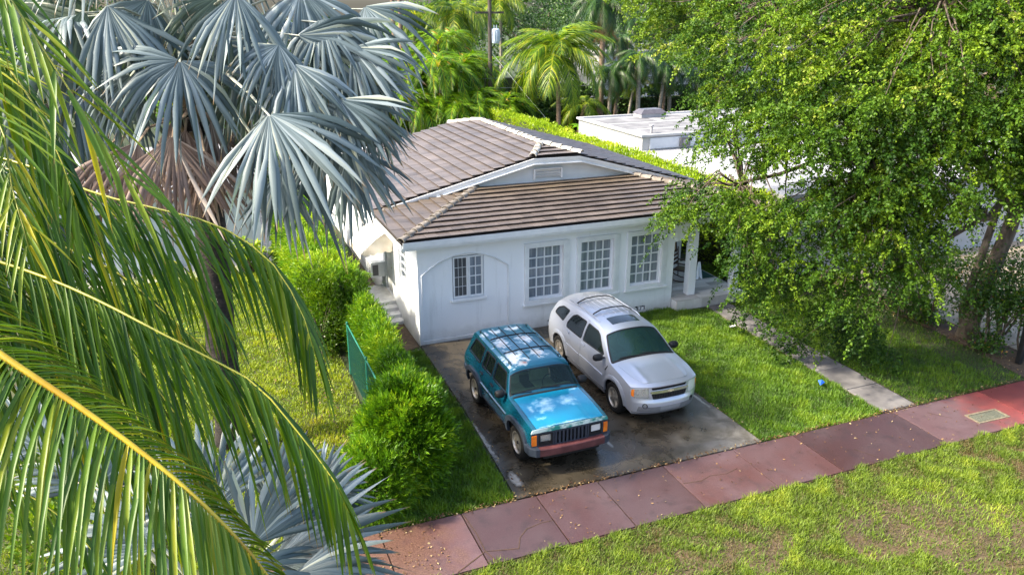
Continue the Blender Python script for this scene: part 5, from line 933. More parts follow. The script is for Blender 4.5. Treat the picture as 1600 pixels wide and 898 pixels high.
TREE = [[6.1,0.9,9.7],[7.4,3.1,9.8],[6.7,-0.1,9.7],[9.6,0.0,9.7],[11.9,3.1,9.8],[8.9,-1.2,9.7],[9.7,-3.2,9.6],[12.1,-0.5,9.7],[9.5,-3.8,9.5],[10.4,-4.3,9.6],[9.6,-5.3,9.5],[12.0,-3.1,9.7],[11.2,-5.1,9.6],[10.6,-5.9,9.5],[14.4,-2.6,9.7],[11.7,-6.5,9.4],[15.6,-3.5,9.6],[12.2,-6.8,9.5],[15.7,-4.2,9.6],[6.9,0.8,9.4],[8.7,3.9,9.5],[7.2,-0.2,9.4],[7.9,0.2,9.3],[9.2,2.3,9.4],[8.1,-0.1,9.5],[9.9,2.6,9.6],[9.1,0.4,9.3],[8.5,-1.2,9.2],[8.5,-2.1,9.4],[8.6,-3.3,9.3],[8.5,-4.0,9.2],[11.7,-0.4,9.3],[9.3,-3.8,9.1],[9.9,-3.3,9.1],[9.7,-3.7,9.2],[10.4,-3.0,9.2],[9.9,-4.3,9.3],[12.4,-1.8,9.4],[8.9,-5.6,9.1],[12.6,-2.0,9.3],[10.0,-5.5,9.3],[9.6,-6.4,9.2],[13.3,-3.1,9.3],[10.0,-6.6,9.2],[10.8,-6.4,9.2],[13.3,-4.3,9.3],[11.9,-5.8,9.4],[13.4,-5.2,9.4],[15.8,-3.3,9.5],[12.3,-6.3,9.3],[12.5,-6.8,9.3],[12.9,-6.7,9.2],[6.4,0.8,9.0],[7.3,2.2,9.0],[6.8,0.3,8.8],[7.8,0.7,9.0],[7.6,-0.0,8.8],[9.7,3.3,8.8],[8.0,-0.3,9.0],[11.3,4.5,9.1],[8.6,-0.8,8.9],[8.9,-0.4,8.9],[9.0,-0.4,9.1],[9.0,-3.1,9.0],[7.9,-4.6,8.9],[8.7,-4.4,9.0],[8.1,-5.5,8.9],[10.4,-3.1,9.0],[9.2,-5.2,8.9],[10.2,-4.7,8.9],[9.7,-5.5,8.9],[10.7,-6.0,9.0],[10.8,-6.4,9.0],[10.7,-7.0,8.8],[11.8,-6.3,9.0],[13.3,-5.2,9.0],[11.9,-6.8,8.9],[15.0,-4.5,8.9],[11.7,-7.4,8.7],[15.0,-5.1,8.7],[11.9,-7.5,8.8],[15.1,-5.3,8.8],[7.6,1.4,8.6],[7.8,0.6,8.3],[8.8,2.2,8.3],[8.1,0.9,8.4],[7.1,-2.3,8.5],[9.2,0.4,8.5],[7.0,-3.3,8.5],[7.1,-4.1,8.5],[8.8,-2.7,8.5],[10.7,-0.4,8.5],[7.3,-5.0,8.4],[8.2,-4.3,8.5],[10.4,-1.7,8.5],[8.0,-5.4,8.6],[8.2,-5.4,8.5],[11.5,-1.9,8.5],[9.7,-5.0,8.6],[11.7,-3.1,8.6],[9.5,-5.8,8.6],[11.0,-4.4,8.6],[10.2,-5.8,8.6],[11.8,-4.3,8.6],[10.9,-5.5,8.5],[9.9,-6.8,8.6],[11.7,-5.3,8.5],[9.9,-7.2,8.5],[13.6,-4.2,8.5],[10.2,-7.4,8.5],[13.3,-5.0,8.5],[11.1,-6.9,8.7],[13.5,-5.1,8.7],[11.0,-7.7,8.5],[15.3,-4.6,8.4],[11.5,-7.7,8.5],[13.5,-6.7,8.6],[14.5,-6.0,8.6],[7.2,0.8,7.9],[8.2,1.9,8.2],[8.3,2.1,8.1],[8.5,1.4,8.2],[6.7,-2.4,8.1],[9.0,0.9,8.0],[7.3,-2.1,8.2],[7.0,-4.8,8.1],[8.7,-2.7,8.1],[8.9,-3.1,8.2],[8.1,-4.6,8.1],[8.0,-5.9,8.3],[10.8,-3.1,8.3],[8.6,-5.6,8.2],[9.4,-5.9,8.3],[10.7,-4.6,8.3],[10.2,-5.7,8.1],[10.1,-6.3,8.2],[11.4,-5.2,8.2],[10.3,-6.9,8.1],[12.4,-5.2,8.0],[11.1,-6.8,8.1],[13.9,-4.7,8.0],[10.6,-7.7,8.3],[13.0,-6.2,8.2],[14.9,-4.8,8.1],[12.4,-7.1,8.2],[13.1,-7.1,8.1],[7.1,-0.9,7.7],[9.4,2.5,7.5],[6.7,-2.4,7.7],[8.0,-0.6,7.6],[6.8,-3.2,7.9],[7.3,-3.4,7.6],[8.6,-1.7,7.5],[7.5,-4.0,7.8],[6.9,-5.3,7.8],[7.9,-4.7,7.7],[8.9,-4.7,7.6],[7.8,-5.9,7.9],[10.6,-2.9,7.8],[9.4,-5.0,7.7],[10.0,-5.2,7.9],[9.0,-6.3,7.9],[8.9,-6.9,8.0],[9.7,-6.7,8.0],[9.2,-7.4,8.0],[10.5,-7.0,7.9],[10.6,-7.1,7.9],[10.2,-7.8,7.9],[12.4,-6.2,7.7],[12.0,-7.0,7.9],[13.3,-6.5,7.7],[15.2,-5.2,7.6],[13.0,-7.1,8.0],[6.6,-3.0,7.5],[7.5,-4.3,7.4],[10.1,-1.3,7.2],[8.3,-4.2,7.3],[9.4,-3.0,7.2],[7.7,-5.2,7.4],[8.2,-5.1,7.3],[8.7,-5.2,7.3],[9.5,-4.9,7.5],[11.1,-3.2,7.4],[9.0,-6.0,7.5],[10.6,-4.5,7.3],[8.8,-6.9,7.5],[11.3,-4.7,7.2],[10.2,-5.9,7.4],[12.1,-4.3,7.2],[10.3,-6.9,7.5],[11.0,-6.7,7.3],[10.5,-7.2,7.6],[11.0,-7.2,7.6],[12.7,-6.5,7.6],[13.5,-6.8,7.5],[15.4,-5.5,7.4],[7.5,-2.3,6.8],[9.1,-0.1,6.5],[7.1,-4.1,7.2],[8.1,-2.9,7.1],[8.3,-3.5,6.9],[8.8,-2.9,6.9],[7.8,-4.8,7.0],[10.2,-2.1,6.7],[7.3,-5.6,7.1],[7.4,-6.0,7.3],[9.3,-4.9,7.0],[8.7,-5.8,7.0],[10.8,-3.8,6.7],[8.2,-6.7,7.1],[9.9,-5.5,7.0],[11.1,-4.5,6.9],[8.7,-7.3,7.4],[9.5,-6.8,7.1],[10.7,-5.9,7.0],[9.2,-7.6,7.4],[10.6,-7.9,7.2],[11.5,-7.4,7.0],[11.3,-8.2,7.1],[15.5,-5.4,6.7],[12.7,-7.4,7.2],[14.1,-6.5,7.1],[6.3,-3.4,6.6],[8.1,-0.8,6.2],[7.7,-3.4,6.4],[9.2,-1.5,6.1],[7.8,-4.2,6.5],[7.4,-5.3,6.8],[10.1,-2.2,6.4],[7.3,-5.6,6.7],[9.1,-3.6,6.4],[7.8,-7.0,6.9],[11.4,-3.5,6.4],[9.0,-6.0,6.9],[9.1,-6.4,6.7],[9.7,-6.6,7.0],[9.1,-7.4,7.0],[9.3,-7.6,6.9],[11.4,-6.0,6.6],[10.0,-7.3,7.0],[10.3,-7.7,6.9],[13.5,-5.3,6.5],[10.3,-8.2,7.0],[10.8,-8.1,7.0],[11.3,-8.1,6.9],[15.0,-5.6,6.4],[12.0,-8.1,7.0],[14.8,-6.3,6.7],[6.6,-3.7,6.4],[9.0,-0.3,5.9],[6.7,-4.4,6.2],[8.2,-2.6,5.9],[7.0,-4.6,6.4],[8.4,-4.1,6.2],[9.8,-2.4,5.9],[7.4,-6.0,6.3],[8.7,-4.9,6.3],[8.8,-5.3,6.3],[8.5,-6.1,6.6],[10.1,-4.6,6.3],[8.3,-6.9,6.5],[8.6,-6.9,6.4],[8.9,-7.2,6.6],[11.0,-5.4,6.2],[10.0,-7.1,6.5],[11.9,-5.6,6.2],[9.7,-7.9,6.6],[9.8,-8.1,6.6],[12.1,-6.4,6.3],[11.1,-7.6,6.4],[12.8,-6.5,6.2],[11.1,-7.9,6.4],[14.0,-5.9,6.0],[12.0,-7.6,6.4],[13.1,-6.8,6.3],[11.9,-8.1,6.6],[14.4,-6.5,6.3],[7.1,-2.6,5.7],[8.3,-0.9,5.4],[5.8,-4.5,5.9],[8.7,-0.7,5.2],[6.9,-4.5,6.1],[7.4,-4.9,6.1],[7.1,-5.7,6.0],[9.3,-3.3,5.5],[7.0,-6.2,6.1],[7.6,-6.3,6.3],[8.3,-6.1,5.9],[11.1,-3.4,5.4],[8.7,-6.0,5.9],[8.2,-7.1,6.2],[9.2,-6.7,6.0],[12.1,-4.2,5.5],[8.6,-7.3,6.4],[11.8,-4.6,5.8],[9.2,-7.5,6.2],[12.1,-5.1,5.7],[9.2,-8.0,6.4],[10.1,-7.4,6.2],[10.9,-7.6,6.1],[11.4,-7.5,6.2],[14.5,-5.2,5.7],[12.0,-7.5,6.1],[13.3,-6.6,5.9],[12.2,-7.9,6.3],[14.1,-6.7,6.0],[7.1,-4.6,5.4],[8.4,-3.1,5.1],[6.5,-5.5,5.9],[7.2,-5.2,5.8],[7.0,-6.3,5.9],[7.4,-6.5,6.0],[9.1,-4.9,5.6],[8.2,-6.3,5.8],[9.3,-5.6,5.4],[9.8,-5.7,5.5],[10.4,-5.2,5.4],[9.5,-6.4,5.6],[11.3,-4.8,5.2],[10.0,-6.5,5.6],[9.5,-7.2,5.9],[10.8,-6.1,5.6],[10.5,-6.8,5.6],[10.7,-7.2,5.8],[12.1,-6.1,5.6],[11.4,-7.3,5.7],[11.3,-7.6,5.8],[12.6,-6.7,5.6],[11.2,-8.2,5.9],[14.1,-6.3,5.4],[12.8,-7.5,5.8],[14.6,-6.3,5.5],[11.9,-8.4,5.8],[7.2,-6.8,5.7],[8.9,-5.4,5.0],[8.7,-6.1,5.4],[10.8,-4.2,4.9],[8.3,-7.6,5.5],[8.8,-7.4,5.6],[9.2,-7.6,5.7],[10.4,-7.1,5.3],[10.2,-7.7,5.6],[13.6,-5.1,4.9],[11.8,-6.8,5.1],[11.5,-7.4,5.3],[14.4,-5.4,4.7],[11.8,-7.6,5.3],[14.2,-5.9,4.8],[12.8,-7.6,5.4],[15.1,-6.1,4.9],[12.5,-7.9,5.5],[15.2,-6.2,5.0],[7.0,-2.0,4.1],[7.3,-1.5,3.9],[7.8,-5.6,5.0],[8.3,-5.8,4.9],[9.2,-4.9,4.6],[8.5,-5.9,4.8],[9.0,-6.1,4.8],[10.4,-4.8,4.4],[8.1,-7.2,5.1],[9.8,-5.7,4.6],[9.0,-6.8,5.0],[11.0,-5.0,4.5],[9.5,-7.0,5.0],[11.1,-5.7,4.6],[9.3,-8.2,5.2],[13.4,-5.0,4.2],[11.2,-7.9,4.9],[13.8,-6.1,4.4],[11.0,-8.5,5.1],[13.9,-6.6,4.5],[11.9,-8.0,5.2],[14.9,-6.0,4.6],[6.4,-2.6,3.8],[6.3,-3.3,4.1],[6.7,-4.1,4.4],[6.9,-3.9,4.3],[8.4,-2.0,3.7],[7.6,-3.9,4.0],[7.3,-5.2,4.3],[9.5,-2.7,3.6],[7.2,-5.8,4.6],[7.7,-5.8,4.5],[9.4,-4.0,4.0],[7.2,-6.7,4.7],[10.0,-3.8,3.8],[8.4,-5.9,4.7],[8.0,-7.1,4.9],[10.1,-5.2,4.2],[8.7,-6.8,4.8],[9.2,-6.8,4.7],[11.3,-5.0,4.1],[10.2,-6.3,4.5],[10.6,-5.9,4.4],[9.7,-7.4,4.7],[12.1,-5.4,4.1],[9.5,-7.9,4.8],[12.5,-5.6,4.1],[11.4,-8.2,4.9],[13.8,-6.7,4.4],[13.2,-7.4,4.5],[13.5,-7.2,4.5],[14.0,-7.5,4.5],[16.2,-6.1,4.0],[7.1,-1.9,3.4],[7.1,-4.2,4.0],[7.8,-3.3,3.7],[7.0,-5.0,4.1],[7.7,-4.6,3.9],[7.1,-5.9,4.4],[8.6,-5.2,3.8],[9.1,-5.2,3.8],[8.4,-6.2,4.3],[8.8,-6.2,4.3],[11.0,-4.2,3.6],[9.0,-6.6,4.3],[10.0,-5.7,4.0],[9.3,-7.0,4.3],[11.4,-5.2,3.6],[9.5,-7.1,4.2],[6.4,-4.7,3.7],[7.1,-4.7,3.5],[7.5,-5.1,3.6],[7.6,-5.4,3.6],[7.6,-6.2,3.8],[9.0,-5.3,3.4],[8.7,-6.1,3.9],[8.7,-6.3,3.9],[8.4,-7.2,4.1],[9.2,-7.1,4.1],[6.6,-4.8,3.1],[7.6,-4.1,2.9],[7.5,-5.1,3.0],[8.1,-5.2,3.2],[7.7,-6.2,3.4],[9.2,-5.2,2.8],[8.1,-6.7,3.6],[8.2,-7.1,3.7],[9.7,-6.4,3.2],[10.4,-6.0,2.9],[10.0,-6.8,3.5],[8.3,-3.2,2.0],[7.5,-4.9,2.7],[8.2,-5.0,2.6],[8.1,-5.7,2.7],[8.5,-5.6,2.6],[9.7,-5.4,2.4],[8.6,-7.0,3.1],[9.7,-7.0,3.1],[9.1,-7.6,3.3],[8.1,-3.1,1.5],[7.2,-4.7,2.4],[8.0,-6.5,2.8],[10.1,-4.7,1.8],[8.5,-7.0,3.0],[9.0,-2.3,0.6],[7.8,-5.0,1.9],[8.5,-4.8,1.7],[9.0,-4.6,1.4],[8.5,-6.4,2.2],[9.0,-6.4,2.3],[9.4,-3.3,0.6],[9.3,-4.4,0.8],[9.7,-4.8,1.2],[9.6,-5.5,1.3],[10.2,-5.6,1.0],[8.8,-3.9,0.4],[8.6,-4.5,0.4],[10.4,-5.0,0.6],[10.5,-5.2,0.4],[10.5,-5.8,0.4],[6.8,-1.2,3.2],[7.1,-1.2,3.6],[8.5,-1.2,3.8],[9.0,-1.2,3.6],[8.8,-1.2,2.8],[16.8,-0.1,4.4],[7.7,-6.9,6.8],[17.8,-2.4,4.4],[15.3,-5.4,9.5],[13.2,-4.3,10.2],[13.0,-6.7,8.1],[9.5,-2.9,9.9],[11.3,-1.6,9.9],[7.4,-5.0,7.3],[13.4,-8.3,6.6],[17.4,-1.0,5.3],[16.8,-3.2,8.9],[10.5,-8.0,6.6],[12.0,-7.5,6.7],[13.1,-7.5,7.4],[14.1,-0.5,9.2],[10.1,-8.0,5.5],[10.8,-2.3,10.1],[16.9,-3.7,7.6],[16.0,0.3,6.2],[13.5,-2.6,9.9],[17.2,-1.1,5.7],[16.8,-5.7,6.8],[16.4,-3.5,8.4],[14.1,-6.3,8.9],[9.3,-0.8,8.3],[9.5,-6.2,7.8],[8.4,-6.7,5.2],[7.9,-6.7,6.7],[17.9,-3.7,4.2],[15.5,1.2,6.1],[17.3,-1.9,5.6],[13.0,-4.3,9.9],[10.7,-6.3,8.8],[14.2,1.5,6.9],[16.2,-3.1,8.6],[14.5,0.8,5.2],[16.3,-5.0,7.8],[10.0,-6.0,9.7],[16.4,-6.2,7.5],[15.2,0.1,7.1],[11.4,-1.2,10.2],[18.4,-4.2,6.2],[12.7,1.5,6.1],[11.2,-5.2,9.3],[7.1,-3.3,4.1],[14.8,-6.9,7.0],[17.0,-0.9,6.7],[16.7,-2.6,8.3],[8.0,-1.1,7.3],[13.6,1.1,4.5],[6.7,-5.8,6.5],[12.3,-3.1,10.3],[11.8,-0.1,9.5],[18.1,-3.3,5.5],[12.4,-7.4,7.7],[17.6,-2.0,5.2],[17.6,-3.8,7.8],[15.9,-0.3,7.0],[7.3,-5.9,6.5],[7.7,-5.9,6.7],[15.8,-1.1,7.9],[14.1,0.4,7.7],[8.5,-0.5,8.6],[6.7,-4.9,5.9],[9.0,0.3,6.9],[16.3,-7.1,7.2],[11.5,0.9,8.6],[10.8,1.3,6.7],[17.5,-5.1,5.9],[7.8,-0.7,8.0],[16.1,-6.6,6.6],[16.2,-5.6,7.7],[9.5,-3.6,9.1],[7.4,-5.8,5.1],[15.7,-1.8,8.6],[10.4,-6.7,8.8],[9.5,-7.8,6.6],[12.5,-2.1,10.6],[12.1,1.8,5.5],[11.5,1.2,8.1],[15.0,0.9,7.9],[10.2,0.9,6.7],[11.6,1.8,4.2],[12.7,0.3,9.1],[11.6,1.0,7.0],[12.0,-6.8,8.1],[16.2,-2.9,9.7],[6.7,-4.9,4.3],[17.0,-1.7,8.2]]
# ================= VEGETATION HELPERS =================
def unit(a): return a/np.maximum(np.linalg.norm(a,axis=-1,keepdims=True),1e-9)
def leafcloud(name,c,d,ln,wd,mat,parent=None,tint=None,seed=0,fold=.25,**k):
    "one leaf per point: c centres, d directions"
    r=np.random.default_rng(seed); n=len(c); d=unit(d); q=unit(np.cross(d,unit(r.normal(size=(n,3))))); nn=np.cross(d,q)
    ln=np.broadcast_to(ln,n)*(.7+.6*r.random(n)); wd=np.broadcast_to(wd,n)*(.75+.5*r.random(n)); L1=ln[:,None]; W1_=wd[:,None]
    V=np.stack([c-d*L1*.5,c-q*W1_*.5+nn*W1_*fold-d*L1*.03,c+d*L1*.5,c+q*W1_*.5+nn*W1_*fold-d*L1*.03],1).reshape(-1,3)
    if tint is None: tint=r.random(n)
    return npmesh(name,V,np.arange(n)[:,None]*4+np.arange(4),np.repeat(np.clip(tint,0,1),4),mat,parent,**k)
def sprigs(name,base,axis,mat,parent=None,per=12,ln=.075,wd=.012,slen=.22,seed=0,tint=None,**k):
    "feathery shoots: narrow leaves set all round each shoot"
    r=np.random.default_rng(seed); n=len(base); axis=unit(axis); t=np.tile(np.linspace(.1,1,per),(n,1))+r.uniform(-.04,.04,(n,per))
    sl=slen*(.7+.6*r.random((n,1))); A=axis[:,None,:]; c=base[:,None,:]+A*(t*sl)[:,:,None]
    rad=r.normal(size=(n,per,3)); rad-=(rad*A).sum(-1,keepdims=True)*A; rad=unit(rad); d=unit(rad*(1.1-.6*t[:,:,None])+A*(.5+.6*t[:,:,None])+np.array([0,0,.15]))
    L_=ln*(.75+.5*r.random((n,per))); c=c+d*(L_*.5)[:,:,None]
    ti=(tint if tint is not None else r.random(n))[:,None]+.18*(t-.5)+r.normal(0,.05,(n,per))
    return leafcloud(name,c.reshape(-1,3),d.reshape(-1,3),L_.ravel(),wd,mat,parent,ti.ravel(),seed+1,.15,**k)
m_podo=LEAF('podocarpus leaf',[(0,(.012,.045,.004)),(.3,(.045,.13,.005)),(.65,(.14,.30,.008)),(1,(.36,.48,.02))],.4,.28)
m_ficus=LEAF('ficus leaf',[(0,(.03,.07,.005)),(.5,(.08,.17,.008)),(1,(.22,.32,.015))],.35,.35)
m_lime=LEAF('lime hedge leaf',[(0,(.10,.16,.01)),(.3,(.20,.33,.012)),(.7,(.34,.47,.02)),(1,(.50,.54,.05))],.4,.4)
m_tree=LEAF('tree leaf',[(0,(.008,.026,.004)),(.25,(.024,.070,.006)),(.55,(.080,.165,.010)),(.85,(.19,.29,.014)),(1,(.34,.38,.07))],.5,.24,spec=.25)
m_bgleaf=LEAF('background leaf',[(0,(.006,.022,.006)),(.5,(.025,.075,.010)),(1,(.10,.19,.02))],.5,.2)
m_bgl2=LEAF('background bright leaf',[(0,(.010,.04,.006)),(.5,(.06,.16,.010)),(.85,(.18,.34,.02)),(1,(.45,.36,.03))],.45,.35)
m_twig=MAT('twigs',(.06,.045,.03),(.13,.10,.07),9,.9,bmp=.4,co='World'); m_bark=MAT('grey brown bark',(.055,.04,.028),(.15,.12,.09),6,.9,bmp=.8,bs=18,bd=.02,co='World',sc3=(1,1,.35))
m_core=MAT('painted shade hedge core',(.03,.045,.012),(.05,.05,.02),8,.95,bmp=.5,co='World')  # dark colour stands in for the shade deep inside a hedge
def bumps(x,y,z,f=1.0): return np.sin(x*2.1*f+1.3*np.sin(y*1.7*f))*np.sin(y*2.4*f+z*1.9*f)+.5*np.sin(x*5.3*f+z*4.1*f)*np.sin(y*4.7*f)
def box_shell(r,n,x0,x1,y0,y1,z0,z1,amp=.12,f=1.0,faces='lrfbt'):
    A={'l':(y1-y0)*(z1-z0),'r':(y1-y0)*(z1-z0),'f':(x1-x0)*(z1-z0),'b':(x1-x0)*(z1-z0),'t':(x1-x0)*(y1-y0)*1.5}; tot=sum(A[q] for q in faces); P=[];D=[]
    for q in faces:
        m=int(n*A[q]/tot); x=r.uniform(x0,x1,m);y=r.uniform(y0,y1,m);z=r.uniform(z0,z1,m); d=np.zeros((m,3))
        if q=='l': x[:]=x0; d[:,0]=-1
        if q=='r': x[:]=x1; d[:,0]=1
        if q=='f': y[:]=y0; d[:,1]=-1
        if q=='b': y[:]=y1; d[:,1]=1
        if q=='t': z[:]=z1; d[:,2]=1
        p=np.stack([x,y,z],1)
        # round the upper edges
        e=np.clip((z-(z1-.25))/.25,0,1) if q!='t' else np.zeros(m); p-=d*(.12*e**2)[:,None]
        b=bumps(x,y,z,f); p+=d*(amp*b+r.uniform(-.22,.03,m))[:,None]; P.append(p); D.append(d)
    return np.concatenate(P),np.concatenate(D)
def hedge(name,bx,n,mat,label,cat='hedge',kind='sprig',seed=0,amp=.12,inner=.28,lean=(0,0,.6),group=None,per=11,**kw):
    r=np.random.default_rng(seed); x0,x1,y0,y1,z0,z1=bx; ro=empty(name,(0,0,0),label=label,cat=cat,group=group)
    MB().box(x0+inner,x1-inner,y0+inner,y1-inner,0,z1-inner*1.1).build('twigs',m_core,ro)  # one solid dark box for the shaded inside, no twigs modelled
    p,d=box_shell(r,n,*bx,amp=amp); d=unit(d+np.array(lean)+r.normal(0,.45,d.shape)); t=.45+.22*bumps(p[:,0],p[:,1],p[:,2],.6)+r.normal(0,.15,len(p))+.12*(p[:,2]-z0)/(z1-z0)
    if kind=='sprig': sprigs('foliage',p,d,mat,ro,per=per,seed=seed,tint=t,kind='stuff',**kw)
    else: leafcloud('foliage',p,d,kw.get('ln',.07),kw.get('wd',.04),mat,ro,t,seed,kind='stuff')
    return ro
def ball_shell(r,n,c,R,amp=.24,f=2.0,zmin=0.05):
    v=unit(r.normal(size=(n,3))); v[:,2]=np.abs(v[:,2])*np.where(r.random(n)<.3,-1,1); c=np.array(c); R=np.array(R)
    b=bumps(v[:,0]*2+c[0],v[:,1]*2+c[1],v[:,2]*2,f/1.6); p=c+v*R*(1+amp*b+r.uniform(-.30,.04,n))[:,None]; k=p[:,2]>zmin; return p[k],v[k]
def bush(name,c,R,n,mat,label,seed=0,kind='sprig',cat='shrub',group=None,stems=5,**kw):
    r=np.random.default_rng(seed); ro=empty(name,(c[0],c[1],0),label=label,cat=cat,group=group); cc=np.array([0,0,c[2]])
    mb=MB()
    for i in range(stems):
        a=2*PI*i/stems+r.uniform(-.3,.3); q=[(R[0]*.8*t*math.cos(a)*t,R[1]*.8*t*math.sin(a)*t,t*(c[2]+R[2]*.4)) for t in (0,.3,.6,1)]; mb.tube(q,[.03,.022,.016,.006],5)
    mb.build('stems',m_twig,ro); p,v=ball_shell(r,n,cc,R); v=unit(v+np.array([0,0,.5])+r.normal(0,.4,v.shape)); t=.45+.2*bumps(p[:,0]*2,p[:,1]*2,p[:,2]*2)+r.normal(0,.14,len(p))
    if kind=='sprig': sprigs('foliage',p,v,mat,ro,seed=seed,tint=t,kind='stuff',**kw)
    else: leafcloud('foliage',p,v,kw.get('ln',.08),kw.get('wd',.045),mat,ro,t,seed,kind='stuff')
    return ro
# ---------------- left hedge, fence, shrubs
hedge('hedge',(-2.6,-1.5,.6,10.5,0,2.0),14000,m_podo,'tall bright green hedge running back along the white side wall',seed=21,amp=.16,slen=.24,ln=.095,wd=.022)
hedge('hedge',(-1.72,-1.3,-5.3,.5,0,1.45),9500,m_podo,'feathery green hedge between the wire fence and the driveway grass strip',seed=22,amp=.15,slen=.24,ln=.09,wd=.019)
bush('shrub',(-2.55,.35,1.25),(.62,.72,1.15),5200,m_ficus,'dense small-leaved green bush at the corner of the tall hedge by the lawn',seed=23,kind='leaf',ln=.07,wd=.042)
bush('shrub',(-1.7,-5.2,.75),(.5,.6,.75),3400,m_podo,'mid-height feathery shrub joining the hedge to the large shrub',seed=28,per=13,ln=.10,wd=.020,slen=.26)
bush('shrub',(-1.98,-6.3,1.0),(.60,.62,.95),5200,m_podo,'large feathery bright green shrub beside the red pavement',seed=24,per=15,ln=.115,wd=.022,slen=.28)
bush('shrub',(-2.7,-6.9,.6),(.5,.5,.65),3000,m_podo,'dark feathery shrub half hidden behind the silver fan palm leaves',seed=25,per=12,ln=.09,wd=.015,slen=.24)
bush('shrub',(-2.85,-6.05,.3),(.4,.35,.38),1500,m_podo,'low light green shrub at the lawn side of the wire fence end',seed=26,per=11,ln=.08,wd=.014,slen=.22)
m_gf=MAT('green fence paint',(.01,.13,.09),(.015,.17,.12),6,.5); m_gm=MAT('green mesh',(.005,.09,.06),rough=.6)
gf=empty('wire_fence',(0,0,0),label='green chain link fence with thin posts in front of the hedge',cat='fence')
FY=[-1.0,-3.2,-5.9]; 
for y in FY: MB().tube([(-2.08,y,0),(-2.08,y,1.38)],.025,8).lathe([(0,1.42),(.03,1.40),(.03,1.37)],8,Matrix.Translation((-2.08,y,0))).build('post',m_gf,gf)
MB().tube([(-2.08,FY[0],1.33),(-2.08,FY[-1],1.33)],.016,6).build('top_rail',m_gf,gf)
mb=MB(); s_=.065; H_=1.3; yl=FY[0]-FY[-1]
k=-int(H_/s_)
while k*s_<yl:
    for sg in (1,-1):
        a=k*s_; t0=max(0,-a); t1=min(H_,yl-a)
        if t1>t0:
            q0=(FY[-1]+a+t0,.03+(t0 if sg>0 else H_-t0)); q1=(FY[-1]+a+t1,.03+(t1 if sg>0 else H_-t1)); d_=.0032
            mb.add([(-2.08,q0[0]-d_,q0[1]),(-2.08,q0[0]+d_,q0[1]),(-2.08,q1[0]+d_,q1[1]),(-2.08,q1[0]-d_,q1[1])],[(0,1,2,3)])
            mb.add([(-2.08-d_,q0[0],q0[1]),(-2.08+d_,q0[0],q0[1]),(-2.08+d_,q1[0],q1[1]),(-2.08-d_,q1[0],q1[1])],[(0,1,2,3)])
    k+=1
mb.build('wire_mesh',m_gm,gf,kind='stuff')
# ---------------- right lime hedge along the neighbour
h_=hedge('hedge',(11.35,12.35,1.0,25.5,0,2.95),26000,m_lime,'long lime green hedge between the dark roof slope and the white flat roofs',seed=31,amp=.12,kind='leaf',ln=.13,wd=.06)
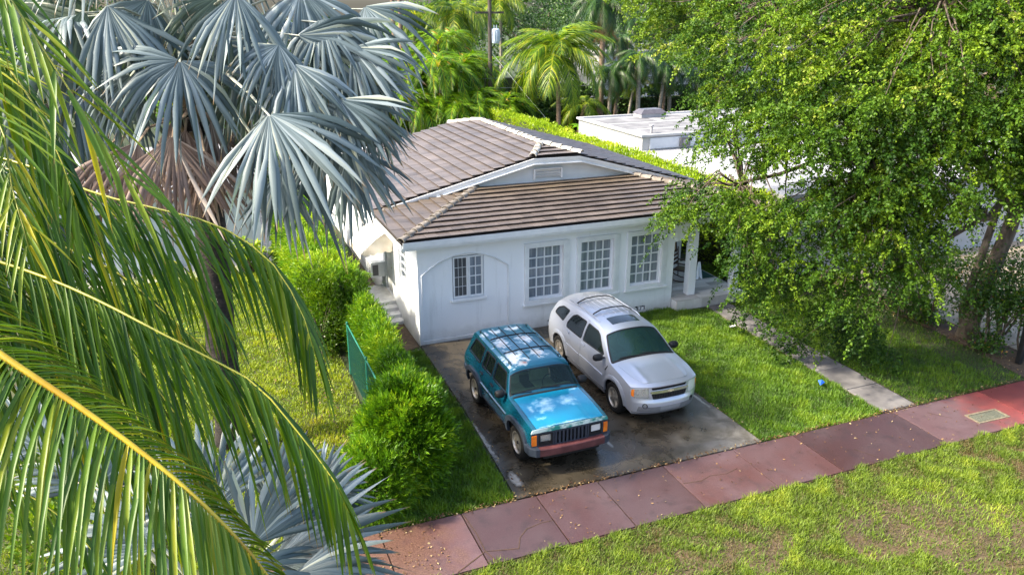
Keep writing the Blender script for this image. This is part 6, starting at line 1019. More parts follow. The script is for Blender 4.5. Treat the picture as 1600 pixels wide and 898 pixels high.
# ---------------- big tree on the right
def big_tree():
    ro=empty('tree',(14.3,-5.0,0),label='large leafy tree with drooping branches over the front walk and porch',cat='tree'); B=np.array([14.3,-5.0,0]); r=np.random.default_rng(40)
    tr=[(0,0,-.1),(.12,.02,.5),(.45,.05,1.6),(.85,.05,2.9),(1.2,.1,4.2),(.9,.4,5.6),(0,.9,6.8)]
    mb=MB(); mb.tube(tr,[.30,.23,.20,.19,.18,.15,.10],12); mb.tube([(.05,.1,-.1),(-.02,.25,.8),(.35,.3,2.2),(.9,.5,3.6),(1.9,.9,5.0),(2.8,1.2,6.6)],[.13,.11,.10,.09,.08,.05],10); mb.smooth=True; mb.build('trunk',m_bark,ro)
    C_=np.array(TREE); cr=C_-B
    limbs=[[(1.0,.1,3.6),(-.6,.3,5.0),(-2.6,.9,5.4),(-4.6,1.9,4.9),(-6.6,2.8,4.0)],[(1.2,.1,4.2),(-.3,-.6,5.8),(-2.0,-1.1,6.2),(-3.8,-1.2,5.6),(-5.2,-1.0,4.4)],[(.9,.4,5.6),(-1,1.4,7.2),(-3.2,2.4,8.0),(-5.4,3.4,8.2)],[(.9,.4,5.6),(-.6,-.3,7.4),(-2.6,-1.0,8.4),(-4.6,-.8,8.6)],[(1.2,.1,4.2),(.4,-1.2,5.2),(-.9,-2.3,5.2),(-2.2,-2.6,4.2)],[(1.2,.1,4.2),(2.0,-.8,6.0),(1.4,-1.6,7.6)],[(.9,.4,5.6),(1.8,2.2,6.4),(1.6,4.0,6.2)],[(1.0,.1,3.6),(-.2,-.8,4.2),(-2.2,-1.2,3.8),(-4.2,-1.2,2.8)]]
    for l in limbs:
        m_=len(l); q=[]; 
        for i in range(m_-1):
            for t in (0,.33,.66): a=Vector(l[i]);b=Vector(l[i+1]); q.append(a.lerp(b,t)+Vector(r.normal(0,.06,3)))
        q.append(Vector(l[-1])); mb=MB(); mb.tube(q,[.13*(1-i/len(q))+.02 for i in range(len(q))],8); mb.smooth=True; mb.build('limb',m_bark,ro)
    P_=np.array([np.array(Vector(l[i]).lerp(Vector(l[i+1]),t)) for l in limbs for i in range(len(l)-1) for t in (0,.25,.5,.75)])
    mb=MB(); 
    for c in cr:
        d=np.linalg.norm(P_-c,axis=1)+ .3*(P_[:,2]-c[2]<0); j=int(d.argmin()); a=P_[j]; mid_=(a+c)/2+np.array([0,0,.25*min(2.,d[j])])+r.normal(0,.1,3)
        mb.tube([a,(a+mid_)/2+r.normal(0,.05,3),mid_,(mid_+c)/2+r.normal(0,.05,3),c],[.035,.028,.02,.013,.005],5)
    mb.build('branches',m_bark,ro,kind='stuff')
    # drooping twigs with leaves, from every clump
    nt_=13; nl=50; M_=len(cr)
    cc=np.repeat(cr,nt_,0)+r.normal(0,.20,(M_*nt_,3)); a=r.uniform(0,2*PI,len(cc)); out=unit(cc-np.array([0,0,5.0]))*.5
    d0=unit(np.stack([np.cos(a),np.sin(a),r.uniform(-.2,.5,len(cc))],1)+out); Ls=r.uniform(.35,.85,len(cc)); hang=r.uniform(.3,1.1,len(cc))
    t=r.random((len(cc),nl))**.8; p=cc[:,None,:]+d0[:,None,:]*(Ls[:,None]*t)[:,:,None]; p[:,:,2]-=(hang[:,None]*Ls[:,None]*t*t)
    tw=d0[:,None,:]*np.ones((1,nl,1)); tw[:,:,2]=tw[:,:,2]-(hang[:,None]*2*t); sd_=r.normal(size=p.shape); d=unit(unit(tw)*.5+unit(sd_)*.8+np.array([0,0,-.1])); p=p+unit(sd_)*.05
    pp0=p.reshape(-1,3); ct=r.random(M_); ti=(.40+.50*np.repeat(np.repeat(ct,nt_)-.5,nl)+.07*r.normal(size=len(cc)*nl)+np.repeat(r.normal(0,.09,len(cc)),nl)+.025*(pp0[:,2]-3)-.03*(pp0[:,0]+3)/3)  # tint rises upward and to the left: sunlit side painted into the leaves
    pp=pp0; dd=d.reshape(-1,3); k=pp[:,2]>.12
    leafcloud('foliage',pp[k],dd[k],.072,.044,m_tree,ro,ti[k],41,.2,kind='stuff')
big_tree()
m_shl=LEAF('shrub leaf right',[(0,(.02,.06,.01)),(.5,(.055,.13,.015)),(.9,(.16,.26,.03)),(1,(.5,.25,.05))],.35,.3)
def multistem(x,y,h,seed,label,n=2600,sp=.7,low=False):
    r=np.random.default_rng(seed); ro=empty('stemmy_shrub',(x,y,0),label=label,cat='shrub',group='bare-stemmed shrubs in the planting bed'); tips=[]
    for i in range(6):
        a=r.uniform(0,2*PI); q=[(0,0,0)]; p=np.array([.08*math.cos(a),.08*math.sin(a),0.]); d=np.array([.25*math.cos(a),.25*math.sin(a),1.]); pts=[p.copy()]
        for s in range(5): d=d+r.normal(0,.16,3)*np.array([1,1,.3]); p=p+unit(d)*h/5; pts.append(p.copy())
        MB().tube(pts,[.035,.03,.026,.02,.015,.008],6).build('stem',m_twig,ro); tips.append(pts[-1]); tips.append(pts[-2])
        b=pts[2]; e=b+np.array([math.cos(a+1)*.35,math.sin(a+1)*.35,h*.35]); MB().tube([b,(b+e)/2+r.normal(0,.03,3),e],[.02,.014,.007],5).build('stem',m_twig,ro); tips.append(e)
    tips=np.array(tips); c=np.repeat(tips,n//len(tips),0)+r.normal(0,sp*.36,((n//len(tips))*len(tips),3)); 
    if low: e=np.array([0,0,.25])+r.normal(0,.22,(n//4,3)); e[:,2]=np.abs(e[:,2]); c=np.concatenate([c,e])
    leafcloud('foliage',c,r.normal(size=c.shape)+np.array([0,0,.1]),.09,.05,m_shl,ro,.45+r.normal(0,.22,len(c)),seed,kind='stuff')
multistem(14.15,-3.75,2.1,51,'bare-stemmed shrub with dark forked stems just left of the tree trunk',low=True)
multistem(14.25,-2.4,1.9,52,'bare-stemmed leafy shrub behind the hanging branches of the tree')
multistem(13.95,-5.9,1.7,53,'stemmy green shrub with reddish foot right of the tree trunk by the paved drive',n=3200,low=True)
multistem(15.3,-5.3,2.3,57,'stemmy shrub behind the tree trunk by the paved drive',n=3000); multistem(14.35,-1.0,2.1,54,'farthest stemmy shrub of the planting bed'); multistem(14.75,-6.3,1.9,56,'stemmy shrub at the right edge behind the black gate post',n=2600)
bush('fern_shrub',(14.0,-3.3,.28),(.42,.42,.3),500,m_bgl2,'low bright green fern at the foot of the stemmy shrubs',seed=55,per=9,ln=.09,wd=.02,slen=.25,stems=3)
m_black=MAT('black metal paint',(.008,.009,.011),(.02,.02,.022),8,.4)
gp=empty('gate_post',(14.02,-6.78,0),label='black square metal gate post at the right edge of the lawn',cat='gate post')
MB().box(-.06,.06,-.06,.06,0,1.15).build('post',m_black,gp,bevel=.008); MB().box(-.08,.08,-.08,.08,0,.015).build('foot_plate',m_black,gp); MB().box(.062,.9,-.02,.02,.12,.17).box(.062,.9,-.02,.02,.98,1.03).build('rail',m_black,gp)
for i in range(6): MB().box(.16+i*.13,.18+i*.13,-.01,.01,.171,.979).build('bar',m_black,gp)

# ================= FAN PALMS =================
m_silver=LEAF('silver blue fan leaf',[(0,(.05,.08,.085)),(.35,(.105,.145,.155)),(.65,(.18,.235,.25)),(.88,(.36,.42,.44)),(1,(.48,.50,.38))],.42,.2,tcol=(.9,1.05,.75),spec=.5,tipbrown=True)
m_sdead=LEAF('dead fan leaf',[(0,(.14,.09,.07)),(.45,(.27,.19,.155)),(.8,(.42,.33,.28)),(1,(.50,.42,.36))],.7,.15,tcol=(1,.9,.7))
m_sgreen=LEAF('grey green fan leaf',[(0,(.055,.085,.06)),(.5,(.11,.15,.115)),(1,(.22,.27,.2))],.5,.25,tcol=(1,1.15,.7),tipbrown=True)
m_pet=MAT('pale petiole',(.30,.33,.27),(.42,.43,.36),6,.6,co='World'); m_petd=MAT('dry petiole',(.22,.15,.10),(.36,.28,.2),6,.8,co='World')
m_ftrunk=MAT('dark palm trunk',(.010,.008,.008),(.045,.035,.032),5,.95,bmp=1,bs=12,bd=.03,co='World',sc3=(1,1,3))
def fan_leaf(ro,hub,ax,nm,R_,spread,kind,droop,seed,center):
    r=np.random.default_rng(seed); hub=np.array(hub);a=unit(np.array(ax));n=np.array(nm); n=unit(n-a*(n@a)); s=np.cross(a,n); ns=max(10,int(spread/(5.0 if kind!=1 else 3.6))); V=[];F=[];T=[];A=[]
    ts=np.array([.02,.20,.38,.58,.78,.93,1.0]); dth=math.radians(spread)/ns; down=np.array([0,0,-1.])
    for j in range(ns):
        th=math.radians(spread)*((j+.5)/ns-.5); R1=R_*(.80+.22*math.cos(th*.6))*r.uniform(.86,1.06); tint=np.clip(.46+r.normal(0,.28),0,1); fl=r.uniform(-.22,.24); dr=droop*r.uniform(.5,2.0)*(2.2 if r.random()<.12 else 1); tw=r.normal(0,.5); side=r.normal(0,.10 if kind!=1 else .16); R1*=(1 if kind!=1 else r.uniform(.75,1.1))
        d=a*math.cos(th)+s*math.sin(th); e=-a*math.sin(th)+s*math.cos(th); b=len(V)
        for t in ts:
            c=hub+d*R1*t - n*R_*(.16*t*t*(1-math.cos(th))+ .10*t*t) ; free=max(0,t-.34)
            c=c+down*(R1*dr*free*free*1.6)+n*(R1*fl*free)+e*(R1*side*free)
            wd=(R_*t*dth*.54 if t<=.42 else R_*.42*dth*.92*(1-((t-.42)/.58)**2.6)+.002)
            pl=wd*(.38 if t<.5 else .55); an=tw*free*3; ee=e*math.cos(an)+n*math.sin(an)
            V+=[c-ee*wd, c+n*pl, c+ee*wd]; T+=[tint-.10,tint+.06,tint-.02]; A+=[t]*3
        for i in range(len(ts)-1):
            k=b+3*i; F+=[(k,k+1,k+4,k+3),(k+1,k+2,k+5,k+4)]
    mat=(m_silver,m_sdead,m_sgreen)[kind]
    lf=npmesh('leaf',np.array(V),np.array(F),np.clip(np.array(T),0,1),mat,ro,extra=np.array(A))
    c=np.array(center); q=[c,c*.55+hub*.45+np.array([0,0,.18 if kind!=1 else .0]),c*.2+hub*.8+np.array([0,0,.10]),hub+a*.05-n*.02]
    MB().tube(q,[.055,.036,.028,.018],7,flat=.6).build('petiole',m_petd if kind==1 else m_pet,lf)
    return lf
def loc_list(L0,off): return [([p[0]-off[0],p[1]-off[1],p[2]-off[2]],)+tuple(r_) for p,*r_ in L0]
B0=(-5.05,-3.35,0); fp=empty('silver_fan_palm',B0,label='tall silver blue fan palm with a skirt of brown dead leaves on a dark trunk',cat='palm tree')
mb=MB(); mb.tube([(.0,.0,-.1),(.02,0,.5),(.05,.02,2.2),(.14,.0,4.4),(.10,.05,6.2),(.05,.05,7.8)],[.36,.30,.29,.29,.31,.28],16); mb.smooth=True; mb.build('trunk',m_ftrunk,fp)
mb=MB(); rr_=np.random.default_rng(60)
for i in range(46):   # old leaf bases
    a=i*2.4; z=5.4+i*.055; q=Vector((.08+.24*math.cos(a),.04+.24*math.sin(a),z)); d=Vector((math.cos(a),math.sin(a),.9+.02*i)).normalized(); mb.tube([q,q+d*.22,q+d*.38+Vector((0,0,.05))],[.07,.05,.03],6,flat=.5)
mb.build('leaf_bases',m_petd,fp)
cen=(.05,.05,7.95)
for i,(p,a,n,R_,sp_,kd,dr) in enumerate(loc_list(BIS1,B0)): fan_leaf(fp,p,a,n,R_*(.95 if kd!=1 else 1.05),sp_,kd,dr*1.35,100+i,cen if kd!=1 else (.1,.03,7.0))
for i in range(20):   # leaves of the upper and far side of the crown
    a=2*PI*i/20+.3; el=[.95,.35,1.25,.65][i%4]; R1=1.9
    d=np.array([math.cos(a)*math.cos(el),math.sin(a)*math.cos(el),math.sin(el)]); hub=np.array(cen)+d*R1*[1,.9,1,1.1][i%4]
    if (d@np.array([.35,-.8,.0]))>.1 and el<.9: continue
    ax=unit(d+np.array([0,0,-.5])); nn=np.array([0,0,1.])-ax*ax[2]; fan_leaf(fp,hub,ax,nn,1.25,230,0,.4,140+i,cen)
for i in range(7): a_=-1.2+.42*i; fan_leaf(fp,(.1+.55*math.cos(a_-1.1),.0+.55*math.sin(a_-1.1),6.75-.12*(i%3)),(.42*math.cos(a_-1.1),.42*math.sin(a_-1.1),-1),(math.cos(a_-1.1),math.sin(a_-1.1),.3),1.35,75,1,.05,170+i,(.1,.03,6.9))
MB().tube([(.1,.1,7.9),(.5,-.5,8.3),(.8,-.9,7.9)],[.03,.02,.008],5).build('flower_stalk',m_petd,fp)
B1=(-5.6,-10.4,0); fq=empty('silver_fan_palm',B1,label='young silver fan palm at the bottom edge spreading towards the pavement',cat='palm tree')
mb=MB(); mb.tube([(0,0,-.1),(.02,0,.6),(.1,-.05,1.3)],[.3,.24,.16],14); mb.build('trunk',m_ftrunk,fq)
for i,(p,a,n,R_,sp_,kd,dr) in enumerate(loc_list(BIS2,B1)): fan_leaf(fq,p,a,n,R_*.88,sp_,kd,dr,200+i,(.1,-.05,1.35))
MB().tube([(.9,.3,1.7),(1.3,.5,1.9),(1.7,.6,1.85),(1.95,.7,1.6)],.012,5).tube([(1.2,.45,1.85),(1.55,.35,1.75),(1.8,.3,1.5)],.010,5).build('dry_stalk',m_petd,fq)

# ================= COCONUT PALM IN FRONT =================
m_coco=LEAF('coconut leaflet',[(0,(.018,.055,.007)),(.35,(.050,.125,.010)),(.62,(.11,.205,.012)),(.85,(.24,.29,.014)),(1,(.50,.42,.02))],.42,.32,tcol=(1.3,1.4,.4),tipbrown=True,spec=.4)
m_rach=MAT('yellow frond midrib',(.40,.24,.010),(.52,.40,.025),4,.4,co='World'); m_rach2=MAT('green yellow frond midrib',(.20,.22,.015),(.36,.34,.03),4,.4,co='World'); m_rib=MAT('leaflet rib yellow',(.45,.42,.06),rough=.5)
m_ctrunk=MAT('coconut trunk',(.20,.15,.11),(.32,.27,.21),4,.9,bmp=.7,bs=20,co='World')
def bez(P,n):
    P=[np.array(p,float) for p in P]; out=[]
    for i in range(len(P)-1):
        p0=P[max(i-1,0)];p1=P[i];p2=P[i+1];p3=P[min(i+2,len(P)-1)]
        for k in range(n): t=k/n; out.append(.5*((2*p1)+(-p0+p2)*t+(2*p0-5*p1+4*p2-p3)*t*t+(-p0+3*p1-3*p2+p3)*t**3))
    out.append(P[-1]); return np.array(out)
def leaflet_geo(b,d,L1,droop,wd,r,side):
    ts=np.array([0,.12,.3,.5,.7,.87,1.0]); V=[];A=[]; dn=np.array([0,0,-1.]); bend=r.random()<.07
    for t in ts:
        c=b+d*L1*t*(1-.22*droop*t)+dn*L1*droop*t*t
        if bend and t>.5: c=c+dn*L1*(t-.5)*.5
        tg=unit(d*(1-.44*droop*t)+dn*2*droop*t); s=np.cross(tg,np.array([0,0,1.])); s=unit(s+side*.15) if np.linalg.norm(s)>.05 else unit(side); nn=np.cross(s,tg)
        w_=wd*(min(1,.35+t*4)*(1-max(0,(t-.35)/.65)**2.2)+.04); V+=[c-s*w_*.85+nn*w_*.1,c-nn*w_*.45,c+s*w_*.85+nn*w_*.1]; A+=[t]*3
    return V,A
LF_F=[(3*i,3*i+1,3*i+4,3*i+3) for i in range(6)]+[(3*i+1,3*i+2,3*i+5,3*i+4) for i in range(6)]
cb=(-9.6,-14.6,0); cp=empty('coconut_palm',cb,label='coconut palm whose yellow-ribbed green fronds fill the left foreground',cat='palm tree')
CTOP=np.array([-9.2,-14.4,8.9])
mb=MB(); mb.tube([(0,0,-.1),(.05,0,.6),(.15,.05,3),(.3,.15,6),(.38,.2,8.6)],[.28,.2,.16,.14,.15],12); mb.smooth=True; mb.build('trunk',m_ctrunk,cp)
PRM={'A':(1.4,.5,.016,185,.16),'B':(1.55,.5,.018,125,.55),'C':(1.65,.5,.019,125,.55),'D':(1.1,.22,.013,50,.1),'E':(.9,.3,.016,34,.1),'F':(1.5,.5,.019,90,.55),'I':(1.5,.5,.019,90,.5),'J':(1.5,.5,.018,90,.5),'K':(1.5,.5,.020,90,.5),'G':(1.0,.5,.024,50,.5),'H':(1.1,.5,.022,60,.5)}
ALLL=[]; r=np.random.default_rng(71); offp=np.array(cb)
for nm_,path in FRONDS.items():
    Lm,dr,wd,n_,yel=PRM[nm_]; P0=[CTOP+(np.array(path[0])-CTOP)*.0,CTOP*.5+np.array(path[0])*.5+np.array([0,0,.25])]+[np.array(p) for p in path]
    c=bez(P0,10); seg=np.r_[0,np.cumsum(np.linalg.norm(np.diff(c,axis=0),axis=1))]; tot=seg[-1]
    at=lambda s:np.array([np.interp(s*tot,seg,c[:,k]) for k in range(3)])
    mb=MB(); m_=36; big={'A':1.1,'D':.45,'E':.4}.get(nm_,.6); mb.tube([at(i/m_)-offp for i in range(m_+1)],[(.034*(1-i/m_)**.8+.004)*big for i in range(m_+1)],8); mb.smooth=True; fr_=mb.build('frond',m_rach if nm_=='A' else m_rach2,cp)
    s0=.26
    for i in range(n_):
        s=s0+(1-s0)*(i+.5)/n_; p=at(s); T_=unit(at(min(1,s+.01))-at(max(0,s-.01))); S_=unit(np.cross(T_,np.array([0,0,1.]))); U_=np.cross(S_,T_); q=(s-s0)/(1-s0)
        L1=Lm*(.55+.45*math.sin(PI*min(1,q*1.25+.12))) *(1 if q<.75 else 1-(q-.75)*1.9); ang=math.radians(62-34*q)
        if nm_=='E': ang=math.radians(20); L1=Lm*.9*(1-.5*q)
        if nm_=='D': ang=math.radians(38-18*q)
        if nm_=='A': ang=math.radians(98-44*q)
        for sg in (1,-1):
            l1=L1*r.uniform(.9,1.06)*(.42 if nm_=='A' and sg<0 else 1); an=ang+r.normal(0,.13 if nm_!='A' else .06); d=unit(S_*sg*math.sin(an)*(1-yel)+T_*math.cos(an)*(1-.45*yel)+U_*(.22*(1-yel)+r.normal(0,.11 if nm_!='A' else .06))-np.array([0,0,1.1*yel]))
            V,A=leaflet_geo(p-offp+S_*sg*.008,d,l1,dr*r.uniform(.75,1.2),wd*r.uniform(.85,1.15),r,S_*sg)
            t_=np.clip({'D':.60,'E':.45,'A':.42}.get(nm_,.30)+r.normal(0,.16)+(.3 if r.random()<.06 else 0)+.12*q,0,1)
            ALLL.append((float(np.linalg.norm(p-np.array(CAM)))-(100 if nm_ in 'AD' else 0),fr_,np.array(V),np.array(A),t_))
ALLL.sort(key=lambda q:q[0]); rest={}
for i,(d_,fr_,V,A,t_) in enumerate(ALLL):
    tt=np.clip(t_+np.tile([0,.14,0],7),0,1)
    if i<300: npmesh('leaflet',V,np.array(LF_F),tt,m_coco,fr_,extra=A)
    else: rest.setdefault(fr_.name,(fr_,[],[],[]))[1].append(V); rest[fr_.name][2].append(A); rest[fr_.name][3].append(tt)
for fr_,Vs,As,Ts in rest.values():
    n=len(Vs); F=(np.array(LF_F)[None]+np.arange(n)[:,None,None]*21).reshape(-1,4); npmesh('leaflets',np.concatenate(Vs),F,np.concatenate(Ts),m_coco,fr_,extra=np.concatenate(As),kind='stuff')
# ================= DISTANT PALMS AND NEIGHBOURS =================
m_pf=LEAF('palm frond',[(0,(.012,.045,.006)),(.35,(.06,.14,.010)),(.75,(.23,.33,.015)),(1,(.48,.44,.04))],.4,.4,tcol=(1.4,1.4,.5))
m_pfd=LEAF('dark palm frond',[(0,(.006,.022,.006)),(.5,(.025,.075,.012)),(1,(.09,.17,.03))],.4,.25)
m_pfa=LEAF('areca frond',[(0,(.015,.05,.005)),(.3,(.06,.15,.008)),(.6,(.18,.32,.010)),(.88,(.22,.42,.02)),(.93,(.50,.42,.02)),(1,(.55,.28,.02))],.4,.45,tcol=(1.4,1.4,.5))
m_pfx=LEAF('dry palm frond',[(0,(.12,.06,.03)),(1,(.36,.2,.1))],.8,.2)
m_tr1=MAT('palm trunk brown',(.13,.085,.06),(.24,.17,.12),5,.9,bmp=.6,bs=15,co='World',sc3=(1,1,3)); m_tr2=MAT('palm trunk grey',(.17,.15,.12),(.30,.27,.23),5,.9,bmp=.5,bs=15,co='World',sc3=(1,1,3))
def frond_mesh(name,mat,L_=1.0,arch=.35,n=42,ll=.30,lw=.014,droop=.8,rise=.5,seed=0,ang0=60):
    r=np.random.default_rng(seed); V=[];F=[];T=[]
    path=lambda t:np.array([L_*t*(1-.18*t),0,L_*(rise*t-(rise+arch)*t*t)])
    for k in range(12):   # rachis
        b=len(V); p,q=path(k/12),path((k+1)/12); w_=.012*(1-k/12)+.003; V+=[p+(0,-w_,0),p+(0,w_,0),q+(0,w_*.9,0),q+(0,-w_*.9,0)]; F.append((b,b+1,b+2,b+3)); T+=[.95]*4
    for i in range(n):
        s=.14+.86*(i+.5)/n; p=path(s); tg=unit(path(min(1,s+.02))-path(s-.02)); l1=ll*L_*(.5+.5*math.sin(PI*min(1,s*1.05)))*(1 if s<.8 else 1-(s-.8)*2.2); an=math.radians(ang0-30*s)
        for sg in (1,-1):
            up=np.cross(tg,np.array([0,1.,0])); up=up if up[2]>0 else -up; d=unit(np.array([0,sg*math.sin(an),0])+tg*math.cos(an)+up*(.25+r.normal(0,.1))); ti=.48+r.normal(0,.22); b=len(V); dd=droop*r.uniform(.7,1.25)
            for t in (0,.4,.75,1):
                c=p+d*l1*t*(1-.2*dd*t)+np.array([0,0,-1])*l1*dd*t*t; w_=lw*L_*(1 if t<.5 else (1-t)*2+.05)*(.5 if t==0 else 1); V+=[c-tg*w_,c+tg*w_]; T+=[ti,ti]
            F+=[(b+2*k,b+2*k+1,b+2*k+3,b+2*k+2) for k in range(3)]
    V=np.array(V);F=np.array(F); o=npmesh(name,V,F,np.clip(np.array(T),0,1),mat); me=o.data; bpy.data.objects.remove(o); return me
FM={k:[frond_mesh('frond',m,1,a,n,ll,lw,dr,ri,s*7+i,an) for i,ri_ in enumerate(range(3))] for k,(m,a,n,ll,lw,dr,ri,s,an) in {
 'coco':(m_pf,.42,46,.33,.012,.8,.40,1,62),'dark':(m_pfd,.55,36,.36,.013,1.0,.40,2,60),'areca':(m_pfa,.62,30,.34,.017,.45,.75,3,52),'dry':(m_pfx,.9,26,.25,.015,1.3,.0,4,40)}.items()}
def palm(x,y,h,R_,nf,kind,label,seed,trunk=.14,tm=None,lean=(0,0),dry=0,group=None,el=(-.35,1.1),base=0,name='palm_tree',stems=1):
    r=random.Random(seed); ro=empty(name,(x,y,base),label=label,cat='palm tree',group=group)
    for s_ in range(stems):
        ox,oy=(r.uniform(-.5,.5),r.uniform(-.5,.5)) if stems>1 else (0,0); hh=h*(r.uniform(.7,1) if stems>1 else 1); lx,ly=lean[0]+ox*.6,lean[1]+oy*.6
        mb=MB(); pts=[(ox+lx*t*t,oy+ly*t*t,hh*t) for t in (0,.05,.25,.5,.75,1)]; mb.tube(pts,[trunk*1.5,trunk*1.1,trunk,trunk*.9,trunk*.85,trunk*.8],8); mb.smooth=True; mb.build('trunk',tm or m_tr1,ro)
        tp=Vector((ox+lx,oy+ly,hh))
        for i in range(nf//stems):
            a=i*2.39996+r.uniform(-.2,.2); f=(i+.5)/(nf//stems); e=el[0]+(el[1]-el[0])*f**.9; o=bpy.data.objects.new('frond',FM[kind][i%3]); COL.objects.link(o); o.parent=ro; o.location=tp; o.rotation_euler=(r.uniform(-.2,.2),-e+.35,a); sc=R_*r.uniform(.85,1.1)*(1 if f<.85 else .8); o.scale=(sc,sc,sc)
        for i in range(dry//stems):
            a=i*2.4; o=bpy.data.objects.new('dead_frond',FM['dry'][i%3]); COL.objects.link(o); o.parent=ro; o.location=tp-Vector((0,0,.1)); o.rotation_euler=(0,.95+r.uniform(-.1,.2),a); sc=R_*.75; o.scale=(sc,sc,sc)
    return ro
def PXY(px,py,y):
    pass
BP='bright green clumping palms behind the house'
palm(15.75,25,4.1+2.0,3.9,24,'coco','coconut palm with a full bright crown rising behind the lime hedge',81,.15,lean=(-.25,0),el=(-.45,1.45))
ARL=['clumping palm left of the middle of the palm wall, under the pale coconut crown','clumping palm at the centre of the palm wall behind the main roof','clumping palm of the palm wall third left of the utility pole','leftmost clumping palm of the tall back row','tall clumping palm at the top centre of the palm wall','tallest clumping palm, just left of the utility pole','clumping palm directly behind the utility pole foot','low clumping palm in front, close to the left roof rake','low clumping palm in front, behind the ridge end of the main roof','low clumping palm in front of the utility pole, above the ridge','clumping palm half hidden by the tips of the silver fan leaves','smallest clumping palm between the utility pole and the lime hedge']
ar=[(8.0,29.0,4.3),(9.6,28,4.9),(11.2,29,4.7),(6.6,30,4.6),(8.9,31,5.4),(10.6,31.5,5.6),(12.4,30.5,5.0),(7.4,26.8,3.2),(9.3,26.5,3.4),(11.3,26.8,3.2),(5.2,28.5,4.0),(12.9,27.6,2.6)]
for i,(x,y,h) in enumerate(ar):
    palm(x,y,h+(.9 if h>4.2 else .4),2.4,36,'areca',ARL[i],90+i,.05,m_tr2,group=BP,stems=3,dry=0,el=(-.2,1.25),name='areca_palm')
palm(13.0,36,8.2,3.0,18,'coco','coconut palm with yellow green drooping crown at the top beside the utility pole',110,.16,m_tr1,el=(-.5,1.1),dry=5)
palm(11.0,40,8.0,2.9,16,'coco','pale coconut palm at the top left of the palm wall',111,.14,m_tr1,el=(-.5,1.1))
palm(15.3,41,8.4,2.8,16,'coco','distant coconut palm just left of the utility pole top',112,.14,m_tr2,el=(-.5,1.1))
palm(19.3,44,9.0,2.9,16,'coco','distant coconut palm right of the utility pole top',113,.14,m_tr2,el=(-.5,1.1))
palm(9.2,37,11.5,1.6,14,'dark','tall thin palm with a brown skirt of dead fronds near the patch of sky',114,.17,m_tr1,dry=10)
palm(8.2,35,12,1.6,12,'dark','thin brown palm trunk rising out of the picture left of the skirted palm',115,.15,m_tr1,dry=2)
palm(21.2,30,8.9,2.7,18,'dark','tall brown-trunked palm with hanging dead fronds right of the coconut crown',116,.22,m_tr1,dry=14,el=(-.5,1.1))
palm(18.3,27.5,2.6,2.3,12,'coco','short palm leaning left of the brown skirted palm',117,.17,m_tr1,lean=(.5,0))
thin=[(20.8,28,4.6,.15,'thin pair palm stem nearest the white flat roof skylight'),(21.3,28.2,4.9,.13,'second stem of the thin dark palms left of the skylight'),(22.4,27,5.6,.17,'grey smooth palm trunk right behind the skylight'),(24.6,28,4.9,.13,'slim palm with feathery dark crown right of the skylight'),(25.6,29,4.8,.11,'slim leaning palm in the shaded grove'),(26.4,29.4,5.4,.15,'brown palm trunk in the middle of the shaded grove'),(28.2,28.5,4.2,.15,'palm with tilted dark trunk close to the big tree'),(29.6,28.5,4.4,.12,'palm half covered by the big tree crown'),(23.4,30,3.8,.11,'small bright palm between the shaded trunks'),(31,30,5,.13,'last palm of the grove behind the big tree crown'),(27.3,32,6,.13,'farther tall palm above the shaded grove'),(24.2,33,6.5,.14,'dark crowned palm high above the skylight'),(20.6,34,7.0,.14,'dark palm crown at the top between the coconut and the big tree'),(27.5,36,7.5,.14,'distant dark palm at the top beside the big tree')]
for i,(x,y,h,t,lb) in enumerate(thin): palm(x,y,h,1.9 if i!=8 else 1.5,15,'dark' if i not in (8,) else 'coco',lb,130+i,t,m_tr2 if i%3!=1 else m_tr1,lean=(random.uniform(-.4,.5),0),group='slender palms of the shaded grove',el=(-.6,1.0),dry=2)
def bgtree(x,y,h,R_,n,mat,label,seed,ls=.22,name='tree'):
    r=np.random.default_rng(seed); ro=empty(name,(x,y,0),label=label,cat='tree'); mb=MB(); mb.tube([(0,0,0),(.1,0,h*.4),(0,.1,h*.8)],[R_*.09,R_*.07,R_*.03],8)
    for i in range(6): a=i*1.05; mb.tube([(.08,0,h*.35),(R_*.4*math.cos(a),R_*.4*math.sin(a),h*.6),(R_*.7*math.cos(a),R_*.7*math.sin(a),h*.75)],[R_*.05,R_*.03,.03],6)
    mb.build('trunk',m_bark,ro); P=[];nb=14
    for i in range(nb):
        v=unit(r.normal(size=3)); v[2]=abs(v[2])*.9-.15; c=np.array([0,0,h*.62])+v*np.array([R_,R_,h*.36])*.62; q,_=ball_shell(r,n//nb,c,(R_*.48,R_*.48,R_*.42),.2,2.5,zmin=.2); P.append(q)
    P=np.concatenate(P); leafcloud('crown',P,r.normal(size=P.shape),ls,ls*.6,mat,ro,.45+.25*bumps(P[:,0],P[:,1],P[:,2],.5)+r.normal(0,.17,len(P)),seed)
bt=[(-3,26,6.5,4.5,'leafy tree between the left neighbour and the palm wall'),(-13,28,7.5,5,'tree behind the left neighbour building'),(2,38,8,5,'dark broad tree behind the palm wall, seen past the silver fan leaves'),(-6,34,8,5,'broad tree behind the left neighbour building'),(-16,36,9,6,'broad tree far left behind the fronds'),(24,46,9,5.5,'broad dark tree at the top behind the coconut palm'),(17,52,9.5,6,'dark tree filling the background right of the pole'),(31,44,9,5.5,'broad tree above the white building in the back'),(38,40,9,6,'dark tree behind the big tree, right of the grove'),(10,50,7,5,'low tree under the patch of sky'),(30,58,10,6.5,'large far tree on the skyline'),(-10,50,9,6,'far tree on the left skyline'),(45,50,10,7,'far tree at the right skyline'),(50,30,9,6,'tree beyond the neighbour drive'),(36,16,8,5.5,'tree behind the neighbour, seen through the big tree'),(44,8,8,5.5,'tree across the neighbour drive at right')]
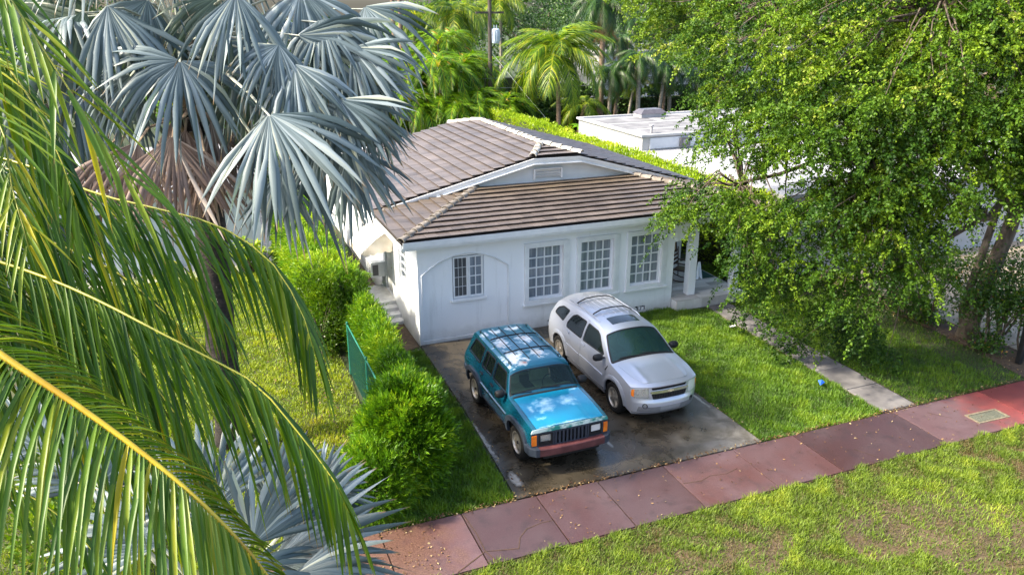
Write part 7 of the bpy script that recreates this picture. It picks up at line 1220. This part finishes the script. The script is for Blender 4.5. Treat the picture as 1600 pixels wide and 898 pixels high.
for i,(x,y,h,R_,lb) in enumerate(bt): bgtree(x,y,h,R_,5600,m_bgleaf if i%3 else m_bgl2,lb,160+i)
# understorey and skyline masses
def mass(name,label,boxes,n,mat,ls,seed,cat='shrubbery'):
    r=np.random.default_rng(seed); P=[]; 
    for bx in boxes: p,_=box_shell(r,n//len(boxes),*bx,amp=.35,f=.5,faces='lfrt'); P.append(p)
    P=np.concatenate(P); leafcloud(name,P,r.normal(size=P.shape),ls,ls*.5,mat,None,.4+.25*bumps(P[:,0],P[:,1],P[:,2],.5)+r.normal(0,.2,len(P)),seed,kind='stuff',label=label,cat=cat)
mass('understorey','dense shaded shrubbery behind the house and below the palms',[(3,14.5,32.6,34,0,4.2),(14.5,20,29.5,31,0,3.4),(18,36,31.5,33,0,2.9)],30000,m_bgleaf,.24,181)
mass('skyline_trees','far mass of trees along the skyline',[(-60,20,62,66,0,6.6),(20,110,62,66,0,9.5),(60,64,-20,62,0,9)],34000,m_bgleaf,.6,182,'trees')
mass('left_shrubbery','hedge of green bushes behind the white boundary wall at left',[(-9,1.5,16.3,17.6,0,2.6)],5000,m_bgl2,.16,183)
MB().box(3,20,34,34.4,0,3.9).box(20,40,33.2,33.5,0,2.2).build('back_fence',m_core,label='dark weathered fence behind the shaded shrubbery',cat='fence')
m_ban=LEAF('banana leaf',[(0,(.06,.2,.01)),(1,(.25,.5,.03))],.4,.4)
bn_=empty('banana_plant',(15.9,21.5,0),label='broad-leaved bright plant at the end of the lime hedge by the white wall',cat='plant')
for i in range(9):
    a=i*.75; r_=.9+.3*(i%2); V=[];A=[]
    for k in range(7): t=k/6; c=np.array([math.cos(a)*r_*t,math.sin(a)*r_*t,1.6+1.7*t-1.2*t*t]); w_=.24*math.sin(PI*(t*.9+.08)); s=np.array([-math.sin(a),math.cos(a),0]); V+=[c-s*w_+(0,0,.08),c,c+s*w_+(0,0,.08)]
    npmesh('leaf',np.array(V),np.array([(3*q,3*q+1,3*q+4,3*q+3) for q in range(6)]+[(3*q+1,3*q+2,3*q+5,3*q+4) for q in range(6)]),np.full(21,.3+.08*i),m_ban,bn_)
MB().tube([(0,0,0),(0,0,1.7)],.09,8).build('stem',m_tr2,bn_)
# utility pole
m_pole=MAT('old timber pole',(.035,.028,.022),(.10,.085,.07),4,.9,bmp=.5,co='World',sc3=(1,1,.2)); m_tfm=MAT('transformer grey',(.55,.6,.68),(.42,.5,.62),6,.4)
up=empty('utility_pole',(12.65,28.6,0),label='old timber utility pole with a pale transformer can behind the house',cat='utility pole')
MB().tube([(0,0,0),(0,0,10.2)],[.15,.11],12).build('pole',m_pole,up); tc=MB().lathe([(0,-.42),(.24,-.42),(.26,-.38),(.26,.36),(.20,.44),(0,.46)],20,Matrix.Translation((.34,-.05,6.9))); o=tc.build('transformer',m_tfm,up); smooth(o,30)
for k in range(12): a=2*PI*k/12; MB().box(.262,.30,-.008,.008,-.3,.3,M=Matrix.Translation((.34,-.05,6.9))@Matrix.Rotation(a,4,'Z')).build('cooling_fin',m_tfm,o)
MB().tube([(.25,-.05,7.35),(.25,-.05,7.55)],.03,8).tube([(.42,-.05,7.35),(.42,-.05,7.55)],.03,8).build('bushing',m_trim,up); MB().box(-.9,.9,-.06,.06,8.2,8.32).build('crossarm',m_pole,up); MB().box(.10,.30,-.05,.03,6.75,6.8).box(.10,.30,-.05,.03,7.0,7.05).build('bracket',m_grl,up)
MB().tube([(.1,-.05,5.9),(2.0,-1.0,3.4),(3.2,-1.6,1.9)],.014,5).build('guy_wire',m_trim,up)
m_wire=MAT('cable',(.16,.17,.16),rough=.6)
for z,zz,lb in ((3.55,3.8,'lower pale cable crossing in front of the palm wall'),(4.15,4.3,'upper thin cable crossing in front of the palm wall')):
    MB().tube([(-25,28.4,zz+2.6),(-8,28.4,zz+.6),(4,28.4,zz-.05),(12.6,28.4,z+.25),(24,28.4,z+.15),(44,28.4,z+.9)],.022,5).build('cable',m_wire,label=lb,cat='cable')
# ---- neighbour on the right: white flat roofs
m_roofw=MAT('white roof membrane',(.38,.38,.40),(.27,.27,.29),.8,.7,co='World'); m_roofg=MAT('dirty roof panel',(.11,.11,.12),(.22,.22,.23),1.2,.8,co='World'); m_wallb=MAT('bright white wall',(.46,.46,.47),(.38,.39,.40),.8,.75,co='World')
nr=empty('neighbour_house',(0,0,0),label='white flat-roofed house with a raised roof block behind the lime hedge',cat='house')
MB().box(12.75,34,1.1,9.9,0,2.72).build('wall',m_wallb,nr); MB().box(12.55,34.2,.9,9.898,2.74,2.88).build('lower_roof',m_roofw,nr,bevel=.01); MB().box(12.55,22,9.9,15.9,0,3.42).build('upper_wall',m_wallb,nr)
MB().box(12.5,22.05,9.85,15.95,3.421,3.47).build('upper_roof',m_roofw,nr); MB().box(12.45,22.1,9.80,9.95,3.471,3.56).box(12.45,22.1,15.85,16.0,3.471,3.56).box(12.45,12.6,9.952,15.848,3.471,3.56).build('parapet',m_wallb,nr,bevel=.01)
for (a,b,c_,d_) in ((13.0,15.8,13.9,15.4),(13.0,17.5,12.0,13.6),(13.3,18,10.4,11.7),(16.2,20,14.0,15.5)): MB().box(a,b,c_,d_,3.472,3.478).build('roof_panel',m_roofg,nr)
MB().box(12.9,16.6,9.84,9.895,2.95,3.40).build('shaded_wall_face',MAT('shade tinted wall face',(.50,.54,.60),(.58,.61,.66),2,.7),nr)  # plate over the front wall, its blue grey stands for shade there
vt=MB().box(14.35,14.85,9.74,9.838,2.98,3.36).build('vent_box',m_grl,nr); MB().box(14.5,14.7,9.725,9.738,3.09,3.26).build('vent_plate',m_roofw,vt)
sk=MB().prism([(15.5,15.0),(16.9,15.0),(16.9,15.75),(15.5,15.75)],3.48,3.66).build('skylight_kerb',m_roofw,nr); MB().add([(15.45,14.95,3.662),(16.95,14.95,3.662),(16.95,15.8,3.662),(15.45,15.8,3.662),(15.7,15.1,3.86),(16.7,15.1,3.86),(16.7,15.65,3.86),(15.7,15.65,3.86)],[(3,2,1,0),(4,5,6,7),(0,1,5,4),(1,2,6,5),(2,3,7,6),(3,0,4,7)]).build('skylight',MAT('smoked skylight',(.09,.085,.10),(.13,.12,.14),3,.3),nr)
for (x,y,z) in ((13.4,10.6,3.48),(17.0,9.2,2.89),(19,7,2.89)): MB().lathe([(.0,.38),(.10,.36),(.10,.30),(.05,.30),(.05,0)],12,Matrix.Translation((x,y,z))).build('roof_pipe',m_roofw,nr)
# white building far behind the grove
wb=empty('far_building',(0,0,0),label='white two storey building glimpsed between the slender palms',cat='building')
MB().box(27,46,41,52,0,4.9).build('wall',m_wallb,wb); MB().box(26.8,46.2,40.8,52.2,4.9,5.1).build('roof',m_roofw,wb); MB().box(27,46,40.9,40.99,2.9,3.0).build('ledge',m_roofg,wb)
for i in range(6): f_=MB().box(28.5+i*3,29.9+i*3,40.93,40.995,1.0,2.3).build('window',m_trim,wb); MB().box(28.6+i*3,29.8+i*3,40.92,40.929,1.1,2.2).build('pane',m_glassd,f_)
# ---- neighbour on the left
nl=empty('neighbour_house',(0,0,0),label='white building with vertical board wall and flat white roof beyond the left lawn',cat='house')
m_board=MAT('white board wall',(.44,.47,.49),(.52,.55,.57),1.5,.6,co='World',tint=.05)
MB().box(-18,-3.15,9.85,19,0,2.6).build('wall',m_trim,nl); MB().box(-18.2,-2.95,9.45,19.2,2.62,2.80).build('roof',m_roofw,nl,bevel=.01)
MB().box(-3.45,-3.15,9.80,9.845,0,2.6).build('corner_board',m_trim,nl)
for i in range(52):
    x=-3.47-.27*(i+1)
    if -9.6<x<-8.0 or -13<x<-11.6: continue
    MB().box(x,x+.262,9.822,9.847,0.02,2.58,tint=random.random()).build('board',m_board,nl)
f_=MB().box(-9.6,-8.1,9.80,9.845,.9,2.2).build('window',m_trim,nl); MB().box(-9.5,-8.2,9.79,9.799,1.0,2.1).build('pane',m_glassd,f_); f_=MB().box(-12.9,-11.7,9.80,9.845,.02,2.2).build('door',m_grl,nl)
bw=MB().box(-3.1,2,15.4,15.6,0,1.5).build('boundary_wall',m_wallb,bevel=.01,label='plain white boundary wall at the back of the left patio',cat='wall')
sheet('patio',[(-3.14,9.0),(-.9,9.0),(-.9,15.39),(-3.14,15.39)],.02,MAT('grey patio concrete',(.40,.38,.37),(.50,.48,.47),1.2,.8,co='World'))
MB().box(-3.2,-1.9,8.35,8.99,0,.16).build('step_slab',m_step,bevel=.01,label='pale concrete step at the edge of the left patio',cat='step')
sheet('left_path',[(-14,8.3),(-3.4,8.3),(-3.4,9.8),(-14,9.8)],.03,MAT('pale paving',(.36,.34,.31),(.46,.44,.41),2,.8,co='World'))
sf=empty('slatted_gate',(-7.6,8.9,0),label='dark and white slatted panel standing before the left building',cat='gate')
for i in range(12): MB().box(-.9+i*.15,-.9+i*.15+.07,-.02,.02,.05,1.25).build('slat',m_black if i%2 else m_trim,sf)
MB().box(-.92,.92,-.03,-.021,1.1,1.16).build('rail',m_trim,sf)
# plants on the left
def rosette(name,x,y,h,n,ln,wd,mat,label,seed,cat='plant',heads=8,spread=.6):
    r=np.random.default_rng(seed); ro=empty(name,(x,y,0),label=label,cat=cat); V=[];F=[];T=[]
    for k in range(heads):
        hx,hy=r.normal(0,spread*.5,2); hz=h*r.uniform(.6,1); MB().tube([(hx*.2,hy*.2,0),(hx,hy,hz)],.02,5).build('stem',m_twig,ro)
        for i in range(n//heads):
            a=r.uniform(0,2*PI); e=r.uniform(-.2,1.2); d=np.array([math.cos(a)*math.cos(e),math.sin(a)*math.cos(e),math.sin(e)]); s=np.array([-math.sin(a),math.cos(a),0]); b=len(V); ti=r.random()
            for t in (0,.35,.7,1): c=np.array([hx,hy,hz])+d*ln*t-np.array([0,0,.45*ln*t*t]); w_=wd*math.sin(PI*min(.97,t*.8+.15)); V+=[c-s*w_,c+s*w_]; T+=[ti]*2
            F+=[(b+2*q,b+2*q+1,b+2*q+3,b+2*q+2) for q in range(3)]
    npmesh('foliage',np.array(V),np.array(F),np.array(T),mat,ro,kind='stuff')
rosette('strappy_plant',-3.75,8.35,1.05,520,.36,.028,m_lime,'yellow green strappy shrub in front of the white board wall',191,heads=22,spread=.85)
rosette('young_palm',-6.05,1.9,.55,60,.9,.03,m_pf,'small young palm with brown foot on the left lawn',192,heads=3,spread=.15)
for i,(x,y) in enumerate(((-9.0,5.5),(-10.2,7.5),(-8.4,-3.6),(-7.6,-6.6),(-9.4,-7.4))): bush('shrub',(x,y,.6),(.9,.8,.8),1500,m_ficus,['green shrub by the left building','round shrub at the far left of the lawn','shrub in the middle of the left yard behind the fronds','shrub glimpsed below the lowest frond','shrub at the far left bottom behind the fronds'][i],seed=195+i,kind='leaf',ln=.10,wd=.055)
